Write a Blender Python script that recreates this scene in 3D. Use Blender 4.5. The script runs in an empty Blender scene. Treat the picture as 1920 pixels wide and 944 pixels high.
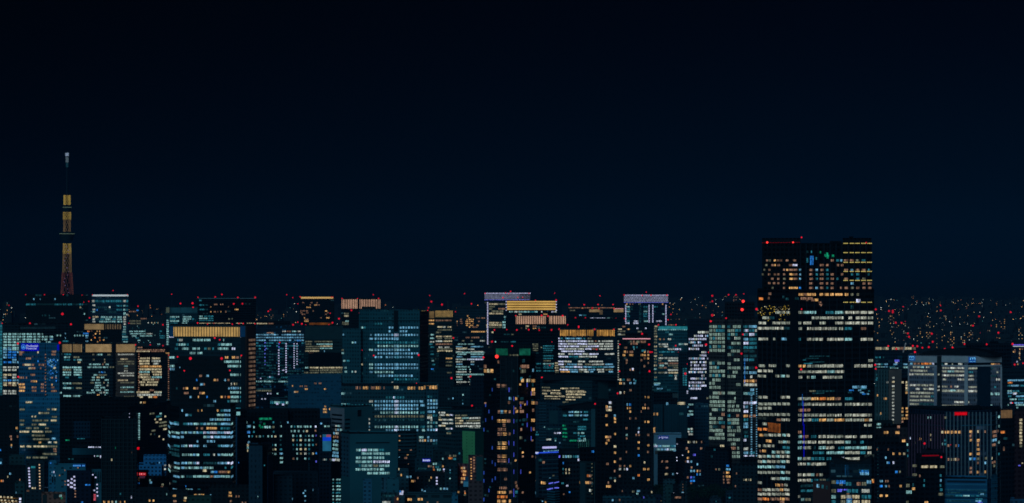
import bpy, math, random
from mathutils import Vector

S = bpy.context.scene
COL = S.collection
random.seed(7)

# ---------------------------------------------------------------- camera, sky, light, exposure
F, HY, CAMZ = 4970.0, 482.0, 252.0            # focal length in photo pixels, eye-level row, eye height (m)
cd = bpy.data.cameras.new('camera')
cam = bpy.data.objects.new('camera', cd)
COL.objects.link(cam)
cam.location = (0, 0, CAMZ)
cam.rotation_euler = (math.radians(90), 0, 0)
cd.sensor_width = 36.0
cd.lens = 36.0 * F / 1920.0
cd.shift_y = (HY - 472.0) / 1920.0
cd.clip_start, cd.clip_end = 1.0, 120000.0
S.camera = cam

world = bpy.data.worlds.new('World')
S.world = world
world.use_nodes = True
wn, wl = world.node_tree.nodes, world.node_tree.links
bg = wn['Background']
wtc = wn.new('ShaderNodeTexCoord')
wsep = wn.new('ShaderNodeSeparateXYZ')
wl.new(wtc.outputs['Generated'], wsep.inputs[0])
wramp = wn.new('ShaderNodeValToRGB')          # clear night sky: city glow at the horizon, black above
cr = wramp.color_ramp
cr.interpolation = 'EASE'
cr.elements[0].position = 0.0
cr.elements[0].color = (0.0003, 0.0030, 0.0072, 1)
cr.elements[1].position = 0.10
cr.elements[1].color = (0.0002, 0.0002, 0.0013, 1)
e = cr.elements.new(0.030)
e.color = (0.0002, 0.0012, 0.0036, 1)
wl.new(wsep.outputs['Z'], wramp.inputs[0])
wl.new(wramp.outputs[0], bg.inputs[0])
wmr = wn.new('ShaderNodeMapRange')              # the city's glow is stronger towards the right
wmr.inputs[1].default_value, wmr.inputs[2].default_value = -0.20, 0.20
wmr.inputs[3].default_value, wmr.inputs[4].default_value = 0.35, 1.7
wl.new(wsep.outputs['X'], wmr.inputs[0])
wl.new(wmr.outputs[0], bg.inputs[1])

sd = bpy.data.lights.new('city_glow', 'SUN')  # the glow of the rest of the city behind the viewer
sd.energy = 1.2
sd.color = (0.17, 0.64, 1.0)
sd.angle = math.radians(28)
sun = bpy.data.objects.new('city_glow', sd)
COL.objects.link(sun)
sun.location = (0, -50, 400)
sun.rotation_euler = Vector((0.26, 0.90, -0.32)).to_track_quat('-Z', 'Y').to_euler()

vs = S.view_settings
vs.view_transform = 'Standard'
vs.look = 'None'
vs.exposure = 0.0
vs.gamma = 1.0
S.render.engine = 'CYCLES'
S.cycles.use_denoising = True
S.cycles.pixel_filter_type = 'BLACKMAN_HARRIS'
S.cycles.filter_width = 1.65
S.cycles.max_bounces = 4
S.cycles.diffuse_bounces = 1
S.cycles.glossy_bounces = 1
S.cycles.volume_bounces = 0
S.cycles.transparent_max_bounces = 4
S.cycles.caustics_reflective = False
S.cycles.caustics_refractive = False

# ---------------------------------------------------------------- materials
_m = {}


def nm(name):
    m = bpy.data.materials.new(name)
    m.use_nodes = True
    return m, m.node_tree.nodes, m.node_tree.links


def plain(name, col, rough=0.7, metal=0.0):
    k = ('p', name)
    if k in _m:
        return _m[k]
    m, n, l = nm(name)
    b = n['Principled BSDF']
    tc = n.new('ShaderNodeTexCoord')
    no = n.new('ShaderNodeTexNoise')
    no.inputs['Scale'].default_value = 0.15
    no.inputs['Detail'].default_value = 4
    l.new(tc.outputs['Object'], no.inputs['Vector'])
    mr = n.new('ShaderNodeMapRange')
    mr.inputs[3].default_value, mr.inputs[4].default_value = 0.65, 1.3
    l.new(no.outputs[0], mr.inputs[0])
    mx = n.new('ShaderNodeVectorMath')
    mx.operation = 'SCALE'
    mx.inputs[0].default_value = col
    l.new(mr.outputs[0], mx.inputs['Scale'])
    l.new(mx.outputs[0], b.inputs['Base Color'])
    b.inputs['Specular IOR Level'].default_value = 0.15
    b.inputs['Roughness'].default_value = rough
    b.inputs['Metallic'].default_value = metal
    _m[k] = m
    return m


def fac(col, floor=4.0, bay=3.2, gw=0.7, gh=0.5, glass=0.25, dim=0.0, dimcol=(0.02, 0.06, 0.08), rough=0.65):
    """Facade: wall colour with a grid of unlit panes; a share DIM of the rooms has a faint light on."""
    k = ('f', tuple(round(c, 4) for c in col), floor, bay, gw, gh, glass, dim, dimcol, rough)
    if k in _m:
        return _m[k]
    m, n, l = nm('facade')
    b = n['Principled BSDF']
    g = n.new('ShaderNodeNewGeometry')

    def M(op, a, c=None, d=None):
        x = n.new('ShaderNodeMath')
        x.operation = op
        for i, v in enumerate((a, c, d)):
            if v is None:
                continue
            if isinstance(v, (int, float)):
                x.inputs[i].default_value = v
            else:
                l.new(v, x.inputs[i])
        return x.outputs[0]
    b.inputs['Specular IOR Level'].default_value = 0.12
    cp = n.new('ShaderNodeVectorMath')
    cp.operation = 'CROSS_PRODUCT'
    l.new(g.outputs['True Normal'], cp.inputs[0])
    cp.inputs[1].default_value = (0, 0, 1)
    dt = n.new('ShaderNodeVectorMath')
    dt.operation = 'DOT_PRODUCT'
    l.new(g.outputs['Position'], dt.inputs[0])
    l.new(cp.outputs[0], dt.inputs[1])
    sp = n.new('ShaderNodeSeparateXYZ')
    l.new(g.outputs['Position'], sp.inputs[0])
    sn = n.new('ShaderNodeSeparateXYZ')
    l.new(g.outputs['True Normal'], sn.inputs[0])
    u = M('DIVIDE', dt.outputs['Value'], bay)
    z = M('DIVIDE', sp.outputs['Z'], floor)
    mu = M('LESS_THAN', M('ABSOLUTE', M('SUBTRACT', M('FRACT', u), 0.5)), gw / 2)
    mz = M('LESS_THAN', M('ABSOLUTE', M('SUBTRACT', M('FRACT', z), 0.5)), gh / 2)
    up = M('LESS_THAN', M('ABSOLUTE', sn.outputs['Z']), 0.5)
    mask = M('MULTIPLY', M('MULTIPLY', mu, mz), up)
    cmb = n.new('ShaderNodeCombineXYZ')
    l.new(M('FLOOR', u), cmb.inputs[0])
    l.new(M('FLOOR', z), cmb.inputs[1])
    wnz = n.new('ShaderNodeTexWhiteNoise')
    wnz.noise_dimensions = '2D'
    l.new(cmb.outputs[0], wnz.inputs['Vector'])
    no = n.new('ShaderNodeTexNoise')
    no.inputs['Scale'].default_value = 0.035
    no.inputs['Detail'].default_value = 5
    l.new(g.outputs['Position'], no.inputs['Vector'])
    mr = n.new('ShaderNodeMapRange')
    mr.inputs[3].default_value, mr.inputs[4].default_value = 0.6, 1.35
    l.new(no.outputs[0], mr.inputs[0])
    # wall colour * stain, panes darker and each a little different
    gl = M('MULTIPLY', M('ADD', M('MULTIPLY', wnz.outputs[0], 1.0), 0.5), glass)
    fc = M('ADD', M('MULTIPLY', mask, M('SUBTRACT', gl, 1.0)), 1.0)
    sc = n.new('ShaderNodeVectorMath')
    sc.operation = 'SCALE'
    sc.inputs[0].default_value = col
    l.new(M('MULTIPLY', fc, mr.outputs[0]), sc.inputs['Scale'])
    l.new(sc.outputs[0], b.inputs['Base Color'])
    l.new(M('ADD', M('MULTIPLY', mask, 0.25 - rough), rough), b.inputs['Roughness'])
    if dim > 0:
        wn2 = n.new('ShaderNodeTexWhiteNoise')
        wn2.noise_dimensions = '3D'
        cm2 = n.new('ShaderNodeCombineXYZ')
        l.new(M('FLOOR', M('DIVIDE', u, 3.0)), cm2.inputs[0])
        l.new(M('FLOOR', z), cm2.inputs[1])
        cm2.inputs[2].default_value = 3.7
        l.new(cm2.outputs[0], wn2.inputs['Vector'])
        lit = M('MULTIPLY', M('GREATER_THAN', wn2.outputs[0], 1.0 - dim), mask)
        b.inputs['Emission Color'].default_value = (*dimcol, 1)
        l.new(M('MULTIPLY', lit, M('POWER', wnz.outputs[0], 1.5)), b.inputs['Emission Strength'])
        m.cycles.emission_sampling = 'NONE'
    _m[k] = m
    return m


def lit(key, col, strength=1.0, vary=(0.42, 1.55), scale=0.8, detail=0.6):
    """A lit room behind glass, or a lamp: emission that differs from pane to pane."""
    if ('l', key) in _m:
        return _m[('l', key)]
    m, n, l = nm('lit_' + key)
    n.remove(n['Principled BSDF'])
    em = n.new('ShaderNodeEmission')
    em.inputs[0].default_value = (*col, 1)
    out = n['Material Output']
    l.new(em.outputs[0], out.inputs[0])
    g = n.new('ShaderNodeNewGeometry')
    oi = n.new('ShaderNodeObjectInfo')
    cmb = n.new('ShaderNodeCombineXYZ')
    l.new(g.outputs['Random Per Island'], cmb.inputs[0])
    l.new(oi.outputs['Random'], cmb.inputs[1])
    w = n.new('ShaderNodeTexWhiteNoise')
    w.noise_dimensions = '2D'
    l.new(cmb.outputs[0], w.inputs['Vector'])
    mr = n.new('ShaderNodeMapRange')
    mr.inputs[3].default_value, mr.inputs[4].default_value = vary[0] * strength, vary[1] * strength
    l.new(w.outputs[0], mr.inputs[0])
    no = n.new('ShaderNodeTexNoise')
    no.inputs['Scale'].default_value = scale
    no.inputs['Detail'].default_value = 2
    l.new(g.outputs['Position'], no.inputs['Vector'])
    m2 = n.new('ShaderNodeMapRange')
    m2.inputs[1].default_value, m2.inputs[2].default_value = 0.3, 0.7
    m2.inputs[3].default_value, m2.inputs[4].default_value = 1.0 - detail, 1.0 + detail
    l.new(no.outputs[0], m2.inputs[0])
    mu = n.new('ShaderNodeMath')
    mu.operation = 'MULTIPLY'
    l.new(mr.outputs[0], mu.inputs[0])
    l.new(m2.outputs[0], mu.inputs[1])
    l.new(mu.outputs[0], em.inputs[1])
    m.cycles.emission_sampling = 'NONE'
    _m[('l', key)] = m
    return m


def sr(r, g, b):
    f = lambda c: (c / 255 / 12.92) if c <= 10 else ((c / 255 + 0.055) / 1.055) ** 2.4
    return (f(r), f(g), f(b))


LIT = {
    'c': lit('cool_white', sr(126, 176, 178)), 'w': lit('neutral_white', sr(174, 182, 174)),
    'y': lit('warm_white', sr(184, 173, 140)), 'a': lit('amber', sr(208, 158, 98)),
    'o': lit('orange', sr(200, 116, 56)), 'b': lit('blue', sr(38, 118, 205)),
    't': lit('dim_teal', sr(34, 102, 118)), 'd': lit('faint_teal', sr(18, 52, 60)),
    'p': lit('violet', sr(96, 98, 225)), 'k': lit('dim_warm', sr(128, 96, 78)),
    'g': lit('green', sr(16, 128, 92)), 'n': lit('pale_cyan', sr(98, 156, 188)),
    'e': lit('faint_olive', sr(96, 99, 82)), 'i': lit('grey_mint', sr(120, 146, 136), 1.0, (0.6, 1.25)), 'm': lit('pale_cream', sr(132, 140, 128)), 'h': lit('hall_white', sr(162, 166, 152)), 's': lit('soft_white', sr(196, 204, 235)),
}
LED = lit('led_white', sr(205, 208, 250), 1.0, (0.85, 1.15), 0.5, 0.1)
LEDW = lit('led_warm', sr(235, 200, 160), 1.0, (0.8, 1.2), 0.5, 0.1)
LEDB = lit('led_blue', sr(110, 120, 255), 1.0, (0.8, 1.2), 0.5, 0.1)
BEAC = lit('warning_red', (0.85, 0.012, 0.035), 1.0, (0.8, 1.2), 0.5, 0.0)
BEACH = lit('warning_red_bright', (1.6, 0.06, 0.05), 1.3, (1, 1), 0.5, 0.0)
GOLD = lit('gold_crown', sr(182, 146, 86), 1.0, (0.85, 1.1), 0.12, 0.25)  # gold, tan and pink crowns: uplight on their walls put in as emission
TAN = lit('tan_crown', sr(158, 132, 92), 1.0, (0.85, 1.1), 0.12, 0.25)
PINK = lit('pink_crown', sr(205, 160, 132), 1.0, (0.85, 1.1), 0.12, 0.25)
LATT = lit('lattice_white', sr(132, 138, 166), 1.0, (0.7, 1.2), 0.35, 0.4)
BLUESIGN = lit('sign_blue', sr(8, 8, 165), 1.0, (0.95, 1.05), 0.1, 0.1)
MSIGN = lit('sign_azure', sr(8, 62, 140), 1.0, (0.95, 1.05), 0.1, 0.1)
SIGNW = lit('sign_white', sr(195, 208, 250), 1.0, (0.95, 1.05), 0.1, 0.1)
SIGNC = lit('sign_cyan', sr(70, 150, 225), 1.0, (0.95, 1.05), 0.1, 0.1)
REDSIGN = lit('sign_red', sr(225, 10, 28), 1.0, (0.9, 1.1), 0.1, 0.1)
REDDIM = lit('sign_red_dim', sr(120, 4, 18), 1.0, (0.9, 1.1), 0.1, 0.1)
WLINE = lit('white_line', sr(190, 205, 212), 1.0, (0.95, 1.05), 0.1, 0.1)
PKLINE = lit('pink_line', sr(235, 165, 178), 1.0, (0.95, 1.05), 0.1, 0.1)
TEALP = lit('teal_panel', sr(34, 120, 132), 1.0, (0.8, 1.15), 0.2, 0.35)
STEEL = plain('dark_steel', (0.03, 0.03, 0.035), 0.5)
ROOF = plain('roof_black', (0.012, 0.012, 0.014), 0.85)
RIBD = plain('rib_dark', (0.02, 0.016, 0.012), 0.6)

# ---------------------------------------------------------------- mesh helpers


class MB:
    def __init__(s):
        s.v, s.f, s.mi = [], [], []

    def poly(s, pts, mi=0):
        b = len(s.v)
        s.v += [tuple(p) for p in pts]
        s.f.append(tuple(range(b, b + len(pts))))
        s.mi.append(mi)

    def box(s, x0, x1, y0, y1, z0, z1, mi=0):
        b = len(s.v)
        s.v += [(x0, y0, z0), (x1, y0, z0), (x1, y1, z0), (x0, y1, z0), (x0, y0, z1), (x1, y0, z1), (x1, y1, z1), (x0, y1, z1)]
        for q in ((0, 3, 2, 1), (4, 5, 6, 7), (0, 1, 5, 4), (1, 2, 6, 5), (2, 3, 7, 6), (3, 0, 4, 7)):
            s.f.append(tuple(b + i for i in q))
            s.mi.append(mi)

    def prism(s, poly, z0, z1, mi=0, parapet=True):
        """poly: plan points seen left to right then round the back (clockwise from above as seen by the viewer)."""
        n = len(poly)
        b = len(s.v)
        cx = sum(p[0] for p in poly) / n
        cy = sum(p[1] for p in poly) / n
        s.v += [(p[0], p[1], z0) for p in poly] + [(p[0], p[1], z1) for p in poly]
        for i in range(n):
            j = (i + 1) % n
            s.f.append((b + i, b + j, b + n + j, b + n + i))
            s.mi.append(mi)
        if parapet:
            q = []
            for p in poly:
                d = math.hypot(p[0] - cx, p[1] - cy) or 1
                k = max(0.8, 1 - 0.8 / d)
                q.append((cx + (p[0] - cx) * k, cy + (p[1] - cy) * k))
            c = len(s.v)
            s.v += [(p[0], p[1], z1) for p in q] + [(p[0], p[1], z1 - 1.1) for p in q]
            for i in range(n):
                j = (i + 1) % n
                s.f.append((b + n + i, b + n + j, c + j, c + i))
                s.mi.append(mi)
                s.f.append((c + i, c + j, c + n + j, c + n + i))
                s.mi.append(mi)
            s.f.append(tuple(c + n + i for i in range(n)))
            s.mi.append(mi + 1 if mi == 0 else mi)
        else:
            s.f.append(tuple(b + n + i for i in range(n)))
            s.mi.append(mi)

    def bar(s, a, c, r, mi=0, sides=4):
        a, c = Vector(a), Vector(c)
        d = (c - a).normalized()
        u = d.cross(Vector((0, 0, 1)))
        if u.length < 1e-3:
            u = d.cross(Vector((0, 1, 0)))
        u.normalize()
        w = d.cross(u)
        b = len(s.v)
        for p in (a, c):
            for i in range(sides):
                t = 2 * math.pi * (i + 0.5) / sides
                s.v.append(tuple(p + u * (math.cos(t) * r) + w * (math.sin(t) * r)))
        for i in range(sides):
            j = (i + 1) % sides
            s.f.append((b + i, b + j, b + sides + j, b + sides + i))
            s.mi.append(mi)
        s.f.append(tuple(b + i for i in range(sides)))
        s.f.append(tuple(b + sides + i for i in range(sides)))
        s.mi += [mi, mi]

    def ball(s, c, r, mi=0, nu=8, nv=5):
        b = len(s.v)
        s.v.append((c[0], c[1], c[2] - r))
        for i in range(1, nv):
            ph = -math.pi / 2 + math.pi * i / nv
            for j in range(nu):
                t = 2 * math.pi * j / nu
                s.v.append((c[0] + r * math.cos(ph) * math.cos(t), c[1] + r * math.cos(ph) * math.sin(t), c[2] + r * math.sin(ph)))
        s.v.append((c[0], c[1], c[2] + r))
        top = len(s.v) - 1
        for j in range(nu):
            k = (j + 1) % nu
            s.f.append((b, b + 1 + k, b + 1 + j))
            s.mi.append(mi)
            for i in range(nv - 2):
                o = b + 1 + i * nu
                s.f.append((o + j, o + k, o + nu + k, o + nu + j))
                s.mi.append(mi)
            o = b + 1 + (nv - 2) * nu
            s.f.append((o + j, o + k, top))
            s.mi.append(mi)

    def ring(s, c, r0, z0, r1, z1, mi=0, n=24, cap=True):
        b = len(s.v)
        for r, z in ((r0, z0), (r1, z1)):
            for i in range(n):
                t = 2 * math.pi * i / n
                s.v.append((c[0] + r * math.cos(t), c[1] + r * math.sin(t), z))
        for i in range(n):
            j = (i + 1) % n
            s.f.append((b + i, b + j, b + n + j, b + n + i))
            s.mi.append(mi)
        if cap:
            s.f.append(tuple(b + i for i in reversed(range(n))))
            s.f.append(tuple(b + n + i for i in range(n)))
            s.mi += [mi, mi]

    def mesh(s, name, mats):
        me = bpy.data.meshes.new(name)
        me.from_pydata(s.v, [], s.f)
        for m in mats:
            me.materials.append(m)
        if len(mats) > 1:
            for p, i in zip(me.polygons, s.mi):
                p.material_index = min(i, len(mats) - 1)
        me.update()
        return me


def link(name, data, parent=None, loc=None, rz=0.0, kind=None):
    o = bpy.data.objects.new(name, data)
    COL.objects.link(o)
    if parent is not None:
        o.parent = parent
    if loc is not None:
        o.location = loc
    o.rotation_euler[2] = rz
    if kind:
        o['kind'] = kind
    return o


def ray(x):
    return Vector(((x - 960.0) / F, 1.0, 0.0))


def plan(x, D):
    return ray(x) * D


def zof(y, D):
    return CAMZ + (HY - y) / F * D


class Face:
    def __init__(s, p0, p1):
        s.p0, s.p1 = p0, p1
        s.u = (p1 - p0).normalized()
        s.n = Vector((s.u.y, -s.u.x, 0))
        s.a = math.atan2(s.u.y, s.u.x)

    def dist(s, x):
        r = ray(x)
        # p0 + t u = k r
        det = s.u.x * (-r.y) - (-r.x) * s.u.y
        k = (s.u.x * (-s.p0.y) - (-s.p0.x) * s.u.y) / det
        return k

    def pt(s, x):
        return ray(x) * s.dist(x)


_wm = {}


def window_mesh(w, h, n, gap, mat, deep=0.3):
    key = (round(w * 4), round(h * 5), n, mat.name)
    if key in _wm:
        return _wm[key]
    mb = MB()
    p = w / n
    for i in range(n):
        x0 = -w / 2 + p * i + (p * gap / 2 if n > 1 else 0)
        x1 = -w / 2 + p * (i + 1) - (p * gap / 2 if n > 1 else 0)
        mb.box(x0, x1, -deep, 0.1, -h / 2, h / 2)
    _wm[key] = mb.mesh('window', [mat])
    return _wm[key]


_bm = {}
ALL = []


class Bld:
    def __init__(s, name, label, pts, ytop, mat, depth=32.0, cat='building', group=None, base=0.0, yref=None, slope=None):
        s.name, s.mat = name, mat
        s.P = [plan(x, D) for x, D in pts]
        s.D = min(D for x, D in pts)
        s.z = zof(ytop, s.D)
        s.faces = []
        s.wins = []
        s.wout = 0.05
        poly = s.poly(s.P, depth)
        c = sum(poly, Vector((0, 0, 0))) / len(poly)
        s.c = Vector((c.x, c.y, base))
        s.root = bpy.data.objects.new(name, None)
        COL.objects.link(s.root)
        s.root.location = s.c
        s.root['label'] = label
        s.root['category'] = cat
        if group:
            s.root['group'] = group
        s.depth = depth
        s.addprism('wall', poly, base, s.z, [mat, ROOF])
        for i in range(len(s.P) - 1):
            s.faces.append(Face(s.P[i], s.P[i + 1]))
        ALL.append(s)

    def poly(s, P, depth):
        m = (P[0] + P[-1]) / 2
        b = m.normalized() * depth
        return list(P) + [P[-1] + b, P[0] + b]

    def part(s, name, mb, mats, kind=None, parent=None):
        o = link(name, mb.mesh(name, mats), parent or s.root, kind=kind)
        return o

    def addprism(s, name, poly, z0, z1, mats, parapet=True):
        mb = MB()
        mb.prism([(p.x - s.c.x, p.y - s.c.y) for p in poly], z0 - s.c.z, z1 - s.c.z, 0, parapet)
        return s.part(name, mb, mats)

    def tier(s, name, pts, ytop, ybot, mat, depth=20.0, parapet=True):
        """A further storey block, wing or roof house: returns the index of its first face."""
        P = [plan(x, D) for x, D in pts]
        Dm = min(D for x, D in pts)
        z1 = zof(ytop, Dm)
        z0 = s.c.z if ybot is None else zof(ybot, Dm)
        s.addprism(name, s.poly(P, depth), z0, z1, [mat, ROOF], parapet)
        k = len(s.faces)
        for i in range(len(P) - 1):
            s.faces.append(Face(P[i], P[i + 1]))
        return k

    def _box(s, fi, x0, x1, y0, y1, out0, out1, mb, mi=0):
        """box on a facade in photo pixels, in facade axes (x along, y outward negative)"""
        f = s.faces[fi]
        k = (f.dist(x0) + f.dist(x1)) / 2
        a, b = f.pt(x0), f.pt(x1)
        o = f.p0
        xa, xb = (a - o).dot(f.u), (b - o).dot(f.u)
        mb.box(xa, xb, -out1, -out0, zof(y1, k), zof(y0, k), mi)

    def onface(s, fi, name, mb, mats, kind=None, parent=None):
        f = s.faces[fi]
        o = link(name, mb.mesh(name, mats), s.root, (f.p0.x - s.c.x, f.p0.y - s.c.y, -s.c.z), f.a, kind)
        if parent is not None:
            o.parent = parent
            o.location = (0, 0, 0)
            o.rotation_euler = (0, 0, 0)
        return o

    def panel(s, fi, x0, x1, y0, y1, mat, name='panel', out=0.5, off=0.0):
        mb = MB()
        s._box(fi, x0, x1, y0, y1, off - 0.2, off + out, mb)
        return s.onface(fi, name, mb, [mat])

    def ribs(s, fi, x0, x1, pitch, y0, y1, w, mat, out=0.6, name='facade_rib', off=0.0):
        mb = MB()
        x = x0
        while x <= x1 + 0.01:
            s._box(fi, x - w / 2, x + w / 2, y0, y1, off - 0.1, off + out, mb)
            x += pitch
        return s.onface(fi, name, mb, [mat])

    def bands(s, fi, x0, x1, y0, y1, pitch, h, mat, out=0.5, name='facade_trim'):
        mb = MB()
        y = y0
        while y <= y1:
            s._box(fi, x0, x1, y - h / 2, y + h / 2, -0.1, out, mb)
            y += pitch
        return s.onface(fi, name, mb, [mat])

    def crown(s, fi, x0, x1, y0, y1, mat, pitch=4.0, rw=1.0, ribmat=None, frame=True, name='crown', horiz=False):
        p = s.panel(fi, x0, x1, y0, y1, mat, name, 0.6)  # floodlight on the crown wall put in as the panel's own glow
        mb = MB()
        if pitch and not horiz:
            x = x0 + pitch / 2
            while x < x1:
                s._box(fi, x - rw / 2, x + rw / 2, y0, y1, 0.5, 1.4, mb)
                x += pitch
        elif pitch:
            y = y0 + pitch / 2
            while y < y1:
                s._box(fi, x0, x1, y - rw / 2, y + rw / 2, 0.5, 1.4, mb)
                y += pitch
        if frame:
            s._box(fi, x0 - 0.8, x1 + 0.8, y0 - 0.9, y0, 0.0, 1.6, mb)
            s._box(fi, x0 - 0.8, x1 + 0.8, y1, y1 + 0.9, 0.0, 1.6, mb)
        if mb.v:
            s.onface(fi, 'rib', mb, [ribmat or RIBD], parent=p)
        return p

    def win(s, fi, x0, x1, yc, h, mat, pane=None, name='window', out=None):
        out = s.wout if out is None else out
        f = s.faces[fi]
        a, b = f.pt(x0), f.pt(x1)
        k = (f.dist(x0) + f.dist(x1)) / 2
        w = (b - a).length
        n = 1 if not pane else max(1, min(60, round((x1 - x0) / pane)))
        c = (a + b) / 2 + f.n * out
        s.wins.append((w * h, w, h / F * k, n, mat, Vector((c.x, c.y, zof(yc, k))), f.a, name))

    def rows(s, fi, Z, spec, m='c', h=4.0, pane=2.4, cell=None, fill=0.72, keep=1.0):
        """spec 'y:x0-x1 x0-x1a;y:...' in the coordinates of an enlargement Z = (left, top, scale) of the photo"""
        ox, oy, sc = Z
        for row in spec.replace('\n', '').split(';'):
            row = row.strip()
            if not row:
                continue
            if row.count(':') != 1:
                print('BAD ROW', row)
                continue
            ys, runs = row.split(':')
            y = oy + float(ys) / sc
            for r in runs.split():
                mm = m
                if r[-1].isalpha():
                    mm, r = r[-1], r[:-1]
                a, b = r.split('-')
                x0, x1 = ox + float(a) / sc, ox + float(b) / sc
                if cell:
                    n = max(1, round((x1 - x0) / cell))
                    p = (x1 - x0) / n
                    for i in range(n):
                        if random.random() > keep:
                            continue
                        s.win(fi, x0 + p * (i + (1 - fill) / 2), x0 + p * (i + (1 + fill) / 2), y, h, LIT[mm], pane)
                else:
                    s.win(fi, x0, x1, y, h, LIT[mm], pane)

    def sprinkle(s, fi, x0, x1, y0, y1, px, py, p, mats, w, h, pane=None):
        nx, ny = max(1, int((x1 - x0) / px)), max(1, int((y1 - y0) / py))
        for j in range(ny):
            for i in range(nx):
                if random.random() < p:
                    x = x0 + (i + 0.5) * px
                    s.win(fi, x - w / 2, x + w / 2, y0 + (j + 0.5) * py, h, LIT[random.choice(mats)], pane)

    def lamps(s, fi, pts, r, mat, name='lamp'):
        for x, y in pts:
            s.win(fi, x - r, x + r, y, 2 * r, mat, None, name)

    def strip(s, fi, x0, y0, x1, y1, pitch, r, mat, name='light_strip', out=0.9):
        n = max(1, int(max(abs(x1 - x0), abs(y1 - y0)) / pitch))
        for i in range(n + 1):
            x, y = x0 + (x1 - x0) * i / n, y0 + (y1 - y0) * i / n
            s.win(fi, x - r, x + r, y, 2 * r, mat, None, 'lamp', out)

    def beacon(s, *pts, r=1.55, mat=None, D=None, stem=2.5):
        """red aircraft warning lamps: a glowing dome on a short steel post"""
        Dd = D or s.D - 1.5
        for x, y in pts:
            rr = round(random.uniform(0.62, 0.9), 1) * r * Dd / F
            key = (round(rr, 2), (mat or BEAC).name, round(stem, 1))
            if key not in _bm:
                mb = MB()
                mb.ball((0, 0, 0), rr, 0)
                mb.bar((0, 0.25, -rr * 0.7), (0, 0.25, -rr - stem), 0.18, 1)
                _bm[key] = mb.mesh('warning_light', [mat or BEAC, STEEL])
            p = plan(x, Dd)
            link('warning_light', _bm[key], s.root, (p.x - s.c.x, p.y - s.c.y, zof(y, Dd) - s.c.z))

    def text(s, fi, body, x0, x1, y0, y1, mat, out=0.9, name='lettering', parent=None):
        cu = bpy.data.curves.new('lettering', 'FONT')
        cu.body = body
        cu.extrude = 0.05
        t = bpy.data.objects.new('lettering', cu)
        COL.objects.link(t)
        bpy.context.view_layer.update()
        me = bpy.data.meshes.new_from_object(t.evaluated_get(bpy.context.evaluated_depsgraph_get()))
        bpy.data.objects.remove(t)
        xs = [v.co.x for v in me.vertices]
        ys = [v.co.y for v in me.vertices]
        f = s.faces[fi]
        k = (f.dist(x0) + f.dist(x1)) / 2
        xa, xb = (f.pt(x0) - f.p0).dot(f.u), (f.pt(x1) - f.p0).dot(f.u)
        za, zb = zof(y1, k), zof(y0, k)
        for v in me.vertices:
            x, y, z = v.co
            v.co = (xa + (x - min(xs)) / (max(xs) - min(xs)) * (xb - xa), -out - z, za + (y - min(ys)) / (max(ys) - min(ys)) * (zb - za))
        me.materials.clear()
        me.materials.append(mat)
        o = link(name, me, s.root, (f.p0.x - s.c.x, f.p0.y - s.c.y, -s.c.z), f.a)
        if parent is not None:
            o.parent = parent
            o.location = (0, 0, 0)
            o.rotation_euler = (0, 0, 0)
        return o

    def roofscape(s, seed):
        """cooling units and a whip aerial on the main roof"""
        r = random.Random(seed)
        a, b = s.P[0], s.P[-1]
        px = s.D / F
        back = ((a + b) / 2).normalized()
        for i in range(r.randint(2, 4)):
            t = r.uniform(.06, .94)
            w, h = r.uniform(2.2, 6.5) * px, r.uniform(.7, 1.9) * px
            c = a + (b - a) * t + back * r.uniform(6, 18)
            mb = MB()
            mb.box(c.x - w / 2 - s.c.x, c.x + w / 2 - s.c.x, c.y - 2 - s.c.y, c.y + 3 - s.c.y, s.z - 1.1 - s.c.z, s.z + h - s.c.z)
            s.part('roof_unit', mb, [ROOF])
        if r.random() < .5:
            c = a + (b - a) * r.uniform(.2, .8) + back * 9
            mb = MB()
            mb.bar((c.x - s.c.x, c.y - s.c.y, s.z - 1 - s.c.z), (c.x - s.c.x, c.y - s.c.y, s.z + r.uniform(3, 7) * px - s.c.z), .16 + .05 * px)
            s.part('aerial', mb, [STEEL])

    def finish(s):
        s.wins.sort(key=lambda w: -w[0])
        for a, w, h, n, mat, c, ang, name in s.wins[:100]:
            link(name, window_mesh(w, h, n, 0.22, mat), s.root, c - s.c, ang)
        rest = s.wins[100:]
        if rest:
            mats, mb = [], MB()
            for a, w, h, n, mat, c, ang, name in rest:
                if mat not in mats:
                    mats.append(mat)
                mi = mats.index(mat)
                u = Vector((math.cos(ang), math.sin(ang), 0))
                nn = Vector((u.y, -u.x, 0))
                p = w / n
                d = c - s.c
                for i in range(n):
                    g = 0.11 if n > 1 else 0
                    q0 = d + u * (-w / 2 + p * (i + g))
                    q1 = d + u * (-w / 2 + p * (i + 1 - g))
                    lo, hi = Vector((0, 0, -h / 2)), Vector((0, 0, h / 2))
                    fr = nn * 0.3
                    A, B_, C_, D_ = q0 + lo, q1 + lo, q1 + hi, q0 + hi
                    b = len(mb.v)
                    mb.v += [tuple(v) for v in (A + fr, B_ + fr, C_ + fr, D_ + fr, A, B_, C_, D_)]
                    for q in ((0, 1, 2, 3), (0, 3, 7, 4), (1, 5, 6, 2), (3, 2, 6, 7), (0, 4, 5, 1)):
                        mb.f.append(tuple(b + i2 for i2 in q))
                        mb.mi.append(mi)
            s.part('window', mb, mats, 'stuff')

# ---------------------------------------------------------------- the setting: ground, air, far city
mb = MB()
mb.poly([(-45000, -3000, 0), (45000, -3000, 0), (45000, 60000, 0), (-45000, 60000, 0)])
link('ground', mb.mesh('ground', [plain('ground_dark', (0.06, 0.045, 0.045), 0.9)]), kind='structure')

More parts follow.
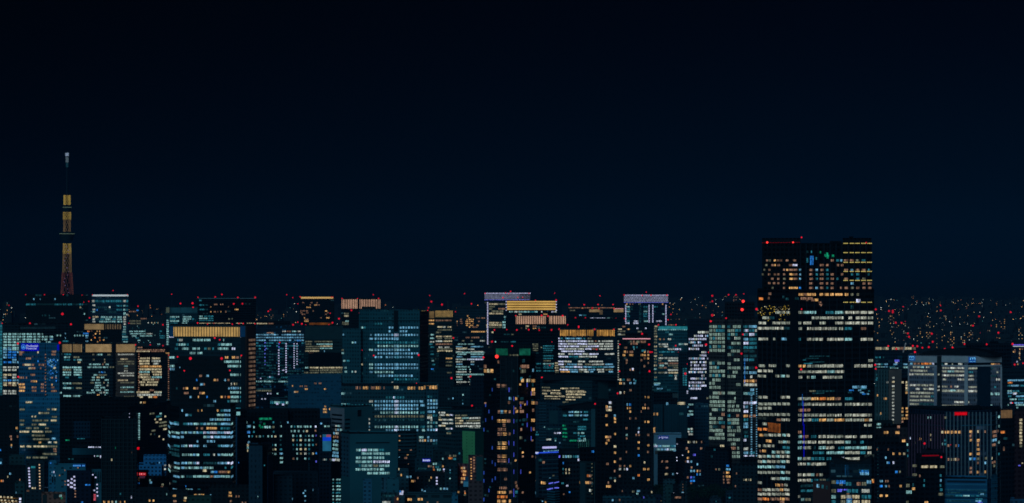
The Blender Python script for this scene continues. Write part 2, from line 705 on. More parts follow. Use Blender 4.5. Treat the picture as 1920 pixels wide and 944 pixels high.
hm = bpy.data.materials.new('haze')
hm.use_nodes = True
hn, hl = hm.node_tree.nodes, hm.node_tree.links
hn.remove(hn['Principled BSDF'])
pv = hn.new('ShaderNodeVolumePrincipled')
pv.inputs['Color'].default_value = (0.004, 0.024, 0.045, 1)
pv.inputs['Anisotropy'].default_value = -0.5
pv.inputs['Density'].default_value = 8.0e-5
hl.new(pv.outputs[0], hn['Material Output'].inputs['Volume'])
mb = MB()
mb.box(-12000, 12000, -800, 42000, -1.0, 690.0)
link('haze', mb.mesh('haze', [hm]), kind='stuff')

# far low-rise city with its lights: nobody could count it
rng = random.Random(3)
mb = MB()
fmats = [plain('far_block', (0.05, 0.036, 0.036), 0.8), lit('far_warm', sr(240, 185, 120), 1.5, (0.1, 1.8)), lit('far_white', sr(220, 225, 215), 1.5, (0.1, 1.8)),
         lit('far_orange', sr(235, 140, 80), 1.5, (0.1, 1.7)), lit('far_teal', sr(90, 170, 175), 1.0, (0.2, 1.2))]


def far_block(x, D, w, h, n, ls):
    p = plan(x, D)
    mb.box(p.x - w / 2, p.x + w / 2, D, D + w, 0, h, 0)
    for _ in range(n):
        px = p.x + rng.uniform(-0.45, 0.45) * w
        pz = rng.uniform(0.35, 0.97) * h
        s = ls * rng.uniform(0.6, 1.3)
        mb.box(px - s / 2, px + s / 2, D - 0.4, D, pz - s / 2, pz + s / 2, rng.choice((1, 1, 1, 2, 2, 3, 4)))


for i in range(2600):
    D = 4300 * (12500 / 4300) ** rng.random()
    x = rng.uniform(-60, 1990)
    far_block(x, D, rng.uniform(18, 46), rng.uniform(12, 48), rng.choice((0, 0, 1, 1, 2, 3)), D / F * 1.3)
for i in range(2800):
    D = 5000 * (13200 / 5000) ** rng.random()
    x = rng.uniform(1640, 1960) if rng.random() < 0.72 else rng.uniform(1240, 1440)
    far_block(x, D, rng.uniform(18, 46), rng.uniform(18, 62), rng.choice((0, 1, 2, 3, 6, 11)), D / F * 1.15)
# brighter clusters: shopping streets, stations, lit roads
for i in range(46):
    D = 5200 * (12500 / 5200) ** rng.random()
    x = rng.uniform(1645, 1930) if rng.random() < .72 else rng.uniform(0, 1640)
    hue = rng.choice((1, 1, 2, 2, 3, 4))
    for k in range(rng.randint(4, 16)):
        q = plan(x + rng.gauss(0, 4), D + rng.gauss(0, 40))
        z = rng.uniform(6, 46)
        s_ = D / F * rng.uniform(.5, 1.15)
        mb.box(q.x - s_ * .8, q.x + s_ * .8, q.y - 60, q.y - 59.6, z - s_ / 2, z + s_ / 2, hue if rng.random() < .75 else 2)
link('distant_city', mb.mesh('distant_city', fmats), kind='stuff')

# ---------------------------------------------------------------- enlargements the measurements were read from
Z1, Z2, Z3, Z4 = (0, 530, 4.494), (0, 734, 4.494), (300, 530, 4.494), (300, 734, 4.494)
Z5, Z6, Z7, Z8 = (600, 530, 4.494), (600, 734, 4.494), (890, 530, 4.494), (890, 734, 4.494)
Z9, Z10 = (1140, 530, 4.494), (1140, 734, 4.494)
T1, T2 = (1380, 430, 3.631), (1380, 684, 3.631)
R1, R2 = (1620, 530, 4.497), (1620, 734, 4.497)
NAT = (0, 0, 1.0)

BLK = (0.006, 0.0066, 0.008)
DRK = (0.025, 0.028, 0.034)
NVY = (0.04, 0.055, 0.08)
TEA = (0.07, 0.11, 0.12)
GRY = (0.22, 0.21, 0.22)
TK = sr(30, 62, 72)


def rep(ys, runs):
    return ';'.join('%g:%s' % (y, runs) for y in ys)


def ar(a, b, n):
    return [a + (b - a) * i / (n - 1) for i in range(n)]


# ---- broadcasting tower
def skytree():
    D = 9200.0
    px = D / F
    c = plan(125.7, D)
    root = bpy.data.objects.new('broadcasting_tower', None)
    COL.objects.link(root)
    root.location = (c.x, c.y, 0)
    root['label'] = 'very tall slender lattice broadcasting tower lit gold, rising alone above the left skyline'
    root['category'] = 'tower'
    red = lit('tower_red', sr(80, 46, 42), 1.2, (0.7, 1.1), 0.02, 0.3)  # floodlight on the lattice put into its red and gold materials as glow
    gold = lit('tower_gold', sr(165, 140, 66), 1.2, (0.7, 1.1), 0.02, 0.3)
    golddim = lit('tower_gold_dim', sr(104, 86, 58), 1.2, (0.6, 1.1), 0.02, 0.3)
    core = plain('tower_core', (0.02, 0.02, 0.022), 0.6)

    def lattice(name, y0, y1, w0, w1, mat, ny, nt=8, r=1.0):
        """lattice shaft between rows y0 (top) and y1, widths in photo pixels"""
        m = MB()
        z0, z1 = zof(y1, D), zof(y0, D)
        R0, R1 = w1 * px / 2, w0 * px / 2
        P = []
        for k in range(ny + 1):
            t = k / ny
            rr, z = R0 + (R1 - R0) * t, z0 + (z1 - z0) * t
            P.append([(rr * math.cos(2 * math.pi * (j + 0.5 * (k % 2)) / nt), rr * math.sin(2 * math.pi * (j + 0.5 * (k % 2)) / nt), z) for j in range(nt)])
        for k in range(ny):
            for j in range(nt):
                a = P[k][j]
                j2 = (j + (1 if k % 2 else -1)) % nt
                m.bar(a, P[k + 1][j], r)
                m.bar(a, P[k + 1][j2], r)
        o = link(name, m.mesh(name, [mat]), root)
        m = MB()
        m.ring((0, 0), R0 * 0.45, z0, R1 * 0.45, z1)
        link('core', m.mesh('core', [core]), o)
        return o
    lattice('lower_shaft', 511, 640, 19, 34, red, 16, 12, .65)
    lattice('middle_shaft', 459, 511, 15, 17, golddim, 12, 12, .7)
    lattice('middle_collar', 457, 476, 14.5, 15.5, gold, 6, 14, .8)
    lattice('upper_shaft', 398, 436, 13, 13.5, golddim, 8, 10, 0.7)
    lattice('upper_collar', 398, 412, 14.5, 14.5, gold, 5, 14, .8)
    lattice('top_collar', 366.5, 384.5, 12.5, 12.5, gold, 6, 14, .8)
    dk = plain('tower_deck', (0.03, 0.035, 0.03), 0.4)
    rim = lit('tower_rim', sr(92, 112, 96), 1.0, (0.8, 1.2), 0.02, 0.3)
    for nmn, y, w, hh in (('upper_deck', 389, 17, 6), ('lower_deck', 438.5, 29, 9)):
        m = MB()
        z = zof(y, D)
        R = w * px / 2
        m.ring((0, 0), R * 0.72, z - hh * px * 1.5, R * 0.98, z - px, 0)
        m.ring((0, 0), R * 0.98, z + 0.6 * px, R * 0.8, z + hh * 0.4 * px, 0)
        o = link(nmn, m.mesh(nmn, [dk]), root)
        m = MB()
        m.ring((0, 0), R, z - 0.7 * px, R, z + 0.4 * px)
        link('rim_light', m.mesh('rim_light', [rim]), o)
    gl = lit('tower_grey', sr(110, 112, 100))
    for i in range(7):
        t = 2 * math.pi * i / 7
        m = MB()
        m.box(6 * px * math.cos(t) - 1.6, 6 * px * math.cos(t) + 1.6, 6 * px * math.sin(t) - 1.6, 6 * px * math.sin(t) + 1.6, zof(451, D), zof(448, D))
        link('deck_light', m.mesh('deck_light', [gl]), root)
    m = MB()
    m.ring((0, 0), 2.6 * px, zof(367, D), 1.5 * px, zof(312, D), n=10)
    link('antenna_mast', m.mesh('antenna_mast', [plain('mast', (0.012, 0.014, 0.02), 0.5)]), root)
    for y0, y1, w, mt in ((287, 293, 6.5, lit('mast_white', sr(150, 172, 200), 1, (1, 1))), (295, 305, 5.4, lit('mast_grey', sr(92, 110, 120), 1, (1, 1))), (305.5, 314, 4.4, lit('mast_teal', sr(24, 60, 72), 1, (1, 1)))):
        m = MB()
        m.ring((0, 0), w * px / 2, zof(y1, D), w * px / 2, zof(y0, D), n=10)
        link('mast_light', m.mesh('mast_light', [mt]), root)
    sl = lit('spiral', sr(150, 130, 190), 1, (0.5, 1.2))
    for i in range(14):
        t = -1.57 + 0.5 * math.sin(i * 1.1)
        y = 463 + i * 6.6
        R = (16 + 5 * max(0, (y - 511)) / 50) * px / 2
        m = MB()
        m.ball((R * math.cos(t), R * math.sin(t), zof(y, D)), 1.5)
        link('spiral_light', m.mesh('spiral_light', [sl]), root)


skytree()

# ================================================================= far left
b = Bld('office_tower', 'pale tower cut off by the left frame edge, its wall washed in dull teal light', [(-50, 2700), (4.5, 2690)], 604, fac((0.16, 0.24, 0.24), 4, 3, .6, .4))
b.rows(0, NAT, rep(ar(612, 735, 25), '0-3.8t'), h=3.4, pane=None)  # teal wash of light on the wall, drawn as glowing strips
b.beacon((4, 606.5))

b = Bld('office_tower', 'tower behind the blue sign tower with a dense grid of white and blue windows',
        [(5, 3300), (36, 3290), (130, 3320)], 607, fac(DRK, 3.4, 5, .8, .5, .4, .05))
y1 = [435, 457, 480, 503]
b.rows(0, Z1, rep(y1, '27-58 67-96 104-138 147-158'), 'c', 3.2, 1.8)
b.rows(1, Z1, rep(y1, '164-174 183-213 221-271 281-304 314-340'), 'c', 3.2, 1.8)
b.rows(1, Z1, '435:352-362;457:352-372 382-405 418-446;480:352-366 374-398 420-447n;503:385-397 407-430;447:464-470d 478-490 505-513 623-634 645-658 668-682 695-706;495:528-576t;468:548-553n;430:548-553n 700-745b', 'c', 3.0, 1.6)
b.rows(0, Z1, '527:27-58 67-96 104-138 147-156;550:27-58 67-96n 104-138 147-156;565:27-58n 67-96n 104-138 147-156;587:27-58n 67-96b 104-138b 147-156n;610:27-58n 67-96b 104-138b;632:27-58n 67-96b 104-138b;652:104-138n;672:27-58b 67-96b 104-138n 147-156n;715:27-58w 67-96w 104-138w 147-156w;738:27-58w 67-96w 104-138w;778:27-58y 67-96y 104-138w;800:27-58w 104-138w;825:27-58n 67-96b 104-138n 147-156n;848:27-58y 67-96y 104-138y 147-156w;865:27-58y 67-96k 104-138y;915:27-58w 67-96w 104-138w;935:27-58w 67-96w 104-138w', 'c', 3.3, 1.8)
b.panel(1, 38, 104, 613, 617.5, lit('faint_band', sr(10, 26, 34)), 'window_band', 0.3)
b.beacon((56, 606.5), (133, 608.5), r=2.4)

b = Bld('office_tower', 'broad black slab tower with four red roof lamps, in front of the broadcasting tower', [(48, 4600), (165, 4600)], 553, fac(BLK, 4, 4, .8, .5, .4, .03))
b.rows(0, Z1, '185:218-258t 262-300t 460-520t 530-560t 570-606t 640-655d 665-700t;140:280-290n 335-342n 460-468n;108:300-350d 560-575d;278:355-362d 375-392d 412-420d;265:706-716c;210:672-684y', 't', 3.2, 2.2)
b.panel(0, 49, 164, 569.5, 572.5, lit('faint_band2', sr(8, 30, 36)), 'window_band', 0.2)
b.beacon((48.2, 553), (83.3, 553), (118.6, 553), (153.6, 553.6))
b.beacon((117, 589), r=3.2, D=3500)
b.beacon((157, 567), (166.5, 565.5), D=4300)

b = Bld('office_tower', 'tower with a bright white line along its roof edge and teal bands below it', [(172, 4300), (241, 4300)], 552, fac(NVY, 4, 3, .8, .55, .3, .04))
b.panel(0, 173, 240.6, 552.8, 556.0, WLINE, 'roof_light', 0.8)
b.rows(0, Z1, '157:776-796w 798-850t 852-948t 950-1035t 1040-1060w 1064-1080t', 't', 4.2, 3)
b.rows(0, Z1, '192:780-802w;228:780-802w;247:780-802c;290:780-800y 804-830y;310:780-800w 804-830d;330:780-802w', 'w', 3.0, 1.8)
b.rows(0, Z1, '196:980-1030t 1040-1060c 1064-1080t;230:980-1030t 1040-1060c 1064-1080t;208:918-930w;228:880-906d 910-940d;232:806-824b;258:1040-1060c;270:1040-1060c 1064-1080w;292:850-906c 915-945c 958-975c 985-1025c 1038-1062w;310:842-880t 890-935c 948-976t 985-1025c 1038-1062w;330:836-884c 890-935c 940-976c 984-1030c 1040-1062w;352:1040-1062w;374:1040-1062c;396:1040-1062c;416:1030-1062c;436:1030-1062t;458:1030-1078c;480:1030-1078t;502:1040-1078c', 'c', 3.0, 1.8)
b.rows(0, Z1, '210:806-880d;250:900-980d', 'd', 3, 2)
b.beacon((173.5, 553), (239, 552.6), (212, 545.2), r=1.6)
mbx = MB()
mbx.box(-10, 10, -8, 8, 0, 5)
b.tier('roof_house', [(203, 4310), (212, 4310)], 550.5, 553, fac(BLK))
b.beacon((168, 596.5), D=3620)

b = Bld('office_block', 'dark block with a tan lit crown beside a ribbed one below the white roofed tower', [(158, 3600), (228, 3600)], 607, fac(BLK, 4, 3, .7, .5, .4, .02))
b.crown(0, 158.5, 195, 607.8, 618.3, TAN, 2.2, 0.35)
b.crown(0, 198, 227, 608.5, 617.5, lit('tan_dim', sr(92, 78, 58), 1, (.7, 1.2), .3, .4), 4.6, 2.0)
b.rows(0, Z1, '412:735-758o 815-822a 836-844a;432:800-812a 838-844a;446:784-792k;465:795-805o 830-836k 838-846a;485:765-772a 868-880a;500:818-828a;430:720-742n;448:720-746n;466:722-742n;495:720-745n', 'a', 2.6)
b.rows(0, Z1, '488:838-846o;410:770-776k', 'a', 2.4)

b = Bld('office_block', 'wide office block with two long tan crowns side by side and pale window bands', [(115, 3110), (158, 3100), (212, 3105)], 644.5, fac(DRK, 4, 2.4, .7, .5, .4, .06, sr(40, 60, 62)))
b.crown(0, 117, 134, 645.8, 660.6, TAN, 1.8, 0.3)
b.crown(0, 136.5, 153.5, 645.8, 660.6, TAN, 1.8, 0.3)
b.crown(1, 160.5, 209, 645.8, 660.6, TAN, 1.5, 0.25)
b.rows(0, Z1, '606:540-600t;630:540-560c 566-590c 620-668e;652:540-590t 620-640t 650-690c;672:655-680y;716:530-600c 608-618c 622-690c;736:530-600e 622-690c;757:530-600c 622-690c;778:530-598c 622-690c;800:550-580t 660-690t;850:530-600c 612-690e;868:540-560t;890:532-600c 610-622t 640-690e;930:505-515c', 'c', 3.0, 2)
b.rows(0, Z2, '12:510-520c;40:535-598c 615-690c;65:570-580w 625-695y', 'c', 3.0, 2)
b.rows(1, Z1, '608:780-796e 815-862c 905-935e;650:780-796e 878-886y;672:878-886y 660-680y;690:750-770c 780-850c 862-872k 888-915c;714:738-770c 780-862c 870-912c 925-960e;756:830-845n 852-872b 880-888n;780:788-820c 830-900e;800:775-800c 815-840y 850-880c;822:765-800c 812-840c 880-915c;845:760-790e 800-850c 870-880y 905-915c;868:800-850c 900-915w;886:795-830c 845-885c;908:770-790c 805-850c 880-915c;930:735-775c 838-858c 890-912c', 'c', 2.8, 1.3)
b.rows(1, Z2, '10:730-750c 780-800c 845-860w 870-885w;30:818-840a 880-892c;52:782-800c 810-860e 900-930e;72:745-770c 780-800c 835-850c 915-935c', 'c', 2.8, 1.3)

b = Bld('office_block', 'narrow office block with one tan crown over close columns of tiny pale windows', [(217, 3095), (254, 3100)], 644.5, fac((0.22, 0.085, 0.07), 3.9, 1.6, .6, .6, .4, .08, sr(60, 62, 52)))
b.crown(0, 218, 253.5, 645.8, 660.6, TAN, 1.5, 0.25)
for y in ar(665, 753, 21):
    r = random.random()
    if r < .75:
        b.rows(0, NAT, '%g:%g-%g' % (y, random.choice((220, 226, 232)), random.choice((240, 252, 252))), random.choice('cyeew'), 2.6, 1.25, None)
b.ribs(0, 218, 253.5, 2.4, 661.5, 760, 0.7, plain('tan_rib', (0.4, 0.13, 0.09)), 0.5)
b.beacon((254, 647))

b = Bld('office_block', 'office block with orange lamps up its edges and rows of warm white windows', [(256, 3150), (319, 3150)], 652, fac(BLK, 4, 2.4, .7, .5, .4, .03))
b.rows(0, Z1, '640:1182-1262y 1280-1352y;662:1175-1260y 1278-1352w;684:1175-1260y 1290-1340w;708:1180-1262a 1265-1362a;732:1175-1362y;754:1170-1262c 1280-1362y;776:1175-1262y 1290-1362y;798:1165-1270y 1280-1362c;818:1200-1300y 1310-1340k;840:1175-1225y 1240-1335y;862:1185-1212y 1222-1325y;908:1260-1300k;926:1150-1262y 1300-1362c', 'y', 3.4, 1.5)
b.rows(0, Z2, '8:1155-1262y 1300-1362y;30:1158-1362w;48:1155-1205y 1250-1282y 1290-1325o;95:1150-1195y 1205-1228a', 'y', 3.4, 1.5)
b.strip(0, 316.2, 664, 316.2, 760, 4.0, 1.0, LIT['k'])
b.strip(0, 260.5, 660, 260.5, 745, 4.4, 1.1, LIT['k'])
b.rows(0, Z1, '568:1155-1280k 1288-1390k;580:1150-1262y 1268-1390k;548:1160-1200k;595:1395-1430a', 'k', 2.2, 2.0)
b.beacon((281.8, 647), (305.6, 648.6), (316.5, 666.5), (318, 692.5))
b.tier('roof_house', [(262, 3160), (268, 3160)], 650, 653, fac(DRK))

# the blue sign tower
b = Bld('office_tower', 'blue glass tower with a bright blue two line name sign at its top left corner', [(35, 2500), (112, 2495)], 645, fac((0.03, 0.19, 0.30), 4.0, 2.0, .75, .55, .55, .03, sr(40, 60, 80), .5))
b.wout = 1.25
b.panel(0, 35.5, 86, 645.5, 744, fac((0.02, 0.115, 0.20), 4.0, 2.0, .75, .5, .5, .05, sr(70, 60, 55)), 'dark_cladding', 1.2)
b.panel(0, 88.5, 112, 645.5, 735, fac((0.02, 0.125, 0.22), 4.0, 2.0, .75, .5, .5, .02), 'dark_cladding', 1.0)
sg = b.panel(0, 40.5, 74, 644.0, 658.4, BLUESIGN, 'sign', 0.8, 1.2)
b.text(0, 'Prudential', 51.0, 72.0, 646.8, 650.8, SIGNW, 2.2, parent=sg)
b.text(0, 'Financial', 51.0, 69.5, 651.6, 655.2, SIGNW, 2.2, parent=sg)
mbx = MB()
f0 = b.faces[0]
k = f0.dist(45)
cx_, cz_ = (f0.pt(45.3) - f0.p0).dot(f0.u), zof(650.8, k)
for i in range(20):
    t0, t1 = 2 * math.pi * i / 20, 2 * math.pi * (i + 1) / 20
    ro, ri = 4.6 * k / F, 3.6 * k / F
    mbx.poly([(cx_ + ro * math.cos(t0), -2.2, cz_ + ro * math.sin(t0)), (cx_ + ri * math.cos(t0), -2.2, cz_ + ri * math.sin(t0)), (cx_ + ri * math.cos(t1), -2.2, cz_ + ri * math.sin(t1)), (cx_ + ro * math.cos(t1), -2.2, cz_ + ro * math.sin(t1))])
q = k / F
mbx.poly([(cx_ - 3 * q, -2.2, cz_ - 2.2 * q), (cx_ + 3 * q, -2.2, cz_ - 2.2 * q), (cx_ + 0.6 * q, -2.2, cz_ + 2.4 * q), (cx_ - 1.2 * q, -2.2, cz_ + 1.4 * q)])
b.onface(0, 'emblem', mbx, [SIGNC], parent=sg)
sg2 = b.panel(0, 108.2, 111.4, 646.5, 657, BLUESIGN, 'sign', 0.8, 1.0)
b.rows(0, NAT, '648.5:109.3-110.5s;650.8:109.3-110.4s;653:109.3-110.5s;655:109.4-110.3s', 's', 1.2)
b.rows(0, Z1, '588:165-207k 320-328y;606:165-190k;640:222-265k;662:320-330b;693:195-206k 210-268y 275-292k 330-345k 350-375k;722:245-268y 270-300k 342-350k;778:260-300k;802:165-205k 222-230k;832:262-282k 280-315a;858:162-210a 350-372k;884:165-215a 270-310k 345-372k;912:165-212a 270-310k 350-372k', 'k', 3.6, 1.3)
b.rows(0, Z1, '582:437-475k;606:437-475k;720:452-474y;802:434-450k 470-480k;884:434-462k;914:434-480k;860:436-446a', 'k', 3.2, 1.3)
rr = random.Random(5)
for i in range(60):  # blue reflections in the glass, put in as small glowing panes
    x, y = 89 + rr.random() * 19, 672 + abs(rr.gauss(0, 22))
    if y < 722:
        b.win(0, x, x + rr.uniform(.6, 1.6), y, rr.uniform(1.2, 3.2), LIT[rr.choice('bbbnnt')])
b.strip(0, 86.4, 665, 86.4, 740, 5.6, 1.0, LIT['k'], out=1.8)
b.rows(0, Z2, '92:220-275y;152:170-210e 400-425e 440-480y;183:330-352y 355-418e;212:272-284y 296-310y;216:440-482e;246:170-208e 274-360e 370-410e 430-482y;280:172-206e 272-310e 330-390y;310:222-270e 290-328e 385-416e;340:170-250y 274-368y 385-440e;372:272-380e;403:280-335e 330-420e;398:440-472n;430:330-350a 408-436w 455-485y;464:175-212y 230-266y 284-400y 405-488e;485:452-480k;528:362-482e;558:225-262e 278-330e 340-402e;505:455-480k', 'e', 3.2, 1.3)
b.bands(0, 35.5, 111.5, 749, 860, 6.1, 0.5, plain('blue_trim', (0.05, 0.16, 0.30)), 0.3)
b.beacon((33.5, 644.5), (112, 643), r=2.4)
b.beacon((34.2, 707), r=2.0)

b = Bld('apartment_tower', 'black apartment block at the left edge beside the blue tower with a few orange windows', [(-30, 2400), (36, 2400)], 745, fac(BLK, 3.2, 4, .6, .5, .4, .02))
b.rows(0, Z2, '310:132-150a;330:140-148d;382:142-154k 80-100k;403:90-100k;455:88-102a;468:92-100n;495:0-8b', 'a', 4, 2)

b = Bld('office_block', 'long black unlit block right of the blue tower, behind the dark grid tower', [(112, 2760), (262, 2770)], 748, fac(BLK, 4, 4, .7, .5, .5, .004))
b.tier('roof_house', [(150, 2780), (205, 2785)], 744, 749, fac(BLK))
b.rows(0, Z2, '345:744-760c;398:650-716t;412:552-585g', 'c', 2.4, 1.5)
b.panel(0, 138, 169, 790, 822, fac((0.012, 0.03, 0.05), 4, 3, .6, .5), 'cladding', 0.6)

b = Bld('office_block', 'low block with a plain teal parapet and a white lit sign on its roof', [(136, 2650), (191, 2650)], 840, fac(DRK, 4, 3, .7, .5, .5, .02))
b.panel(0, 136, 191, 840.5, 853, plain('teal_wall', (0.05, 0.19, 0.23)), 'parapet', 0.8)
b.tier('sign_frame', [(164.5, 2655), (190, 2655)], 837.5, 841, fac(DRK), 3)
b.rows(1, NAT, '838.8:165.5-174s 174.4-176.6s 179-183s 184-186s 187-189s', 's', 2.2, 1.6)
b.rows(0, NAT, '855.5:176.5-178s 181-185c;855.5:187.6-189.4s;861:128-131t 132.5-138d', 's', 2.4)
b.rows(0, NAT, '857:187.8-189.2s;', 's', 4.4)

b = Bld('office_tower', 'dark tower with a faint concrete grid all over and warm windows along its foot', [(190, 2010), (257, 2010)], 785, fac((0.006, 0.008, 0.01), 3.6, 3.4, .7, .7, .3))
gm = plain('grid_concrete', (0.022, 0.024, 0.025))
b.ribs(0, 191, 256.5, 8.2, 785.6, 944, 1.6, gm, 0.9)
b.bands(0, 190.5, 256.8, 787, 950, 7.2, 1.2, gm, 0.7)
b.tier('roof_house', [(228, 2020), (243.5, 2020)], 775.5, 786, fac(BLK))
b.beacon((242.6, 776), (242.6, 782.5), r=1.1, mat=LED)
b.rows(0, NAT, '941.5:193.5-198a 201.5-205.5a 209-212y 216-219c 222.5-227a 231-235a;862.5:208.3-210.5y;840:215-217g;926.5:224.5-227t;848.5:247-248.5k', 'a', 4)
b.rows(0, NAT, '932.5:245.5-249s', 's', 5)

b = Bld('office_block', 'dark blue block with a column of teal lamps, right of the concrete grid tower', [(243, 2600), (322, 2700)], 766, fac((0.02, 0.035, 0.055), 3.8, 2.5, .7, .5, .4, .02))
b.strip(0, 259.2, 776, 259.2, 824, 3.2, 1.0, LIT['c'])
b.rows(0, Z2, '188:1262-1300e 1345-1360c;212:1315-1360t 1385-1398y;237:1300-1312y 1338-1360y;262:1308-1330y 1340-1412e;290:1340-1412e;318:1375-1408y;332:1278-1310e;362:1265-1275e;380:1336-1346y;405:1370-1382y', 'y', 3, 1.3)

b = Bld('office_block', 'plain blue two step block with small dark square windows beside the red sign', [(258, 2560), (303, 2560)], 872, fac((0.06, 0.22, 0.42), 3.6, 3.6, .5, .5, .15), cat='building')
b.tier('upper_block', [(269, 2570), (311.5, 2570)], 855, 946, fac((0.06, 0.22, 0.42), 3.6, 3.6, .5, .5, .15))
b.panel(1, 270, 311, 861.5, 863, plain('blue_cornice', (0.03, 0.12, 0.25)), 'cornice', 0.6)
b.rows(1, NAT, '873:307.5-311.5w;880:307.8-311w;868:298-300n', 'w', 3)

# ================================================================= left centre
b = Bld('office_tower', 'tower topped by a long gold ribbed light box', [(318, 2950), (460, 2940), (479, 2960)], 610, fac((0.016, 0.03, 0.035), 4.6, 3, .85, .5, .5, .03))
b.crown(0, 325.5, 449.5, 613.6, 631.2, GOLD, 5.0, 1.0, plain('gold_rib', (0.2, 0.14, 0.07)))
b.panel(0, 318.5, 325, 612, 632, plain('blue_side', (0.02, 0.1, 0.2)), 'crown_end', 0.8)
b.panel(0, 450.5, 460, 612, 632, plain('blue_side', (0.02, 0.1, 0.2)), 'crown_end', 0.8)
b.rows(0, NAT, '631.6:317.5-326s;631.6:450.5-455.5s', 's', 3.0)
b.rows(0, Z3, '485:148-158t 160-192w 275-300c 305-360c 370-425c 533-540c;523:135-150t 158-215c 220-242t 485-512t 514-605c;558:125-152t 185-244c 272-305c 312-336c 372-396t 404-426e 440-455t 485-578c 605-634s;595:250-300c 314-358c;632:80-126c 548-575a 606-634a 640-664k 674-700e;668:540-605c 610-664c 674-704c;705:82-124c 548-605c 608-664c 674-704c 485-492t;730:82-124n;778:592-664c 674-700c;855:598-606w 624-632y 640-655e;890:596-664n 674-700c;926:592-664c 674-700c', 'c', 4.2, 2.2)
b.rows(0, Z4, '10:596-664c 674-704t;48:596-664c 674-704t;82:596-660c 674-700t;148:600-690t', 'c', 4.2, 2.2)
b.panel(1, 460.4, 478.8, 611, 772, fac((0.2, 0.065, 0.05), 4.6, 6, .2, .2, .8), 'end_wall', 0.8)
b.wout = 0.85
for y in ar(638, 768, 17):
    b.win(1, 465, 477.5, y, 4.2, lit('end_room', sr(100, 80, 66)), 3.2)
b.panel(0, 452, 460, 632, 772, plain('shaft_dark', (0.012, 0.013, 0.016)), 'shaft', 1.4)
b.tier('roof_deck', [(320, 2952), (478, 2952)], 607.5, 611, fac(BLK), 12)
b.beacon((370.5, 606), (389, 608), (435.5, 608.3), (448, 607), (456, 607), (478, 607.5), r=1.9)
b.beacon((402.5, 634), (452.5, 667), (412, 637.5), r=2.2)

b = Bld('office_tower', 'teal topped tower just left of the dark tower with seven red roof lamps', [(311.5, 4100), (318, 4095), (371, 4110)], 576, fac((0.03, 0.07, 0.08), 4, 2, .8, .5, .5, .05))
b.panel(0, 312, 317.5, 577, 587, lit('rib_pale', sr(70, 80, 70), 1, (.8, 1.2), 1.0, .6), 'crown', 0.6)
b.panel(1, 319, 370, 577, 587, lit('teal_crown', sr(14, 46, 58), 1, (.8, 1.2), .05, .6), 'crown', 0.6)
b.rows(1, Z3, '290:84-130c 136-160c 190-265c;308:84-130t 190-262c 270-290t;325:84-160c 192-240c;345:84-150t 186-230c;228:132-150b', 'c', 2.7, 1.4)
b.rows(0, Z3, rep(ar(320, 520, 12), '56-74c'), 'c', 2.6, 1.4)
b.beacon((338.5, 569.5), (361, 569), (362, 576.5), r=2.3, stem=9)

b = Bld('office_tower', 'dark tower with seven red roof lamps and a thin grey roof line', [(370, 4400), (410, 4390), (480, 4400)], 559, fac(BLK, 4, 3, .8, .5, .4, .05, sr(30, 50, 55)))
b.panel(0, 371, 410, 559.3, 560.4, plain('roof_line', (0.3, 0.3, 0.3)), 'coping', 1.0)
b.panel(1, 410, 479, 559.3, 560.4, plain('roof_line', (0.3, 0.3, 0.3)), 'coping', 1.0)
b.rows(0, Z3, '152:330-352t;190:330-372t 378-405d;228:330-378t 384-405d;285:330-360c 370-400t 408-450t;303:330-400c 410-450t;322:330-398t 404-450t', 't', 2.6, 1.5)
b.rows(1, Z3, '206:424-432a;185:455-482k 508-516k 525-532k;247:424-432a 452-470k 484-490k 510-516a 548-560k;228:628-660a;205:574-580k;308:576-590e 604-612e', 'a', 2.6, 1.3)
b.beacon((371, 557.8), (403.5, 557.2), (416, 552.5), (446, 558), (478.4, 558), r=1.8)
b.beacon((438.3, 570), (454.6, 569.8), r=2.4)

b = Bld('station_hall', 'long low roof edged by a line of warm white lamps behind the gold ribbed tower', [(368, 3900), (545, 3910)], 604, fac(BLK, 4, 4, .7, .5), depth=60)
b.rows(0, Z3, '346:310-322k 330-372y 376-430y 436-480y 484-540y 545-590y 640-700y 730-776y 782-800y 815-905y 912-960k', 'y', 2.2, 1.6)
b.beacon((401, 607), D=3900)
b.beacon((549.5, 609.5), (566, 607.5), (573.3, 610), (558.5, 604.5), D=3850, r=1.9)

b = Bld('office_tower', 'dark blue tower covered in faint blue windows with bright violet dots in columns', [(478, 3200), (572, 3190)], 612, fac((0.012, 0.022, 0.035), 3.6, 2.6, .7, .5, .5, .22, sr(14, 60, 95)))
ysB = ar(628, 722, 19)
for i, y in enumerate(ysB):
    mt = 'n' if i < 3 else ('t' if i < 6 else 'd')
    b.rows(0, NAT, '%g:480-570' % y, mt, 2.4, None, 4.7, .78, .95 if i < 3 else .6)
b.rows(0, Z3, '412:1030-1060w 1068-1100k 1112-1148c 1160-1185w;424:900-960k;435:938-960w 870-930d;490:1150-1190b', 'w', 2.2, 2)
b.lamps(0, [(497, y) for y in ar(643, 684, 7)] + [(499, 654), (522.8, 645), (523, 651)], .9, LEDB)
b.lamps(0, [(522.8, y) for y in ar(657, 702, 10)], 1.1, LED)
b.lamps(0, [(536.5, y) for y in ar(645, 698, 13)], 1.1, LED)
b.lamps(0, [(551.5, y) for y in ar(645, 690, 12)] + [(557, y) for y in ar(645, 683, 9)], .9, LED)
b.rows(0, Z3, '700:900-940t;740:880-940d;835:802-870c 876-955c 998-1078c;800:900-960t 1020-1075t;912:806-940e;898:806-945d;858:880-940d', 'c', 2.6, 1.6)
b.lamps(0, [(489, 710), (506, 707), (530, 695), (532, 694.5), (537, 697)], 1.0, LED)
b.beacon((524.5, 642.5), r=1.6)

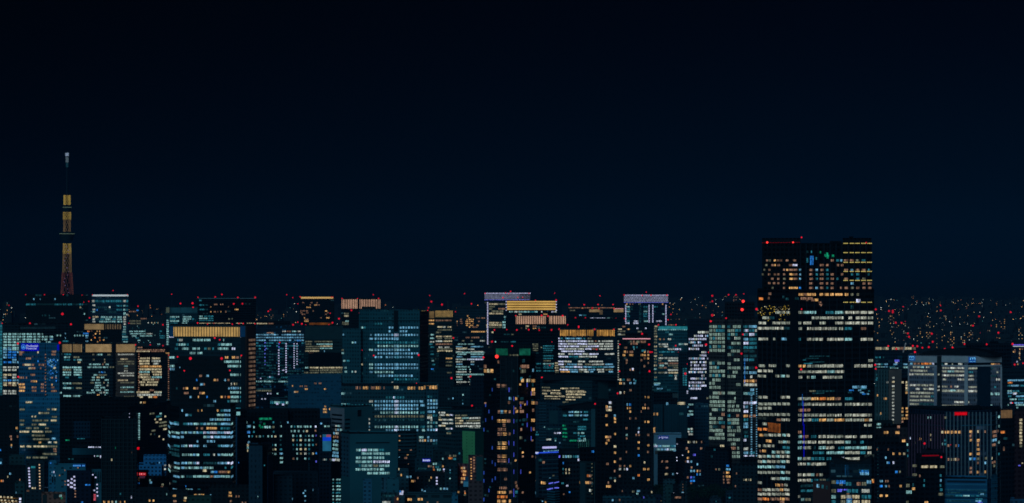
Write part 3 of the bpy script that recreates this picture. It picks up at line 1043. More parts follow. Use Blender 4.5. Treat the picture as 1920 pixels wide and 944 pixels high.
b = Bld('podium', 'low glazed podium with a row of bright blue white lamps along its roof edge', [(506, 2900), (540, 2880), (580, 2900)], 749.5, fac((0.03, 0.06, 0.07), 4, 3, .7, .6, .5, .1), depth=30)
b.rows(0, Z4, '95:930-960t 965-1010c 1015-1050t', 't', 4.5, 1.5)
b.rows(1, Z4, '95:1060-1130c 1135-1190t 1195-1250c', 't', 4.5, 1.5)
b.lamps(0, [(520, 757.5), (531, 758.8)], 1.8, LED)
b.lamps(1, [(543, 758.8), (555, 758.8), (563, 758), (572.5, 756.5)], 1.8, LED)
b.rows(0, Z4, '20:905-912s 926-940s 985-996c;45:1050-1075d;65:855-865s 880-892s', 's', 2.6)

b = Bld('office_tower', 'tower with a thin gold light box along its roof and many small warm windows', [(561, 5000), (627, 5000)], 556.5, fac(BLK, 4, 3, .7, .5, .4, .03))
b.panel(0, 564.5, 625, 557.0, 560.4, lit('gold_line', sr(222, 182, 112), 1, (.9, 1.1)), 'roof_light', 1.2)
b.rows(0, Z3, '170:1200-1215k 1270-1285k 1320-1330k;190:1300-1318a 1320-1345k 1262-1270k;210:1235-1270a;240:1182-1192k 1200-1222k 1230-1248k 1286-1295k 1400-1408a;255:1185-1200k 1235-1250k 1405-1420k;268:1195-1225k 1390-1405k;298:1212-1222a 1350-1362k 1400-1430a;312:1215-1250k;326:1215-1252a;240:1392-1400a', 'a', 2.4, 1.2)
b.beacon((562.8, 557), (621.5, 557.3), (624.5, 557.3), (558.3, 570), (619, 587.7), (616.8, 608.5))
b.panel(0, 580, 622, 605.5, 610.5, lit('amber_glow', sr(96, 52, 14), 1, (.8, 1.2), .05, .9), 'lit_storey', 0.6)
b.rows(0, Z3, '352:1305-1350a', 'a', 2.2, 1.4)

b = Bld('office_block', 'grey green block with close pale window bands under a blank top below the gold line', [(571, 3150), (644, 3160)], 611, fac((0.03, 0.042, 0.042), 4, 2.5, .8, .5, .6, .02))
b.panel(0, 572, 643, 612, 637, plain('grey_green_wall', (0.035, 0.05, 0.05)), 'attic', 0.6)
b.rows(0, Z5, '498:0-104e;520:0-104c;537:0-104y;555:0-104c', 'e', 2.2, 1.4)
b.rows(0, Z3, '498:1225-1285e 1300-1348e;520:1225-1276e 1320-1348c;540:1225-1348e;558:1225-1348e;578:1222-1340y;597:1255-1295k', 'e', 2.2, 1.4)
b.panel(0, 578, 640, 662, 686, plain('void_black', (0.004, 0.004, 0.005)), 'unlit_storeys', 0.8)
b.rows(0, Z5, '718:0-188y;738:0-188e;757:0-188e;772:0-188d', 'y', 2.6, 1.5)
b.rows(0, Z3, '718:1222-1250c 1262-1340y;740:1262-1340e;760:1215-1250e 1262-1340e', 'y', 2.6, 1.5)
b.rows(0, Z5, '580:34-40n;620:50-58d;645:50-57d;665:34-38b', 'n', 3)

b = Bld('office_block', 'plain dusky blue wall block with a few scattered orange windows, left of the wide office', [(540, 2850), (640, 2850)], 705, fac((0.02, 0.075, 0.115), 4, 3, .7, .4, .85))
b.rows(0, Z3, '850:1298-1320k 1338-1362k;874:1175-1202k 1218-1240k;898:1220-1244a 1382-1400a;922:1130-1166a 1130-1140w;872:1112-1122a', 'k', 2.8, 1.6)
b.rows(0, Z4, '150:1218-1228y;128:1385-1400a;152:1374-1405a;175:1374-1408a;150:1425-1435a', 'a', 3.2, 1.8)
b.tier('parapet_wall', [(566, 2855), (640, 2855)], 703, 707, fac((0.02, 0.075, 0.115)))

# black stepped tower
HB = fac((0.006, 0.0065, 0.008), 4.2, 3.2, .85, .5, .5, .01)
b = Bld('office_tower', 'black stepped tower with pale banded lower storeys, in front of the gold ribbed tower', [(313, 2255), (318, 2215), (336, 2195), (436, 2190), (442, 2215)], 764, HB, depth=40)
k1 = b.tier('upper_tower', [(320, 2212), (432, 2208)], 700, 766, HB, 30)
k2 = b.tier('upper_tower', [(328, 2215), (427, 2213)], 684, 702, HB, 26)
k3 = b.tier('upper_tower', [(333, 2218), (420, 2216)], 670, 686, HB, 22)
b.beacon((357, 672.5), (415.5, 672.5), r=3.0)
b.beacon((345.5, 695.5), (431, 695), (333, 669.5), r=1.9)
b.rows(k2, Z3, '715:165-170n', 'n', 2.4)
b.rows(k1, Z3, '787:332-354k 390-412n;822:305-316b 450-475a 482-490k 540-556n 570-586k;858:338-366n 368-378k;892:135-150d 195-205k 212-236a 282-300a 305-326k 575-588n;932:332-352k 358-378a', 'k', 4.0, 1.6)
b.rows(k1, Z4, '15:200-240k 332-348k 352-376a;48:250-268n 320-328a 392-402b 510-530a 540-556k 570-590o;84:450-472n 568-590t;130:', 'k', 4.0, 1.6)
ROWS4 = '''162:182-192n 316-328a 350-356a 480-494a 512-538t 540-592n;200:214-240n 244-268t 480-538c 542-592n;238:420-475n 480-538c 542-592n;275:195-230t 234-276n 280-304c 306-330c 336-364t 366-392n 396-420c 424-480c 484-508t 512-592n;
312:305-318k 340-364k 392-420a 424-450a 452-480a 512-536t 540-592t;348:176-200n 206-230c 236-274n 280-304c 308-330n 334-362t 366-390s 394-418n 422-450s 452-480s 484-508n 512-538n 542-592s;385:176-200n 366-392c 396-420n 424-448s 452-508n 512-592n;422:310-322n 396-418n 424-446n 454-464n;
460:180-204n 206-230c 246-272s 278-304n 308-330n 366-394n 486-510t 514-538n 542-592n;535:186-230c 236-276c 280-304n 308-330c 366-392t 398-420t 448-464w 486-510n 514-592c;605:180-204n 208-230n 236-274c 280-304n 308-332s 366-480d 486-538n 542-564n 566-592s;645:176-204n 206-230c 236-276c 280-330c 336-362n 366-392c 396-450c 546-560t;680:428-454n 458-484b 490-536k 540-566k 570-592a;718:176-206c 220-274d 280-304c 308-362c 366-420c 424-450k 454-508n 512-592c;830:218-248c 252-276n 318-340t'''
b.rows(2, Z4, ROWS4, 'n', 4.0, 2.0)
b.rows(1, Z4, '265:120-160t;275:100-160n;348:100-165c;385:100-165n;460:120-165t;540:100-165d;605:120-165n;645:120-165c;718:115-165n;830:110-160n;760:108-140d;855:100-158d;520:75-160d;490:80-165d', 'n', 3.6, 1.8)
b.rows(0, Z4, '265:80-96n;298:72-84n;345:75-88c;375:70-86n;460:70-86n;632:76-90w;665:72-90c;768:70-84w', 'n', 3.6, 1.8)
b.rows(2, Z4, '668:360-395y', 'e', 4.5, 1.2)
b.rows(3, Z4, '535:596-612c;605:596-612s;275:594-612c;348:594-612n;385:596-612n;460:596-610n;640:598-612t;718:598-616n', 'n', 3.6)

b = Bld('office_block', 'slim dark slab with a pale blue lit edge right beside the black stepped tower', [(438, 2420), (446, 2415), (463, 2425)], 771, fac((0.012, 0.016, 0.02), 4, 3))
b.panel(0, 439.5, 444.5, 782, 916, plain('edge_blue', (0.04, 0.15, 0.25)), 'edge_panel', 0.5)  # bluish light along the edge put into the panel's colour
b.panel(1, 443.5, 449.5, 772.5, 779, lit('edge_white', sr(120, 175, 180), 1, (.9, 1.1)), 'lit_panel', 0.6)
b.lamps(0, [(439.5, 869), (443.5, 868.6)], .9, LEDB)
b.rows(1, NAT, '868:447-449b', 'b', 3)

b = Bld('office_block', 'black broad block with rows of small square mint windows and a lit stair hall', [(460, 2480), (540, 2480)], 770, fac(BLK, 3.7, 3.4, .5, .5, .5, .02))
b.rows(0, Z4, '262:724-734c 786-796t 950-962t;302:728-740t 786-798c 948-964e;342:740-756n 784-798t 952-964t;380:745-756n 772-782t 808-818e 834-850c 866-876t 906-918c 938-946c 964-980y;454:940-952t 968-980c;490:940-956e 966-980y;528:942-950c 964-980c', 'c', 3.6)
b.rows(0, Z4, '232:834-944g;262:838-862d;275:870-888g;302:842-870g 876-936c;290:834-850g', 'g', 4.0, 2.0)
b.rows(0, Z4, '295:730-765n;430:740-758n;455:726-750y;475:728-755c;500:730-745y;345:735-760b', 'n', 4.4, .8)
b.tier('right_wing', [(540, 2475), (612, 2475)], 790, None, fac(BLK, 3.7, 3.4, .5, .5, .5, .02))
b.tier('roof_house', [(470, 2490), (600, 2490)], 768, 792, fac(BLK))
b.rows(1, Z4, '262:1012-1022d 1072-1082n;298:1102-1114c 1128-1140t 1156-1176c 1178-1196c 1210-1250c 1264-1276c;336:1102-1114c 1128-1142c 1162-1176c 1206-1214c 1230-1246y;376:1116-1130c 1148-1160t 1178-1192c 1222-1234t 1250-1262c 1280-1294c;412:1116-1130y 1150-1160t 1178-1194y 1218-1232c 1250-1264c 1280-1294t;452:1118-1128t 1150-1160t 1178-1194c 1220-1232t 1250-1264c 1282-1296t;488:1118-1130d 1148-1160c 1178-1194y 1218-1234y 1250-1264t;525:1150-1162c 1180-1194y 1216-1234w 1250-1264d 1282-1296y;568:1116-1132k 1150-1162c 1216-1234c 1250-1262t', 'c', 3.6)
b.rows(0, Z4, '295:1012-1026c;378:1010-1026c;410:1010-1026d;452:1010-1026d;490:1008-1030t;525:1008-1036n;562:1010-1036c;598:1010-1036c', 'c', 3.4, 2)
b.rows(1, Z4, '298:1304-1318s;332:1304-1316k;372:1310-1320p;450:1312-1320k;522:1312-1322b;592:1312-1320p', 's', 3.2)

b = Bld('office_block', 'dark block with a tall blue and pink video screen on its wall', [(598, 2440), (621, 2440)], 788, fac((0.014, 0.022, 0.034), 3.6, 3, .6, .5))
scr = b.panel(0, 605, 621, 815, 846, lit('screen_base', sr(30, 90, 120), 1, (.9, 1.1), .08, .4), 'video_screen', 0.6)
b.panel(0, 605.3, 620.5, 820, 827, lit('screen_blue', sr(14, 62, 200), 1, (1, 1), .1, .2), 'screen_band', 0.3, 0.7)
b.panel(0, 612, 620.5, 815.3, 819.5, lit('screen_pink', sr(150, 70, 100), 1, (1, 1), .1, .2), 'screen_band', 0.3, 0.7)
b.rows(0, Z4, '272:1352-1366n 1350-1360b;295:1384-1400c 1410-1430c;575:1374-1380w 1386-1392w 1398-1404c 1430-1436k;378:1350-1356k', 'c', 3.2)

b = Bld('office_tower', 'wider left one of the two plain dark shafts at the bottom', [(466.5, 2000), (492, 2000)], 836, fac((0.026, 0.04, 0.055), 4, 3, .4, .5, .7))
b.tier('roof_house', [(484, 2010), (490, 2010)], 834, 838, fac(BLK))
b.rows(0, NAT, '931:483-484c;873:495-497t', 'c', 2.5)
b = Bld('office_tower', 'right one of the two plain dark shafts, with a pale blue edge', [(491, 2030), (501, 2015), (511, 2035)], 838, fac((0.010, 0.012, 0.016), 4, 3, .4, .5, .7))
b.panel(1, 501.5, 511, 853, 950, plain('edge_blue2', (0.03, 0.10, 0.17)), 'end_wall', 0.4)
b.tier('roof_house', [(493, 2040), (504, 2045)], 836, 841, fac(BLK))
b.rows(1, NAT, '905:508.6-509.8y;873:502-503n', 'y', 3)

b = Bld('office_block', 'small ribbed grey green block at the bottom between the stepped tower and the narrow shafts', [(448, 2350), (466, 2350)], 868, fac((0.06, 0.10, 0.10), 60, 3, .3, .9, .6))
b.ribs(0, 449, 466, 2.6, 868.5, 903, 0.8, plain('teal_rib', (0.10, 0.15, 0.15)), 0.5)

b = Bld('apartment_block', 'bright teal balcony block at the bottom left of the teal fronted office', [(594, 2500), (622, 2490), (643, 2510)], 896, fac((0.04, 0.10, 0.12), 3.1, 3, .7, .5, .5, .1))
for i, y in enumerate(ar(899.5, 943, 8)):
    b.rows(0, NAT, '%g:596-600 603-608 609-613 615-621' % y, 'tcnt'[i % 4], 3.0, 2)
    b.rows(1, NAT, '%g:623.5-625.5 630-634 635-640' % y, 'ctc'[i % 3], 2.6, 2)
b.bands(0, 594.5, 621.5, 897, 946, 6.1, 1.0, plain('balcony_teal', (0.06, 0.22, 0.26)), 1.2)

# ================================================================= centre
b = Bld('office_tower', 'tower with a pink copper ribbed crown behind the big central grid office', [(640, 4050), (714, 4050)], 559.5, fac(BLK, 4, 3, .7, .5, .4, .03))
b.crown(0, 640.5, 671, 561.8, 579, PINK, 3.2, 1.5)
b.crown(0, 674, 713, 561.8, 579, PINK, 3.2, 1.5)
b.rows(0, Z5, '262:202-242e;282:204-242y;326:212-242c;338:188-242e;352:185-242e', 'e', 3.0, 2)
b.beacon((641.5, 560), (670.3, 560), (709.8, 560))
b.beacon((658.8, 582.3), (674.3, 587), (635.6, 598), (623.5, 605.5), D=3600, r=2.2)
b.panel(0, 679, 705, 575.2, 582, RIBD, 'roof_house', 2.4)

CW = (0.03, 0.095, 0.105)
b = Bld('office_tower', 'big central office with a blank teal top and a grid of small pale square windows', [(673, 3010), (692, 3000), (787, 3000)], 582, fac(CW, 4.2, 3.1, .6, .5, .5, .03, sr(20, 55, 62)))
b.tier('left_wing', [(642, 3005), (677, 3000)], 617, None, fac((0.025, 0.08, 0.09), 4.2, 3.1, .6, .5, .6))
b.tier('side_wing', [(787, 3000), (803, 3040)], 585, None, fac((0.008, 0.012, 0.014), 4.2, 3.1, .6, .5, .5))
b.panel(1, 738.5, 746.5, 582.3, 622, plain('slot_black', (0.006, 0.008, 0.01)), 'slot', 0.4)
b.panel(1, 674, 787, 601, 602.2, plain('slot_black', (0.006, 0.008, 0.01)), 'groove', 0.35)
gridA = [462 + 23.4 * i for i in range(16)]


def gcells(y, a, b_, m):
    return '%g:' % y + ' '.join('%g-%g%s' % (g, g + 14, m) for g in gridA if a <= g < b_)


SP = []
for y, runs in ((348, [(455, 520, 't')]), (380, [(570, 620, 'n'), (670, 830, 'n')]), (411, [(570, 600, 'n'), (670, 740, 'n')]), (442, [(455, 830, 'n')]), (474, [(455, 660, 'n')]), (506, [(455, 660, 't'), (670, 830, 't')]),
                (536, [(480, 830, 'c')]), (568, [(455, 760, 'n')]), (598, [(480, 830, 'n')]), (629, [(455, 530, 'n'), (550, 780, 'n')]), (691, [(455, 830, 'n')]), (722, [(455, 830, 'n')]), (755, [(455, 620, 'c')]), (786, [(485, 780, 'n')]), (816, [(625, 830, 't')]), (845, [(600, 615, 'w'), (690, 820, 'd')])):
    for a, b_, m in runs:
        SP.append(gcells(y, a, b_, m))
b.rows(1, Z5, ';'.join(SP), 'n', 3.6)
b.rows(1, Z5, '442:624-662s;474:624-662n;568:624-662c;629:624-662t;691:624-662n;722:624-662n;786:624-662t;598:624-662n;536:624-662n', 'n', 4.6, 2.2)
b.rows(0, Z5, '380:348-364c 372-386t;442:425-436n;474:415-446n;568:415-446c;691:415-446c;722:415-446c;755:418-446n;640:370-388d;690:350-364y', 'n', 3.4, 2)
b.rows(2, Z5, '440:192-202n;506:268-284c 292-306n;570:180-200e;595:182-202c;660:196-215c 225-250t;718:205-225c;752:208-228c 268-278c 290-306w', 'c', 3.2, 2)
b.beacon((700.7, 667), (785, 666), r=2.4)
b.beacon((679, 657), r=1.4)

b = Bld('office_block', 'wide office with an amber lit top storey, in front of the central grid office', [(640, 2760), (797, 2755), (822, 2765)], 721, fac((0.024, 0.06, 0.068), 4, 3, .65, .5, .5, .03))
b.tier('right_wing', [(799, 2745), (822, 2750)], 724, None, fac((0.04, 0.085, 0.10), 4, 3, .65, .5, .5))
b.panel(0, 640, 822 - 26, 720.5, 723, ROOF, 'eaves', 1.5)
b.rows(0, Z5, '888:300-320k 330-345k 362-378a 384-406a 430-460k 470-500a 505-512k 536-545k;885:624-662y;890:738-756a 762-784a 788-802a 830-844a 850-870a', 'a', 5.4, 1.8)
b.rows(1, Z5, '884:876-888a 896-915a 922-940a 945-965a 970-988a', 'a', 6.4, 2)
b.rows(2, Z5, '884:920-940a 945-965a 970-988a', 'a', 6.4, 2)
SP = []
for y, runs in ((85, [(455, 840, 'n')]), (118, [(455, 840, 'n')]), (148, [(455, 840, 'n')]), (180, [(505, 840, 'c')]), (212, [(455, 840, 'e')]), (240, [(455, 840, 'd')]), (300, [(455, 840, 'c')]), (328, [(555, 760, 'n'), (800, 840, 'n')]), (52, [(555, 710, 't')])):
    for a, b_, m in runs:
        SP.append(gcells(y, a, b_, m))
b.rows(0, Z6, ';'.join(SP), 'n', 4.0)
b.rows(0, Z6, rep([118, 148, 180, 85, 300, 328], '626-662s'), 's', 4.2, 2)
b.rows(0, Z6, '85:415-428w 432-446w;118:370-384k 405-445c;112:180-220c 228-255t;52:610-635s;20:180-205c;328:860-884c;85:840-870n;118:846-884n;180:846-884t;212:840-880e;240:840-880d;300:846-884t;388:835-850c 854-872c;415:835-850w 856-872w 876-892a', 'c', 4.0, 2)
b.rows(2, Z6, '45:902-920t 930-944t;78:904-920n 928-944n 952-968c 974-990n;106:904-920n 928-944n 952-968n 974-990n;138:904-920n 928-944n 952-968n 974-990n;172:904-944n 952-968n;205:904-944e 950-966t 974-988t;222:904-944w;240:928-946w;265:904-918c 928-944c 952-966t 974-988c;297:904-918c 928-944c 974-988t;325:904-918n 928-944n 952-968n 974-990s;388:904-920n;415:904-920n 928-944w 952-968n 974-990n;440:950-966d 974-988t', 'n', 4.0)
b.beacon((781, 719), r=1.4, mat=BEAC)

b = Bld('office_block', 'grey and teal corner block with dark window slots and a lit pale left face', [(619, 2520), (646, 2500), (698, 2520)], 764, fac((0.05, 0.115, 0.125), 4, 4, .1, .1, .9))
b.panel(0, 619.3, 645.8, 765, 866, fac((0.42, 0.24, 0.24), 4, 4, .1, .1, .9), 'pale_face', 0.3)  # light falling on the left face put into a paler wall colour
for y in (778.5, 786.5, 794, 802):
    b.panel(0, 623, 642, y - 1.6, y + 1.6, plain('slot_black', (0.006, 0.008, 0.01)), 'window_slot', 0.5)
    b.panel(1, 647, 655.5, y + 7, y + 10, plain('slot_black', (0.006, 0.008, 0.01)), 'window_slot', 0.4)
b.panel(1, 670.5, 677, 769, 781, plain('slot_black', (0.006, 0.008, 0.01)), 'opening', 0.4)
b.rows(0, Z6, '295:130-144w 148-172c;325:130-142w 148-164n 170-190c;354:114-128n 134-158w;384:114-124a 128-156k;420:112-126c 130-158n;452:112-156c;486:108-156c;518:110-158n;545:106-158n;578:86-100c 106-126s 130-168w', 'c', 4.2, 2)
b.rows(1, Z6, '235:410-420w;270:411-419w;300:411-419n;330:411-420w', 'w', 3.8)
b.tier('roof_house', [(640, 2530), (697, 2540)], 761.5, 765, fac(BLK))
b.strip(1, 640, 759.5, 692, 758.5, 6.0, .6, LIT['t'])

b = Bld('office_block', 'teal fronted office with seven short rows of bright windows, lowest in the centre left', [(640, 2320), (656, 2305), (746, 2310)], 814, fac((0.03, 0.10, 0.11), 4, 4, .1, .1, .9))
b.panel(0, 640.5, 655.5, 815, 893, fac((0.05, 0.085, 0.11), 3.7, 6, .5, .45, .3), 'side_wall', 0.3)
b.panel(1, 667, 730, 829.5, 831.5, plain('slot_black', (0.006, 0.008, 0.01)), 'window_slot', 0.4)
b.rows(1, Z6, '495:304-322c 326-342c 352-392s 402-440c 450-490c 500-540t;525:352-392c 400-440c 452-492c 500-540c 548-588c;560:304-342c 352-392c 400-440c 452-490c 498-540c;594:302-342c 352-392c 400-438c 448-492s 498-540s 546-586s;627:328-342t 352-392c 400-440c 450-490e 500-540c 546-584c;658:302-342c 352-392c 400-440c 450-490c 500-540c;690:398-440c 450-492c 500-540c 546-588c', 'c', 4.2, 1.7)
b.tier('roof_slab', [(638, 2330), (742, 2332)], 812, 815, fac(BLK))

b = Bld('apartment_block', 'dark balcony block right of the teal fronted office with a few orange windows', [(745, 2420), (781, 2425)], 812, fac((0.02, 0.045, 0.05), 3.1, 8, .9, .5, .2))
b.bands(0, 747, 778, 815, 890, 6.7, 2.2, plain('balcony_dark', (0.03, 0.07, 0.08)), 1.2)
b.rows(0, Z6, '375:664-676k;420:664-676a;492:662-676k 758-772k;540:730-746a;550:662-672n;562:710-734k;608:740-748k;656:664-674y', 'a', 3.4)

b = Bld('office_block', 'curved low office with five bright white window rows', [(820, 2700), (853, 2680), (903, 2695)], 769, fac((0.03, 0.055, 0.06), 4, 3, .8, .5, .5, .02))
b.rows(0, Z6, '180:1000-1014w 1024-1056w;200:1008-1050w 1060-1090y 1094-1122s;240:1000-1028y 1032-1080w 1086-1122w;270:1030-1080w 1088-1122w;290:1000-1020w 1022-1056y;220:1000-1020e;315:1062-1090w 1094-1120s;355:1068-1104e;340:1075-1100d', 'w', 2.8, 1.3)
b.rows(1, Z6, '204:1140-1180e 1190-1240e;226:1140-1190y 1196-1250c 1256-1350w;248:1140-1165e 1170-1205y 1230-1350e;270:1140-1200y 1206-1280w 1284-1350w;294:1140-1170w 1176-1240w 1246-1350w;312:1258-1290w 1296-1346w', 'w', 2.8, 1.3)
b.beacon((885, 761), r=2.6)
b.tier('dark_wing', [(848, 2720), (890, 2725)], 764, None, fac(BLK))

b = Bld('office_tower', 'slim tower with a gold grid crown in two pieces right of the central grid office', [(785, 3700), (804, 3690), (852, 3700)], 582.5, fac((0.025, 0.035, 0.035), 4, 2, .8, .5, .5, .08, sr(50, 60, 55)))
gg = b.crown(0, 791, 801.5, 583, 595, GOLD, 2.6, 0.7, plain('gold_rib', (0.2, 0.14, 0.07)))
b.crown(1, 816.5, 848.5, 583, 594.8, GOLD, 2.4, 0.7, plain('gold_rib', (0.2, 0.14, 0.07)))
b.bands(1, 816.5, 848.5, 585.5, 594, 2.6, 0.6, plain('gold_rib', (0.2, 0.14, 0.07)), 1.6)
b.panel(1, 805, 814, 584, 597, lit('tan_dim2', sr(110, 90, 58), 1, (.8, 1.1), .1, .4), 'crown', 0.6)  # dimmer crown piece, its floodlight put in as glow
b.rows(0, Z5, '320:862-904a;350:862-904a', 'a', 3.0, 2)
b.rows(1, Z5, '320:918-962a 975-1110k;348:918-962a;375:990-1034y 1040-1060w 1075-1110y;400:990-1110e;420:978-1020e;455:978-1030y 1040-1112y;472:985-1030e 1050-1114e;495:975-1030w 1036-1114y;520:975-1114k;546:1000-1030w 1050-1090w;560:985-1114e;578:988-1114y;640:1045-1114a;670:1050-1114e;700:1060-1114e;740:1066-1116s', 'y', 2.6, 1.5)
b.rows(1, Z5, '440:928-960c;470:928-962c;500:925-962w;520:922-950t;545:930-962t;580:928-955d;605:930-960t;640:930-962d;660:940-960c;692:944-970t;724:930-962b;760:940-960t;790:920-950c 960-1000c;805:920-950c 955-1000c;825:920-948t 955-1000t;600:978-1010d;620:980-1010d;800:1068-1112k', 'c', 2.6, 1.5)
b.beacon((785.8, 583), (802, 582.5), (803.5, 577.5), (787.5, 596), (801.8, 626))
b.beacon((850, 634), (846.5, 709.5), (882, 706), D=2690, r=2.3)

b = Bld('office_tower', 'broad tower with orange dotted windows above and white window rows below', [(851, 3850), (912, 3850)], 578, fac((0.02, 0.03, 0.04), 3.8, 2, .7, .5, .5, .06))
b.rows(0, Z5, '282:1238-1250a;298:1252-1262a;312:1180-1196k 1236-1246a 1252-1276a 1286-1296a;328:1152-1160a 1178-1200k 1226-1246a 1254-1292a 1330-1345k;345:1150-1158k 1180-1200k 1226-1250a 1258-1268a 1284-1296a;362:1154-1160k 1230-1248a 1262-1290a 1320-1336a;376:1256-1264a 1280-1330k;300:1316-1348k 1356-1390k', 'a', 2.2, 1.2)
b.rows(0, Z5, '415:1275-1392a;464:1228-1262k 1275-1345k;492:1195-1216e 1268-1286e 1348-1390w', 'a', 2.6, 1.2)
for y in ar(520, 860, 17):
    m_ = random.choice('ccwwn')
    b.rows(0, Z5, '%g:%g-%g %g-%g' % (y, random.choice((1145, 1150, 1160)), random.choice((1235, 1200, 1235)), random.choice((1245, 1270)), random.choice((1300, 1390, 1375)) if y < 700 else 1260), m_, 2.3, 1.2)
b.rows(0, Z5, '648:1145-1235w 1240-1380s;590:1145-1390c;775:1145-1380c;555:1145-1240y', 'w', 2.6, 1.2)
b.beacon((884, 570), r=2.2)
b.beacon((854, 585), (906, 670.5), r=1.5)

b = Bld('office_block', 'dark blank block left of the black apartment tower with amber windows', [(845, 2860), (905, 2865)], 726, fac((0.02, 0.035, 0.04), 4, 3, .6, .5, .6, .01))
b.tier('roof_house', [(850, 2870), (880, 2870)], 722, 727, fac(BLK))
b.tier('right_wing', [(881, 2850), (908, 2855)], 706, None, fac((0.012, 0.02, 0.028), 4, 3, .6, .5, .6, .02))
b.rows(1, Z5, '870:1335-1370c;890:1340-1350t;920:1340-1360c;935:1355-1370b', 'c', 3, 1.5)
b.rows(0, Z6, '30:1200-1210c;60:1115-1125n;75:1280-1300c 1200-1206t;105:1200-1206n', 'c', 3)
b.rows(1, Z6, '5:1340-1370c;25:1330-1372w;45:1324-1372c;62:1330-1372n;78:1290-1306c 1320-1372c;105:1318-1372s;130:1318-1372n;155:1340-1372c;185:1350-1372d', 'c', 3.2, 2)

b = Bld('office_block', 'dark narrow blocks stacked behind the wide office on its right side', [(803, 2950), (850, 2950)], 690, fac((0.012, 0.022, 0.026), 4, 3, .6, .5, .6, .015))
b.rows(0, Z5, '730:935-960b;745:950-970d;760:1070-1110e', 'b', 2.4)
b.tier('roof_house', [(823, 2960), (836, 2960)], 660, 691, fac(BLK))

b = Bld('apartment_block', 'pale green wall block with a column of small dark holes, beside the black lit tower', [(867, 2600), (891, 2590), (907, 2600)], 808, fac((0.018, 0.085, 0.062), 4, 4, .1, .1, .9))
b.panel(0, 867.3, 890.6, 809, 870, fac((0.22, 0.44, 0.15), 3.1, 7, .18, .22, .3), 'green_face', 0.3)

# ================================================================= right of centre
b = Bld('office_tower', 'left one of the two towers topped by a white lattice light box', [(909, 4050), (972, 4040), (994, 4060)], 549, fac((0.016, 0.02, 0.026), 4, 2, .8, .5, .5, .06, sr(60, 60, 45)))


def lattice_crown(b, fi, x0, x1, y0, y1):
    p = b.panel(fi, x0, x1, y0 + 2, y1 - 1, LATT, 'crown', 0.5)
    m = MB()
    n = 26
    dx = (x1 - x0) / n
    for i in range(n):
        x = x0 + dx * i
        for q in range(4):
            h = (y1 - y0 - 3) / 4
            xx = x + dx * (0.25 if q % 2 else 0.7)
            b._box(fi, xx, xx + dx * .35, y0 + 2 + h * q, y0 + 2 + h * (q + .8), .4, 1.2, m)
    b.onface(fi, 'lattice', m, [STEEL], parent=p)
    b.strip(fi, x0 + .5, y0 + .8, x1 - .5, y0 + .8, 2.6, .8, LED)
    b.strip(fi, x0 + .5, y1 - .5, x1 - .5, y1 - .5, 2.6, .6, LEDB)


lattice_crown(b, 0, 909, 971.5, 549.5, 563)
lattice_crown(b, 1, 972.5, 993.5, 549.5, 563)
b.strip(0, 914.6, 568, 914.6, 645, 2.9, 1.0, LED)
b.strip(0, 949.5, 564, 949.5, 592, 2.9, .8, LEDB)
b.rows(0, Z7, '182:122-200y 206-258e;203:122-170e;222:120-150e 200-258k;243:140-200e 210-240e;262:120-170y 178-240y;290:245-258c;322:90-108k;340:122-200y 205-230e;358:88-108y 120-228y;376:88-108y 122-228e;292:246-332c;312:250-332t;335:234-330c;358:234-332c;378:234-332c;420:140-165y;410:100-108y', 'y', 3.0, 1.5)
b.beacon((909.8, 550.5), (948, 549.5), (957.5, 547), (992, 550.5), (954, 551), (943, 558.5), (971, 558), (980, 558), r=1.7)

b = Bld('office_tower', 'tower with four long gold light bands around its top', [(948, 3820), (1044, 3820)], 564, fac(BLK, 4, 2.5, .7, .5, .5, .04))
p_ = b.panel(0, 950.5, 1042.5, 564.2, 582, lit('gold_dim', sr(120, 88, 40), 1, (.9, 1.1), .05, .2), 'crown', 0.5)
for y in (566.2, 570.6, 575.2, 579.8):
    b.panel(0, 950.5, 1042.5, y - 1.1, y + 1.1, lit('gold_band', sr(228, 184, 98), 1, (.9, 1.1), .05, .15), 'light_band', 0.6, 0.6)
b.strip(0, 949.2, 566, 949.2, 582, 4.2, 1.0, LED)
b.strip(0, 1043, 566, 1043, 582, 4.2, 1.0, LED)
b.rows(0, Z7, '247:290-325c 335-370w 376-412c 416-462c 470-500t 505-530c 560-570w 645-665s 672-690w;268:370-395y 580-612a', 'c', 2.8, 1.6)
b.beacon((1004, 563.5), (1042.8, 563), r=1.8)

b = Bld('office_tower', 'dark tower with a wide copper ribbed crown below the gold banded one', [(966, 3560), (1061, 3560)], 592.5, fac(BLK, 4, 2.5, .7, .5, .5, .03))
b.crown(0, 967.5, 1024.5, 593, 607.8, PINK, 3.4, 1.6)
b.crown(0, 1029.8, 1034.5, 593, 607.8, PINK, 3.4, 1.4, None, False)
b.crown(0, 1036.5, 1060.5, 593, 607.8, PINK, 3.4, 1.6)
b.rows(0, Z7, '368:430-458y 490-520k;386:390-400k 430-440y;388:490-520a 535-548k;380:560-600d', 'y', 2.6, 1.4)
b.beacon((967, 592.3), (1015.5, 592), (1027.5, 593), (1055, 592.5), r=2.0)

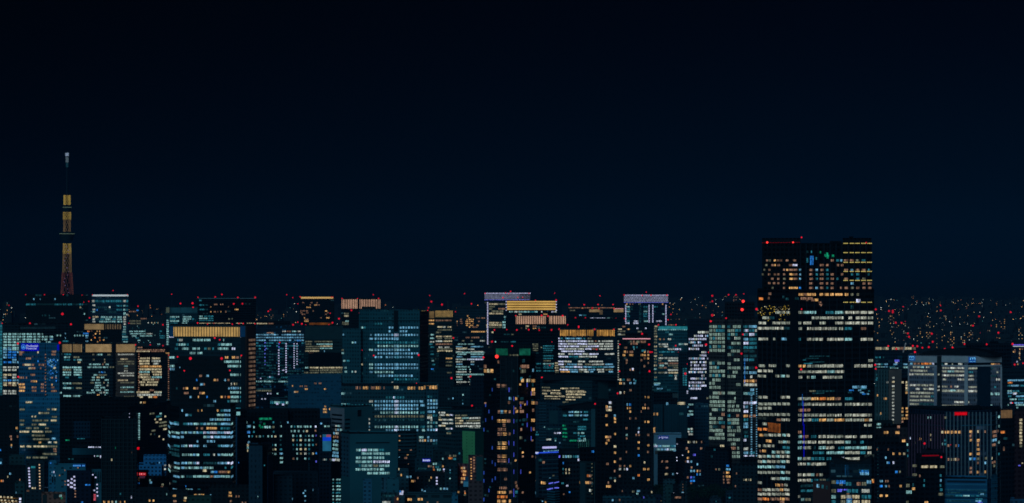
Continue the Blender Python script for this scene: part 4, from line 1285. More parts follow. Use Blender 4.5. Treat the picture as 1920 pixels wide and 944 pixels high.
b = Bld('office_tower', 'black broad tower with six red roof lamps and faint teal window bands at its right', [(925, 3320), (1048, 3325)], 618.5, fac(BLK, 4, 2.5, .8, .5, .5, .02))
b.rows(0, Z7, '438:245-300d 310-330e;500:170-182c 300-345t 220-290d;528:225-300d 305-340t;535:490-535e 576-670t;555:490-535e 576-670t;572:490-535e 576-660t;590:576-650d;618:576-668t;640:576-660t;660:580-640e;685:516-560t 576-668c;705:576-668t;720:516-560d 576-660t;745:520-560t 576-670t;595:516-540d;520:486-535e;548:556-568e', 't', 2.2, 1.8)
b.rows(0, Z7, '680:676-705y;700:676-705y;720:676-706y;742:676-706y;760:680-706e', 'y', 2.6, 1.6)
b.beacon((927, 619), (950.2, 618.3), (969, 619), (991.5, 618.5), (1011, 619.5), (1034, 619), r=2.0)
b.beacon((1034.8, 641.5), (1030.5, 685.5), r=1.3)

b = Bld('office_tower', 'office with gold tassel lamps along its curved top and dense bright white window rows', [(1047, 3200), (1100, 3180), (1156, 3200)], 617, fac((0.02, 0.035, 0.045), 3.2, 2.2, .8, .5, .5, .06, sr(40, 70, 80)))
for fi, x0, x1 in ((0, 1051, 1099), (1, 1101, 1112), (1, 1119, 1150)):
    x = x0
    while x <= x1:
        m = MB()
        b._box(fi, x, x + 1.5, 619, 631 - random.random() * 1.5, 0.2, 0.9, m)
        b.onface(fi, 'tassel_lamp', m, [lit('tassel', sr(206, 150, 74), 1, (.55, 1.2), .15, .4)])
        x += 3.1
SPR = '''472:706-720s 728-745t 765-800n 808-850n 856-905n 920-930t 952-985e;495:706-760s 768-785w 790-860s 866-950s 958-975w 980-1000w 1010-1025k 1040-1056w 1070-1165w;518:706-780s 786-860w 866-950s 958-1040w 1046-1090w 1098-1165w;
538:706-790s 796-880s 886-950w 956-1045s 1050-1080w 1090-1165w;560:706-760s 764-860w 866-920w 930-985s 990-1040k 1050-1110w 1116-1165w;580:730-780s 784-830s 836-925s;603:706-760w 790-830w 836-905s 912-960w 965-1042s 1095-1175w;625:706-790s 796-870t 880-930w 936-1030w;
666:706-750s 754-815w 870-930w 964-1020w 1024-1080w;690:706-750s 756-770e 780-860n 866-910w 930-980e 985-1090w 1100-1165n;712:720-760w 765-830n 836-910s 916-985n 990-1080t 1085-1175n;735:715-790s 796-870n 876-950w 956-1015n 1030-1090w 1100-1165e;752:725-800a 806-870n 880-910e 920-960w 970-1000n 1040-1090w 1130-1165n;776:990-1025t 1032-1056w 1065-1110w 1120-1150w;802:990-1045k 1065-1100w 1115-1150w;640:830-900d 930-960d;790:1150-1185b'''
lft, rgt = [], []
for row in SPR.replace('\n', '').split(';'):
    ys, runs = row.split(':')
    for r in runs.split():
        (lft if float(r.rstrip('abcdeknstwy').split('-')[0]) < 940 else rgt).append('%s:%s' % (ys, r))
b.rows(0, Z7, ';'.join(lft), 's', 2.7, 1.5)
b.rows(1, Z7, ';'.join(rgt), 'w', 2.7, 1.5)
b.strip(1, 1158.5, 640, 1158.5, 709, 3.4, .9, LIT['w'])
b.beacon((1048.3, 617.5), (1085, 614), (1114.8, 618), (1151, 618), r=2.0)
b.beacon((1118.5, 655.5), (1121.5, 708), r=1.6)

b = Bld('office_block', 'long dark block with a dotted warm roof line and two tan lit panels', [(1065, 4250), (1170, 4250)], 576, fac((0.012, 0.014, 0.018), 4, 2.5, .7, .5, .5, .03))
b.strip(0, 1067, 577.5, 1151, 577.5, 1.9, .8, LIT['k'])
b.panel(0, 1105, 1124, 580.5, 585.5, TAN, 'lit_panel', 0.6)
b.panel(0, 1124, 1130, 581.5, 590, lit('tan_soft', sr(96, 82, 62)), 'lit_panel', 0.6)
b.panel(0, 1150.8, 1169.5, 580.0, 585.8, TAN, 'lit_panel', 0.6)
b.rows(0, Z7, '236:800-846e;276:880-908n 915-940t;318:806-835c;334:815-830y;348:800-830n;302:972-1100s 1110-1160c;388:806-838t;215:900-915o', 'c', 2.2, 1.4)
b.panel(0, 1150.8, 1169.8, 578.6, 579.6, PKLINE, 'light_line', 0.9)
b.beacon((1067, 571.5), (1095.3, 571.8), (1121.3, 571.3), (1149.5, 571.5), (1110.5, 578), (1123, 579), (1151.5, 579), (1079, 596.5), (1097.5, 596.5), (1155, 597.5), r=1.9)
b.beacon((1085, 612.5), (1064.5, 609.5), r=1.8, D=3300)

b = Bld('office_block', 'black slab behind the tassel lamp office, unlit, right of the copper ribbed crown', [(1056, 3700), (1166, 3700)], 598, fac((0.008, 0.009, 0.012), 4, 2.5, .7, .5, .5, .012))
b.rows(0, Z7, '', 'c')

b = Bld('office_tower', 'right one of the two towers topped by a white lattice light box', [(1169, 4000), (1253, 4000)], 553, fac((0.012, 0.022, 0.035), 4, 2.5, .8, .5, .5, .05, sr(20, 60, 75)))
lattice_crown(b, 0, 1170, 1252.5, 553, 568)
for x, y2 in ((1173.2, 606), (1217, 650), (1224, 650), (1248.6, 612)):
    b.strip(0, x, 573, x, y2, 3.0, 1.0, LED)
b.rows(0, Z9, '182:152-165a 178-192k 205-212k 256-275e 455-465a;205:155-185c 192-210d 300-332t 380-402t 410-418t;225:155-185t 192-210d 300-335d;245:155-186c 300-332c 380-400d;266:155-175t 296-330t 456-480c;285:155-185t 298-332t;308:155-180d 298-330d;326:158-182t 218-255s 300-335c 405-455s;342:150-180c 298-330t;300:265-280d;330:265-280d;265:262-282d', 't', 2.6, 1.6)
b.rows(0, Z9, rep(ar(200, 420, 14), '262-280d'), 'd', 2.2, 1.5)
b.beacon((1170.5, 553.5), (1204, 554.2), (1211.5, 548.2), (1220.5, 554), (1250.5, 554), (1171, 597.5), (1252.5, 600), r=1.7)

b = Bld('office_block', 'dark low office with a few warm windows below the right lattice topped tower', [(1156, 3550), (1227, 3550)], 606, fac((0.012, 0.02, 0.026), 4, 2.5, .7, .5, .5, .02))
b.rows(0, Z9, '343:145-180s 215-256s;372:120-150k;394:84-116y 160-185a;412:82-145e;440:82-145e;436:86-110w;415:250-285e;440:250-282e;470:262-282e;386:240-258s;386:312-325s', 'e', 2.6, 1.8)

b = Bld('office_tower', 'teal office with a glowing aqua roof band and many cool white window bands', [(1226, 3465), (1291, 3465)], 611.5, fac((0.03, 0.09, 0.10), 4, 2.5, .8, .5, .5, .08, sr(24, 70, 78)))
b.panel(0, 1234.5, 1290, 612.3, 618.8, TEALP, 'roof_band', 0.8)
b.strip(0, 1235, 618.6, 1290, 618.6, 3.4, .9, LIT['c'])
b.rows(0, Z9, '370:390-420y;390:388-412e;410:388-412e;432:388-412e;455:388-414y;480:388-412e;505:388-414e;540:388-412y;568:388-410e;595:388-412e;620:388-412y;645:388-412e;672:388-410e;700:388-412y;730:388-412c;760:388-412e;800:390-412e;818:388-412t', 'e', 3.0, 1.6)
b.rows(0, Z9, '418:485-510t;438:512-546c;478:430-445a 462-476k 505-535w 545-560d;520:428-450w 455-505w 595-635c 640-672w;540:430-460e 468-510w;562:505-555w 560-615s;585:430-520t 530-560t;612:430-460e;638:424-470w 476-500w 506-590w;658:424-450e 505-590w;682:424-470k 476-502w 510-590k;700:430-470c 506-590e;718:424-460e 465-495k 545-590e;738:505-590w;760:424-470e 476-500w 510-590y;785:510-545t 560-580w;800:565-580w;812:560-580w', 'w', 3.0, 1.6)
b.rows(0, Z9, '850:386-440c;862:388-438n;895:412-460n', 'c', 2.6, 1.6)
b.beacon((1267.5, 609.5), (1234.5, 609.5), (1267, 648.5), (1273, 661), r=1.8)
b.rows(0, Z9, '358:505-560k', 'k', 1.8)

b = Bld('office_block', 'slim dark block with one column of teal windows beside the violet windowed tower', [(1272, 3304), (1292, 3304)], 661, fac((0.014, 0.022, 0.03), 4, 2.5, .6, .5))
b.rows(0, Z9, rep(ar(728, 862, 8), '630-644t 650-664t'), 't', 3.0)
b.beacon((1289.5, 683), (1285, 701), r=2.5)

b = Bld('office_tower', 'black tower with a close grid of small violet white windows', [(1289, 3182), (1330, 3177)], 600, fac((0.008, 0.009, 0.018), 4.2, 2.6, .6, .5, .5))
b.rows(0, Z9, '420:758-785w 790-815w 820-848w', 'w', 4, None)
for y, a, c_ in ((450, 725, 848), (477, 680, 848), (505, 680, 780), (532, 712, 830), (560, 680, 770), (588, 788, 830), (615, 770, 830), (641, 680, 848), (672, 694, 830), (698, 694, 830), (728, 694, 830), (755, 680, 830), (785, 740, 755), (785, 788, 830), (810, 680, 832), (843, 680, 830), (870, 680, 830), (895, 680, 780)):
    x = 681
    while x < c_:
        if x >= a - 4 and random.random() < .93:
            b.rows(0, Z9, '%g:%g-%g' % (y, x, x + 10), random.choice('ssssnw'), 3.4)
        x += 15.3
b.rows(0, Z10, '58:695-752s 830-845e;112:678-718c;132:670-680n;168:680-718c;195:668-718c;205:666-690n;280:602-650c;305:586-612k 600-634s;340:590-634s;318:664-690c 695-716w;340:672-690w 696-716c;362:678-716w', 's', 3.2, 1.8)
b.rows(0, Z10, '15:662-674s;178:750-760c;208:752-762c 770-796b 806-845n;238:752-760t;268:752-760c;298:752-760t 770-800n;328:752-760c;360:752-760t;0:662-674s', 'c', 2.6)
b.beacon((1324, 646.5), (1329, 661), r=2.4)
b.tier('lower_block', [(1302, 3159), (1331, 3159)], 757, None, fac((0.02, 0.055, 0.08), 4, 3, .7, .5, .5, .02))

TW = fac((0.085, 0.042, 0.036), 4.0, 4.2, .8, .55, .5, .03, sr(40, 55, 52))
b = Bld('office_tower', 'black crowned tower with pale grey green window bands and a blue lit right side', [(1329, 3006), (1361.5, 2993), (1362.5, 2993), (1391, 2995), (1392, 2995), (1421, 3006)], 598, TW)
b.tier('penthouse', [(1359, 3012), (1415, 3012)], 566.5, 599, fac((0.008, 0.008, 0.009)), 22)
b.beacon((1393.5, 565.3), (1391.5, 581), r=4.0, mat=BEACH)
b.beacon((1332.8, 602.7), (1361.5, 597), (1418.5, 579), (1393, 627.5), (1390.3, 663.5), (1417.5, 690), r=2.2)
E4L = '372:855-880i 884-920i 925-955t 960-985i;405:855-880i 890-905i 910-985t;438:855-880i 884-918i 925-955i 960-985i;470:855-878i 884-900t 905-918w 925-955i 960-985i;503:855-880i 884-918i 925-955i 960-985i;540:855-870t 884-918i 925-952t 958-985i;572:855-880i 884-918i 925-955i 960-985i;680:855-874i 878-900t 922-952i 958-985i;716:855-880i 884-915i 918-935t;748:855-880i 884-918i 925-945i 950-985i;784:855-874i 880-900t 905-928i 932-955t 965-985i;822:880-905i 908-950i;850:855-870i 880-900i;884:855-880i 884-915i 918-950i;932:884-920i 925-955k'
b.rows(0, Z9, E4L, 'i', 5.2, 3)
E4L2 = '15:920-950i 955-985i;50:855-870i 880-935i;88:860-880i 884-920i 925-985i;120:855-885i 890-950i 955-985i;155:876-925i 930-955d 960-985i;195:858-872i 956-985k;230:855-910i 928-968i;264:855-885i 890-914i 924-930i 936-985t;300:856-880i 885-925d 956-985k;330:855-900i 905-968i;362:902-925i 930-980i;395:850-900i 905-950i 955-985i'
b.rows(0, Z10, E4L2, 'i', 5.2, 3)
b.rows(2, Z9, '372:1002-1030t 1052-1085i 1090-1118i;405:1002-1032i 1036-1065i 1070-1118t;438:1002-1030t 1036-1066i 1072-1090t;470:1000-1030t 1066-1072w 1076-1116i;512:1040-1080i 1084-1118i;548:1002-1014t 1020-1036t 1040-1080d 1084-1118d;578:1036-1080i 1084-1112i;608:1002-1036i 1040-1060d;652:1062-1082i 1090-1108i;685:1002-1034i;720:1002-1040i 1045-1082i 1086-1116i;756:1050-1092i 1002-1015d;792:1002-1030i 1036-1075i;860:1080-1116i;932:1002-1040i 1046-1075i', 'c', 5.0, 3)
b.rows(2, Z10, '15:1000-1035i 1040-1075i;88:1002-1040i 1046-1075i;60:1065-1075i;125:1002-1036i 1044-1066i 1080-1105i;160:1002-1030i 1036-1066i 1070-1116i;205:1002-1030t 1080-1105k;240:1005-1034i 1038-1105i;268:1005-1034t 1038-1078i 1082-1105i;305:1002-1034i 1040-1066d 1085-1112i;332:1002-1045i 1050-1080i 1085-1118i;368:1002-1045i 1050-1066i;408:1002-1045i 1050-1076i 1080-1112i;445:1036-1076i;480:1036-1076k 1090-1105i;518:1010-1040d 1045-1076i 1084-1110i;550:1006-1040i 1044-1076i 1082-1112i', 'e', 5.0, 3)
b.rows(4, Z9, '372:1132-1180t 1186-1252n;405:1132-1150t 1152-1182s 1190-1232t 1238-1252w;438:1132-1180t 1190-1232s 1238-1252t;478:1132-1180n 1188-1252t;512:1132-1182s 1190-1252t;548:1132-1182t 1188-1252t;580:1132-1180d 1190-1235d;620:1132-1180d 1190-1250d;652:1132-1180n 1188-1230t;720:1132-1182c 1190-1230d;760:1132-1180n 1190-1252n;795:1198-1215w;830:1132-1182a 1190-1232a 1238-1252k;862:1132-1182w 1188-1232w 1236-1252w;905:1198-1230n;935:1132-1160c 1170-1232t', 'n', 4.8, 2.4)
b.rows(4, Z10, '20:1150-1178c 1182-1232n;98:1132-1180s 1186-1252s;132:1132-1150s 1154-1180n;170:1132-1180s;208:1132-1178a 1190-1245k;275:1132-1180n;240:1132-1180t;300:1140-1180n;412:1132-1165s;345:1132-1180d;485:1132-1180w;520:1132-1180n 1190-1235t;550:1132-1180s 1190-1232s;380:1150-1180t', 'n', 4.6, 2.4)
b.strip(4, 1395.3, 672, 1395.3, 720, 2.4, .7, LIT['b'])
b.strip(4, 1408, 742, 1408, 856, 4.4, 1.2, LIT['n'])
b.strip(4, 1417.5, 730, 1417.5, 855, 4.4, .9, LIT['n'])
mpost = plain('pier_black', (0.006, 0.006, 0.007))
b.panel(0, 1360, 1361.6, 598, 862, mpost, 'pier', 1.0)
b.panel(2, 1362.6, 1364, 598, 862, mpost, 'pier', 1.0)
b.panel(4, 1392, 1393.2, 598, 862, mpost, 'pier', 1.0)

b = Bld('apartment_tower', 'black apartment tower with a pink lit line along its roof and scattered warm windows', [(1157, 2110), (1223, 2110)], 636, fac((0.008, 0.0085, 0.010), 3.2, 3.4, .6, .5, .4, .03, sr(30, 50, 55)))
b.panel(0, 1167.5, 1219.5, 634.8, 636.4, PKLINE, 'roof_light', 1.2)
b.tier('penthouse', [(1172, 2120), (1214, 2120)], 627, 637, fac(BLK))
b.rows(0, Z9, '500:185-200e 210-225k 235-265e 270-320k;515:190-205k 212-250k', 'k', 4, .9)
b.beacon((1162.3, 646), (1217, 646.3), (1161.3, 696.5), (1217.8, 696.5), (1158, 738), (1219, 660.5), (1222.5, 660.5), (1204, 626.3), r=2.3)
b.rows(0, Z9, '550:135-160k 80-90y;585:128-148a 156-170k 180-212k 302-316a 330-345k;612:80-92y 124-146a 176-214a 275-298a 304-316a 330-346a;640:80-92e 300-316k 330-345a;655:88-95w 150-165k 275-290k;678:150-164k 332-345k 84-92e;705:300-316k;735:180-196k 205-218a;730:204-216s;820:95-112y 122-140t 160-190k 215-225n;850:95-115a 125-142w;848:180-200n 216-235n;830:225-238t;908:176-198k;932:96-110w 128-140k;760:265-275d;575:280-320t;545:210-222t 236-250t;560:215-225c', 'a', 3.8, 1.9)
b.rows(0, Z10, '10:96-112w 128-142y;50:308-322a 332-348a;112:154-168n 176-196b 308-318k;142:160-168a 176-194a 290-300a 308-320a 330-346k;172:178-194a 276-284k;228:178-196k 228-240k;258:306-320a 332-348a;312:148-166k 252-266n;345:252-266s;368:150-166c 232-242k 252-268k 330-348k;398:150-164k;430:250-266a;455:330-348a;482:248-264a;512:150-160k 330-346k;540:250-266b;570:94-112k;600:302-314y;630:94-112k 132-144k 180-196a;656:92-110w 130-144w 152-168s 296-318a 330-348a;708:248-268o;715:92-108k;732:206-224n;745:330-350a', 'a', 4.0, 2)
b.strip(0, 1159.2, 640, 1159.2, 712, 4.4, 1.0, LIT['w'])
b.ribs(0, 1158.5, 1222, 10.5, 640, 944, 0.9, plain('pier_grey', (0.02, 0.02, 0.022)), 0.8)

b = Bld('apartment_tower', 'lower black apartment tower with amber window columns, left of the pink lined tower', [(1116, 2160), (1158, 2155)], 752, fac((0.008, 0.0085, 0.010), 3.2, 3.4, .6, .5, .4, .02))
b.rows(0, Z8, '98:1130-1156w;130:1102-1122a;145:1104-1156k;158:1108-1156y;205:1102-1122a;228:1174-1190a;258:1176-1190a;205:1174-1186n;284:1104-1122a;360:1176-1190a;385:1102-1126a 1132-1150k;412:1110-1120k;438:1102-1118a;465:1172-1194y;518:1176-1190a;594:1174-1190a;672:1176-1186k;612:1108-1130k;755:1180-1188y;770:1122-1132k;802:1108-1150a;845:1320-1340e', 'a', 4.0, 2)
b.rows(0, Z10, '95:6-30s;135:0-30w;158:0-30y;232:50-68a;258:50-68a;205:52-66n;385:0-28k;412:0-12a;465:50-70y;518:50-70a;594:50-68a;672:50-62k;755:54-64y;800:0-26a;770:0-8w', 'a', 4.0, 2)
b.beacon((1115.8, 757.5), r=2.0)

b = Bld('office_block', 'dark ribbed slab with a black roof house right of the pink lined tower', [(1225, 3049), (1289, 3049)], 758, fac((0.02, 0.05, 0.062), 40, 2, .3, .9, .6))
b.ribs(0, 1227, 1270, 3.4, 759, 816, 0.8, plain('slab_rib', (0.028, 0.065, 0.08)), 0.5)
b.panel(0, 1242.5, 1245, 758.5, 816, plain('slot_black', (0.006, 0.008, 0.01)), 'slot', 0.6)
b.tier('roof_house', [(1226, 3062), (1270, 3064)], 737.5, 759, fac((0.006, 0.007, 0.009)))
b.rows(0, Z10, '192:384-396a 410-424a;315:384-396a;338:384-396a;358:386-396k;190:600-636d;105:490-508n;102:584-650y', 'a', 5)
b.panel(1, 1261, 1271.5, 738, 746, plain('tan_block', (0.10, 0.085, 0.08)), 'vent_house', 1.0)

b = Bld('retail_block', 'light grey blue building with a small white name sign on its blank wall', [(1226, 2924), (1277.5, 2924)], 815, fac((0.5, 0.50, 0.56), 4, 4, .1, .1, .9))
sg = b.panel(0, 1234.5, 1253.5, 817.2, 824, lit('sign_navy', sr(4, 30, 110), 1, (1, 1)), 'sign', 0.5)
b.text(0, 'p\u00b7igmas', 1235.5, 1252.5, 818.2, 823.2, SIGNW, 1.0, parent=sg)
b.rows(0, Z10, '452:386-395c 398-410c;462:386-416s 420-450n 455-520c 524-560t 562-590n;490:412-440c 446-500n 486-512s 520-570c;502:545-575n', 'c', 3.2, 1.5)
b.panel(0, 1228, 1262, 845, 852, plain('dull_fascia', (0.3, 0.16, 0.13)), 'fascia', 0.5)

b = Bld('apartment_block', 'small black block with red brown windows in front of the grey blue sign building', [(1233, 2812), (1268, 2812)], 851, fac(BLK, 3.2, 4))
b.rows(0, Z10, '592:450-462k 480-506k;645:482-508k;698:478-506y 540-556n;752:480-504k', 'k', 3.6, 1.8)

b = Bld('apartment_block', 'dark round shouldered block with a sloping left edge and scattered violet windows', [(1267, 2834), (1283, 2783), (1320, 2789)], 830, fac((0.014, 0.02, 0.03), 3.2, 4, .6, .5, .5, .01), depth=24)
b.tier('roof_curve', [(1270, 2827), (1284, 2789), (1318, 2793)], 828, 831, fac(BLK), 20)
b.lamps(0, [(1269.8, 833), (1269, 858), (1269.5, 864), (1270, 888), (1280, 854)], .8, LIT['s'])
b.rows(1, Z10, '428:672-684y 690-698e 715-730w 740-748y 784-792k;482:655-672k 776-794k;510:672-682a;536:715-738p;562:664-682a;592:650-660k 664-682s 695-708n;615:748-758n;642:698-710k;672:694-706n 712-732n 748-758a 768-780k;700:746-756b 770-780n;726:664-678k 694-706p 712-732b;755:692-732b;778:694-706k', 's', 3.8, 1.9)

b = Bld('apartment_block', 'black block with a rounded roof edge and one bright column of windows at its right', [(1320, 2732), (1366, 2720), (1372, 2751)], 848, fac((0.009, 0.011, 0.015), 3.2, 4, .6, .5, .5, .01), depth=26)
b.tier('roof_curve', [(1322, 2739), (1365, 2726), (1370, 2751)], 843, 849, fac(BLK), 22)
b.rows(0, Z10, '492:890-906t;550:866-884d;628:998-1020b;658:906-916k 930-948e 995-1032n;686:972-982k 996-1025a;718:970-978k 994-1032a;745:970-980k 998-1030k;770:972-980k 1004-1028k;460:945-958y 960-980y', 'k', 3.8, 1.9)
b.rows(1, Z10, '690:1078-1086k', 'k', 3)

# ================================================================= right: the tallest tower
TH = fac((0.009, 0.0095, 0.010), 4.0, 5.6, .9, .5, .5, .02, sr(40, 50, 48))
b = Bld('skyscraper', 'tallest black skyscraper with a narrower top and many bright white window bands',
        [(1420, 2010), (1482.5, 1975), (1497, 1970), (1639, 2000)], 543, TH, depth=50)
u = b.tier('upper_tower', [(1429, 1999), (1498, 1978), (1634.5, 2003)], 456, 545, fac((0.006, 0.0065, 0.007), 3.6, 3.8, .6, .5, .5), 40)
b.tier('roof_house', [(1429, 2001), (1501, 1984)], 446.5, 457, fac((0.008, 0.008, 0.009)), 20)
b.tier('roof_house', [(1580, 1998), (1634, 2006)], 446.5, 457, fac((0.008, 0.008, 0.009)), 20)
b.tier('roof_house', [(1592, 2004), (1600, 2006)], 443.5, 447, fac((0.008, 0.008, 0.009)), 8)
b.tier('roof_house', [(1556, 1998), (1578, 2001)], 452, 457, fac((0.008, 0.008, 0.009)), 14)
b.panel(1, 1482.5, 1497, 545, 944, plain('pier_black', (0.006, 0.006, 0.007)), 'corner_pier', 1.0)
b.beacon((1438.5, 455), (1487, 454.8), r=2.8, mat=BEACH, D=1965)
b.beacon((1503, 445.5), (1624, 455.5), r=2.2)
b.beacon((1418.5, 580), (1503, 580.2), (1642, 580.5), (1417.8, 689.8), (1502, 693), (1641, 684.5), (1642, 692), r=2.4, D=1965)
b.strip(u, 1431, 455.6, 1500, 454.8, 3.0, .5, REDDIM)
ur = u + 1
LINE = lit('yellow_line', sr(196, 180, 100), 1, (.85, 1.15), .3, .2)
for y in (97, 160, 226, 288, 349, 411, 498):
    for q in ((730, 762), (773, 805), (810, 842), (851, 883), (891, 925)):
        x0, x1 = 1380 + q[0] / 3.631, 1380 + q[1] / 3.631
        fi = ur if y < 420 else 2
        b.win(fi, x0, x1, 430 + y / 3.631, 1.5, LINE, 3, 'balcony_light')
b.rows(ur, T1, '213:735-765k 776-802k 816-836e 855-880t 680-698t 708-726n 645-664k;245:714-730k 570-596k 612-630k 686-700k 720-730k;278:736-764k 780-796n 815-838k 856-882k 898-912t 498-522k 540-556n 575-594k 612-628t;308:498-522k 542-556t 570-594k 612-628t 644-664k 714-728k 782-796t 818-838t 896-908t;338:500-522k 542-556t 570-594k 612-630t 644-664k 684-696t 736-764k 816-838t 860-880e;370:498-522k 570-594k 612-626k 644-664k 780-800n 860-880k 898-924k;400:498-524k 540-556n 572-594k 612-628t 644-664k 708-722k 736-764k 782-800e 818-838k 860-880k 898-922k', 'a', 4.0, 1.6)
b.rows(u, T1, '213:205-216k 222-238e 258-272a 282-296k 300-314k 340-358k 390-410k;245:200-214e 242-256k 258-272a 282-300k 362-388k 385-418s;277:190-200e 222-236k 322-336k 344-358a 364-390k 394-418k 430-444n;308:176-190e 220-235k 258-272k 280-296k 322-336k 364-392a 396-418k 432-444n;338:240-256k 282-296k 322-340e 364-392a 394-418k 432-444n;368:220-235k 252-270k 282-296k 322-335k;400:242-256e 322-335k 362-388a 392-420a 430-444b', 'k', 3.6, 1.6)
b.rows(2, T1, '445:425-438a 440-458a 462-480k 482-512a 518-542a 568-592a 602-630a 640-666a 676-726a 740-764a 780-798e 820-836e;472:440-480k 486-520k 400-425d;482:532-558a 510-530k', 'a', 4.6, 2)
b.rows(2, T1, '488:818-846s;530:780-800d', 's', 6.5)
b.rows(0, T1, '440:222-242k;474:158-186o;470:220-230k;462:318-332d;475:340-360d', 'k', 4.4)
rr = random.Random(8)
b.rows(ur, T1, '190:504-526b;205:480-490t 502-526b;220:480-490t 504-526b;236:502-524b;155:476-490d 510-518t;200:540-550t;168:612-626g;182:606-632g 652-668g;192:618-628g;158:570-578g;178:600-612g', 'b', 4.4, 1)
b.rows(2, T1, '485:478-490r 518-535r;498:560-580r;512:565-588r;520:576-584r'.replace('r', 'k'), 'k', 2.4)
SPK = lit('speckle_yellow', sr(190, 160, 60), 1, (.5, 1.2))
for i in range(80):
    x, y = 1420 + rr.random() * 63, 573 + abs(rr.gauss(9, 9))
    if y < 602:
        w_ = rr.uniform(.5, 1.3)
        b.win(0, x, x + w_, y, rr.uniform(.8, 2.0), SPK if rr.random() < .8 else LIT['y'])
RT1 = '567:425-452m 458-510c 513-545c 610-668t 675-730c 738-790h 794-842h 848-896h 900-935h;604:515-565m 570-617m 620-672h 675-730h 765-790h 815-868h 872-888h 897-932m;639:425-443m 458-512h 568-610m 675-730h 738-790h 792-842h 848-890h 898-932h;677:425-448m 484-510h 515-565h 567-617h 620-650h 655-690m 700-728m 738-790t 850-868k 872-884k;750:425-440t 480-510h 515-565m 567-590h 620-670h 675-730h 738-790c 848-896h 898-930h;895:900-932m;930:590-620m 622-670h 675-725h 805-842h 848-890h 898-928h'
RT2 = '10:425-445a 455-472a 480-510m 515-565m 570-617h 620-670h 675-728h 805-842h 848-890h 897-928h;48:425-455m 458-510m 515-565h 567-617h 620-670c 675-735h;86:425-450h 480-500m 512-540c 590-617h 620-668h 672-722m;153:792-842n 848-888n;232:420-448m 455-510m 512-560a 565-612o 618-668a 675-712k 742-796t;270:422-452d 458-510m 514-560h 565-612h 618-668h 676-720m 738-786m 790-842h 846-896m 900-924h;310:425-505k;344:422-450m 456-505m 510-560m 565-610h 618-668m 674-718h 738-786m 790-842h 846-896h 900-924m;377:422-446h 456-512m 516-560t 565-612a 618-665m 670-738a 745-790m 794-842m 846-872m 874-900a 905-925h;412:872-892h 900-922m;460:422-445k;490:425-448c 452-492k 510-545t 562-610h 618-665h 670-730m 740-790h 795-822h 844-890h 896-925h;528:420-446c 452-510h 514-545h 560-610h 618-662h 670-735h 740-780c 796-815d 845-868t;566:420-446c 455-510m 530-540d 562-610c 615-668h 696-735t 740-790c 792-842c 846-890c 894-922h;600:524-560t 565-600t 616-665c 668-735c 740-790h 792-842h 846-880t 895-920h;640:420-446c 455-508m 512-556t 562-600t 615-648t 680-735s 740-790h 792-842h;677:420-446h 452-475h 478-505c 510-545h 548-612h;750:420-446h 455-508h 510-535c 545-560k 568-590m;788:420-446h 452-508h 510-556t 560-612m;860:440-470t 475-524t;825:440-524d;898:422-440h 452-472k 474-524k;935:495-545c 550-585m'
b.rows(2, T1, RT1, 'h', 4.9, 2.6)
b.rows(2, T2, RT2, 'h', 4.9, 2.6)
b.rows(2, T1, '865:500-600e 610-640d;880:470-560d;905:500-600d;915:460-520t;890:455-475t'.replace('e', 'd'), 'd', 2.0, 1)
b.rows(2, T2, '180:500-540e 545-600d 610-670d;195:520-600d;165:840-880t;175:770-800b 830-850n;190:760-790d 840-870n;200:860-880b 890-905n;180:900-912t', 'd', 2.6, 1)
LT1 = '567:270-305m 310-335m 345-372m;604:180-225m 230-262d;639:155-205h 250-300h 304-340m 344-372m;675:150-190h 194-225h 228-262m 266-300h 304-325h 330-372d;748:155-185h 188-218h 255-270m 308-345n;930:155-198m 225-248h 252-280m 345-365m'
LT2 = '8:155-190m 340-368m;43:150-182h 186-215h 218-250h;78:150-205m 270-295m 305-335c 340-365m;222:152-182m 186-216h 305-335h 338-368h;268:155-185m 188-216m 220-248m 252-280m 284-312m 316-342m 345-370m;297:150-180m 184-215m 218-246m;340:155-185m 190-225m 228-260m 264-300m 304-340m 344-370m;376:275-305k 308-335h 338-368h;404:180-215m;440:150-182o 186-216o;480:160-186a 192-216m 222-252h 256-280m 286-312h 316-340c 344-368h;520:206-245a;527:290-318m 322-345c 348-368m;553:152-168h 185-212m 216-240h 244-262m;566:320-365t;588:162-172k 178-206a;596:244-270c 274-300m 304-330m 334-368c;625:150-178h 182-210m 214-240c 244-268m 272-298c 302-326h 330-368h;660:150-178h 182-210c 214-240h 244-268h 272-298m 302-338c 345-366h;696:150-178c 182-210c 214-240c 244-268c 272-298n 302-334n;734:150-178m 182-210m 214-240m 244-268m 272-298m 302-334c 338-368m;776:240-266m 270-298m 302-334c 338-368c;804:150-182m;820:270-300a 304-322k 330-352m;852:150-178k 182-210m 214-240h 244-268h 272-298h 300-322a 326-364h;882:150-178h 182-210h 214-240h 244-268m 272-298h 302-332m 336-366h;915:150-178k 182-225o 236-262k 266-298k 302-332a 336-364k;935:300-330k'
b.rows(0, T1, LT1, 'h', 4.7, 2.4)
b.rows(0, T2, LT2, 'h', 4.7, 2.4)
b.panel(0, 1440, 1463, 793.8, 810.5, lit('copper_hall', sr(150, 82, 34), 1, (.9, 1.1), .25, .5), 'lit_hall', 0.5)
b.ribs(0, 1441, 1463, 2.6, 794, 810.5, 0.8, RIBD, 0.9)
b.strip(2, 1504.5, 753, 1504.5, 797, 2.2, .8, BLUESIGN)
b.strip(2, 1506, 797, 1506, 856, 2.2, .9, BLUESIGN)
b.strip(2, 1503, 740, 1503, 760, 2.6, .5, LIT['b'])
b.bands(2, 1498, 1638.5, 591, 944, 20.6, 0.6, STEEL, 0.5)
b.ribs(2, 1498, 1639, 14.2, 560, 944, 0.7, STEEL, 0.5)
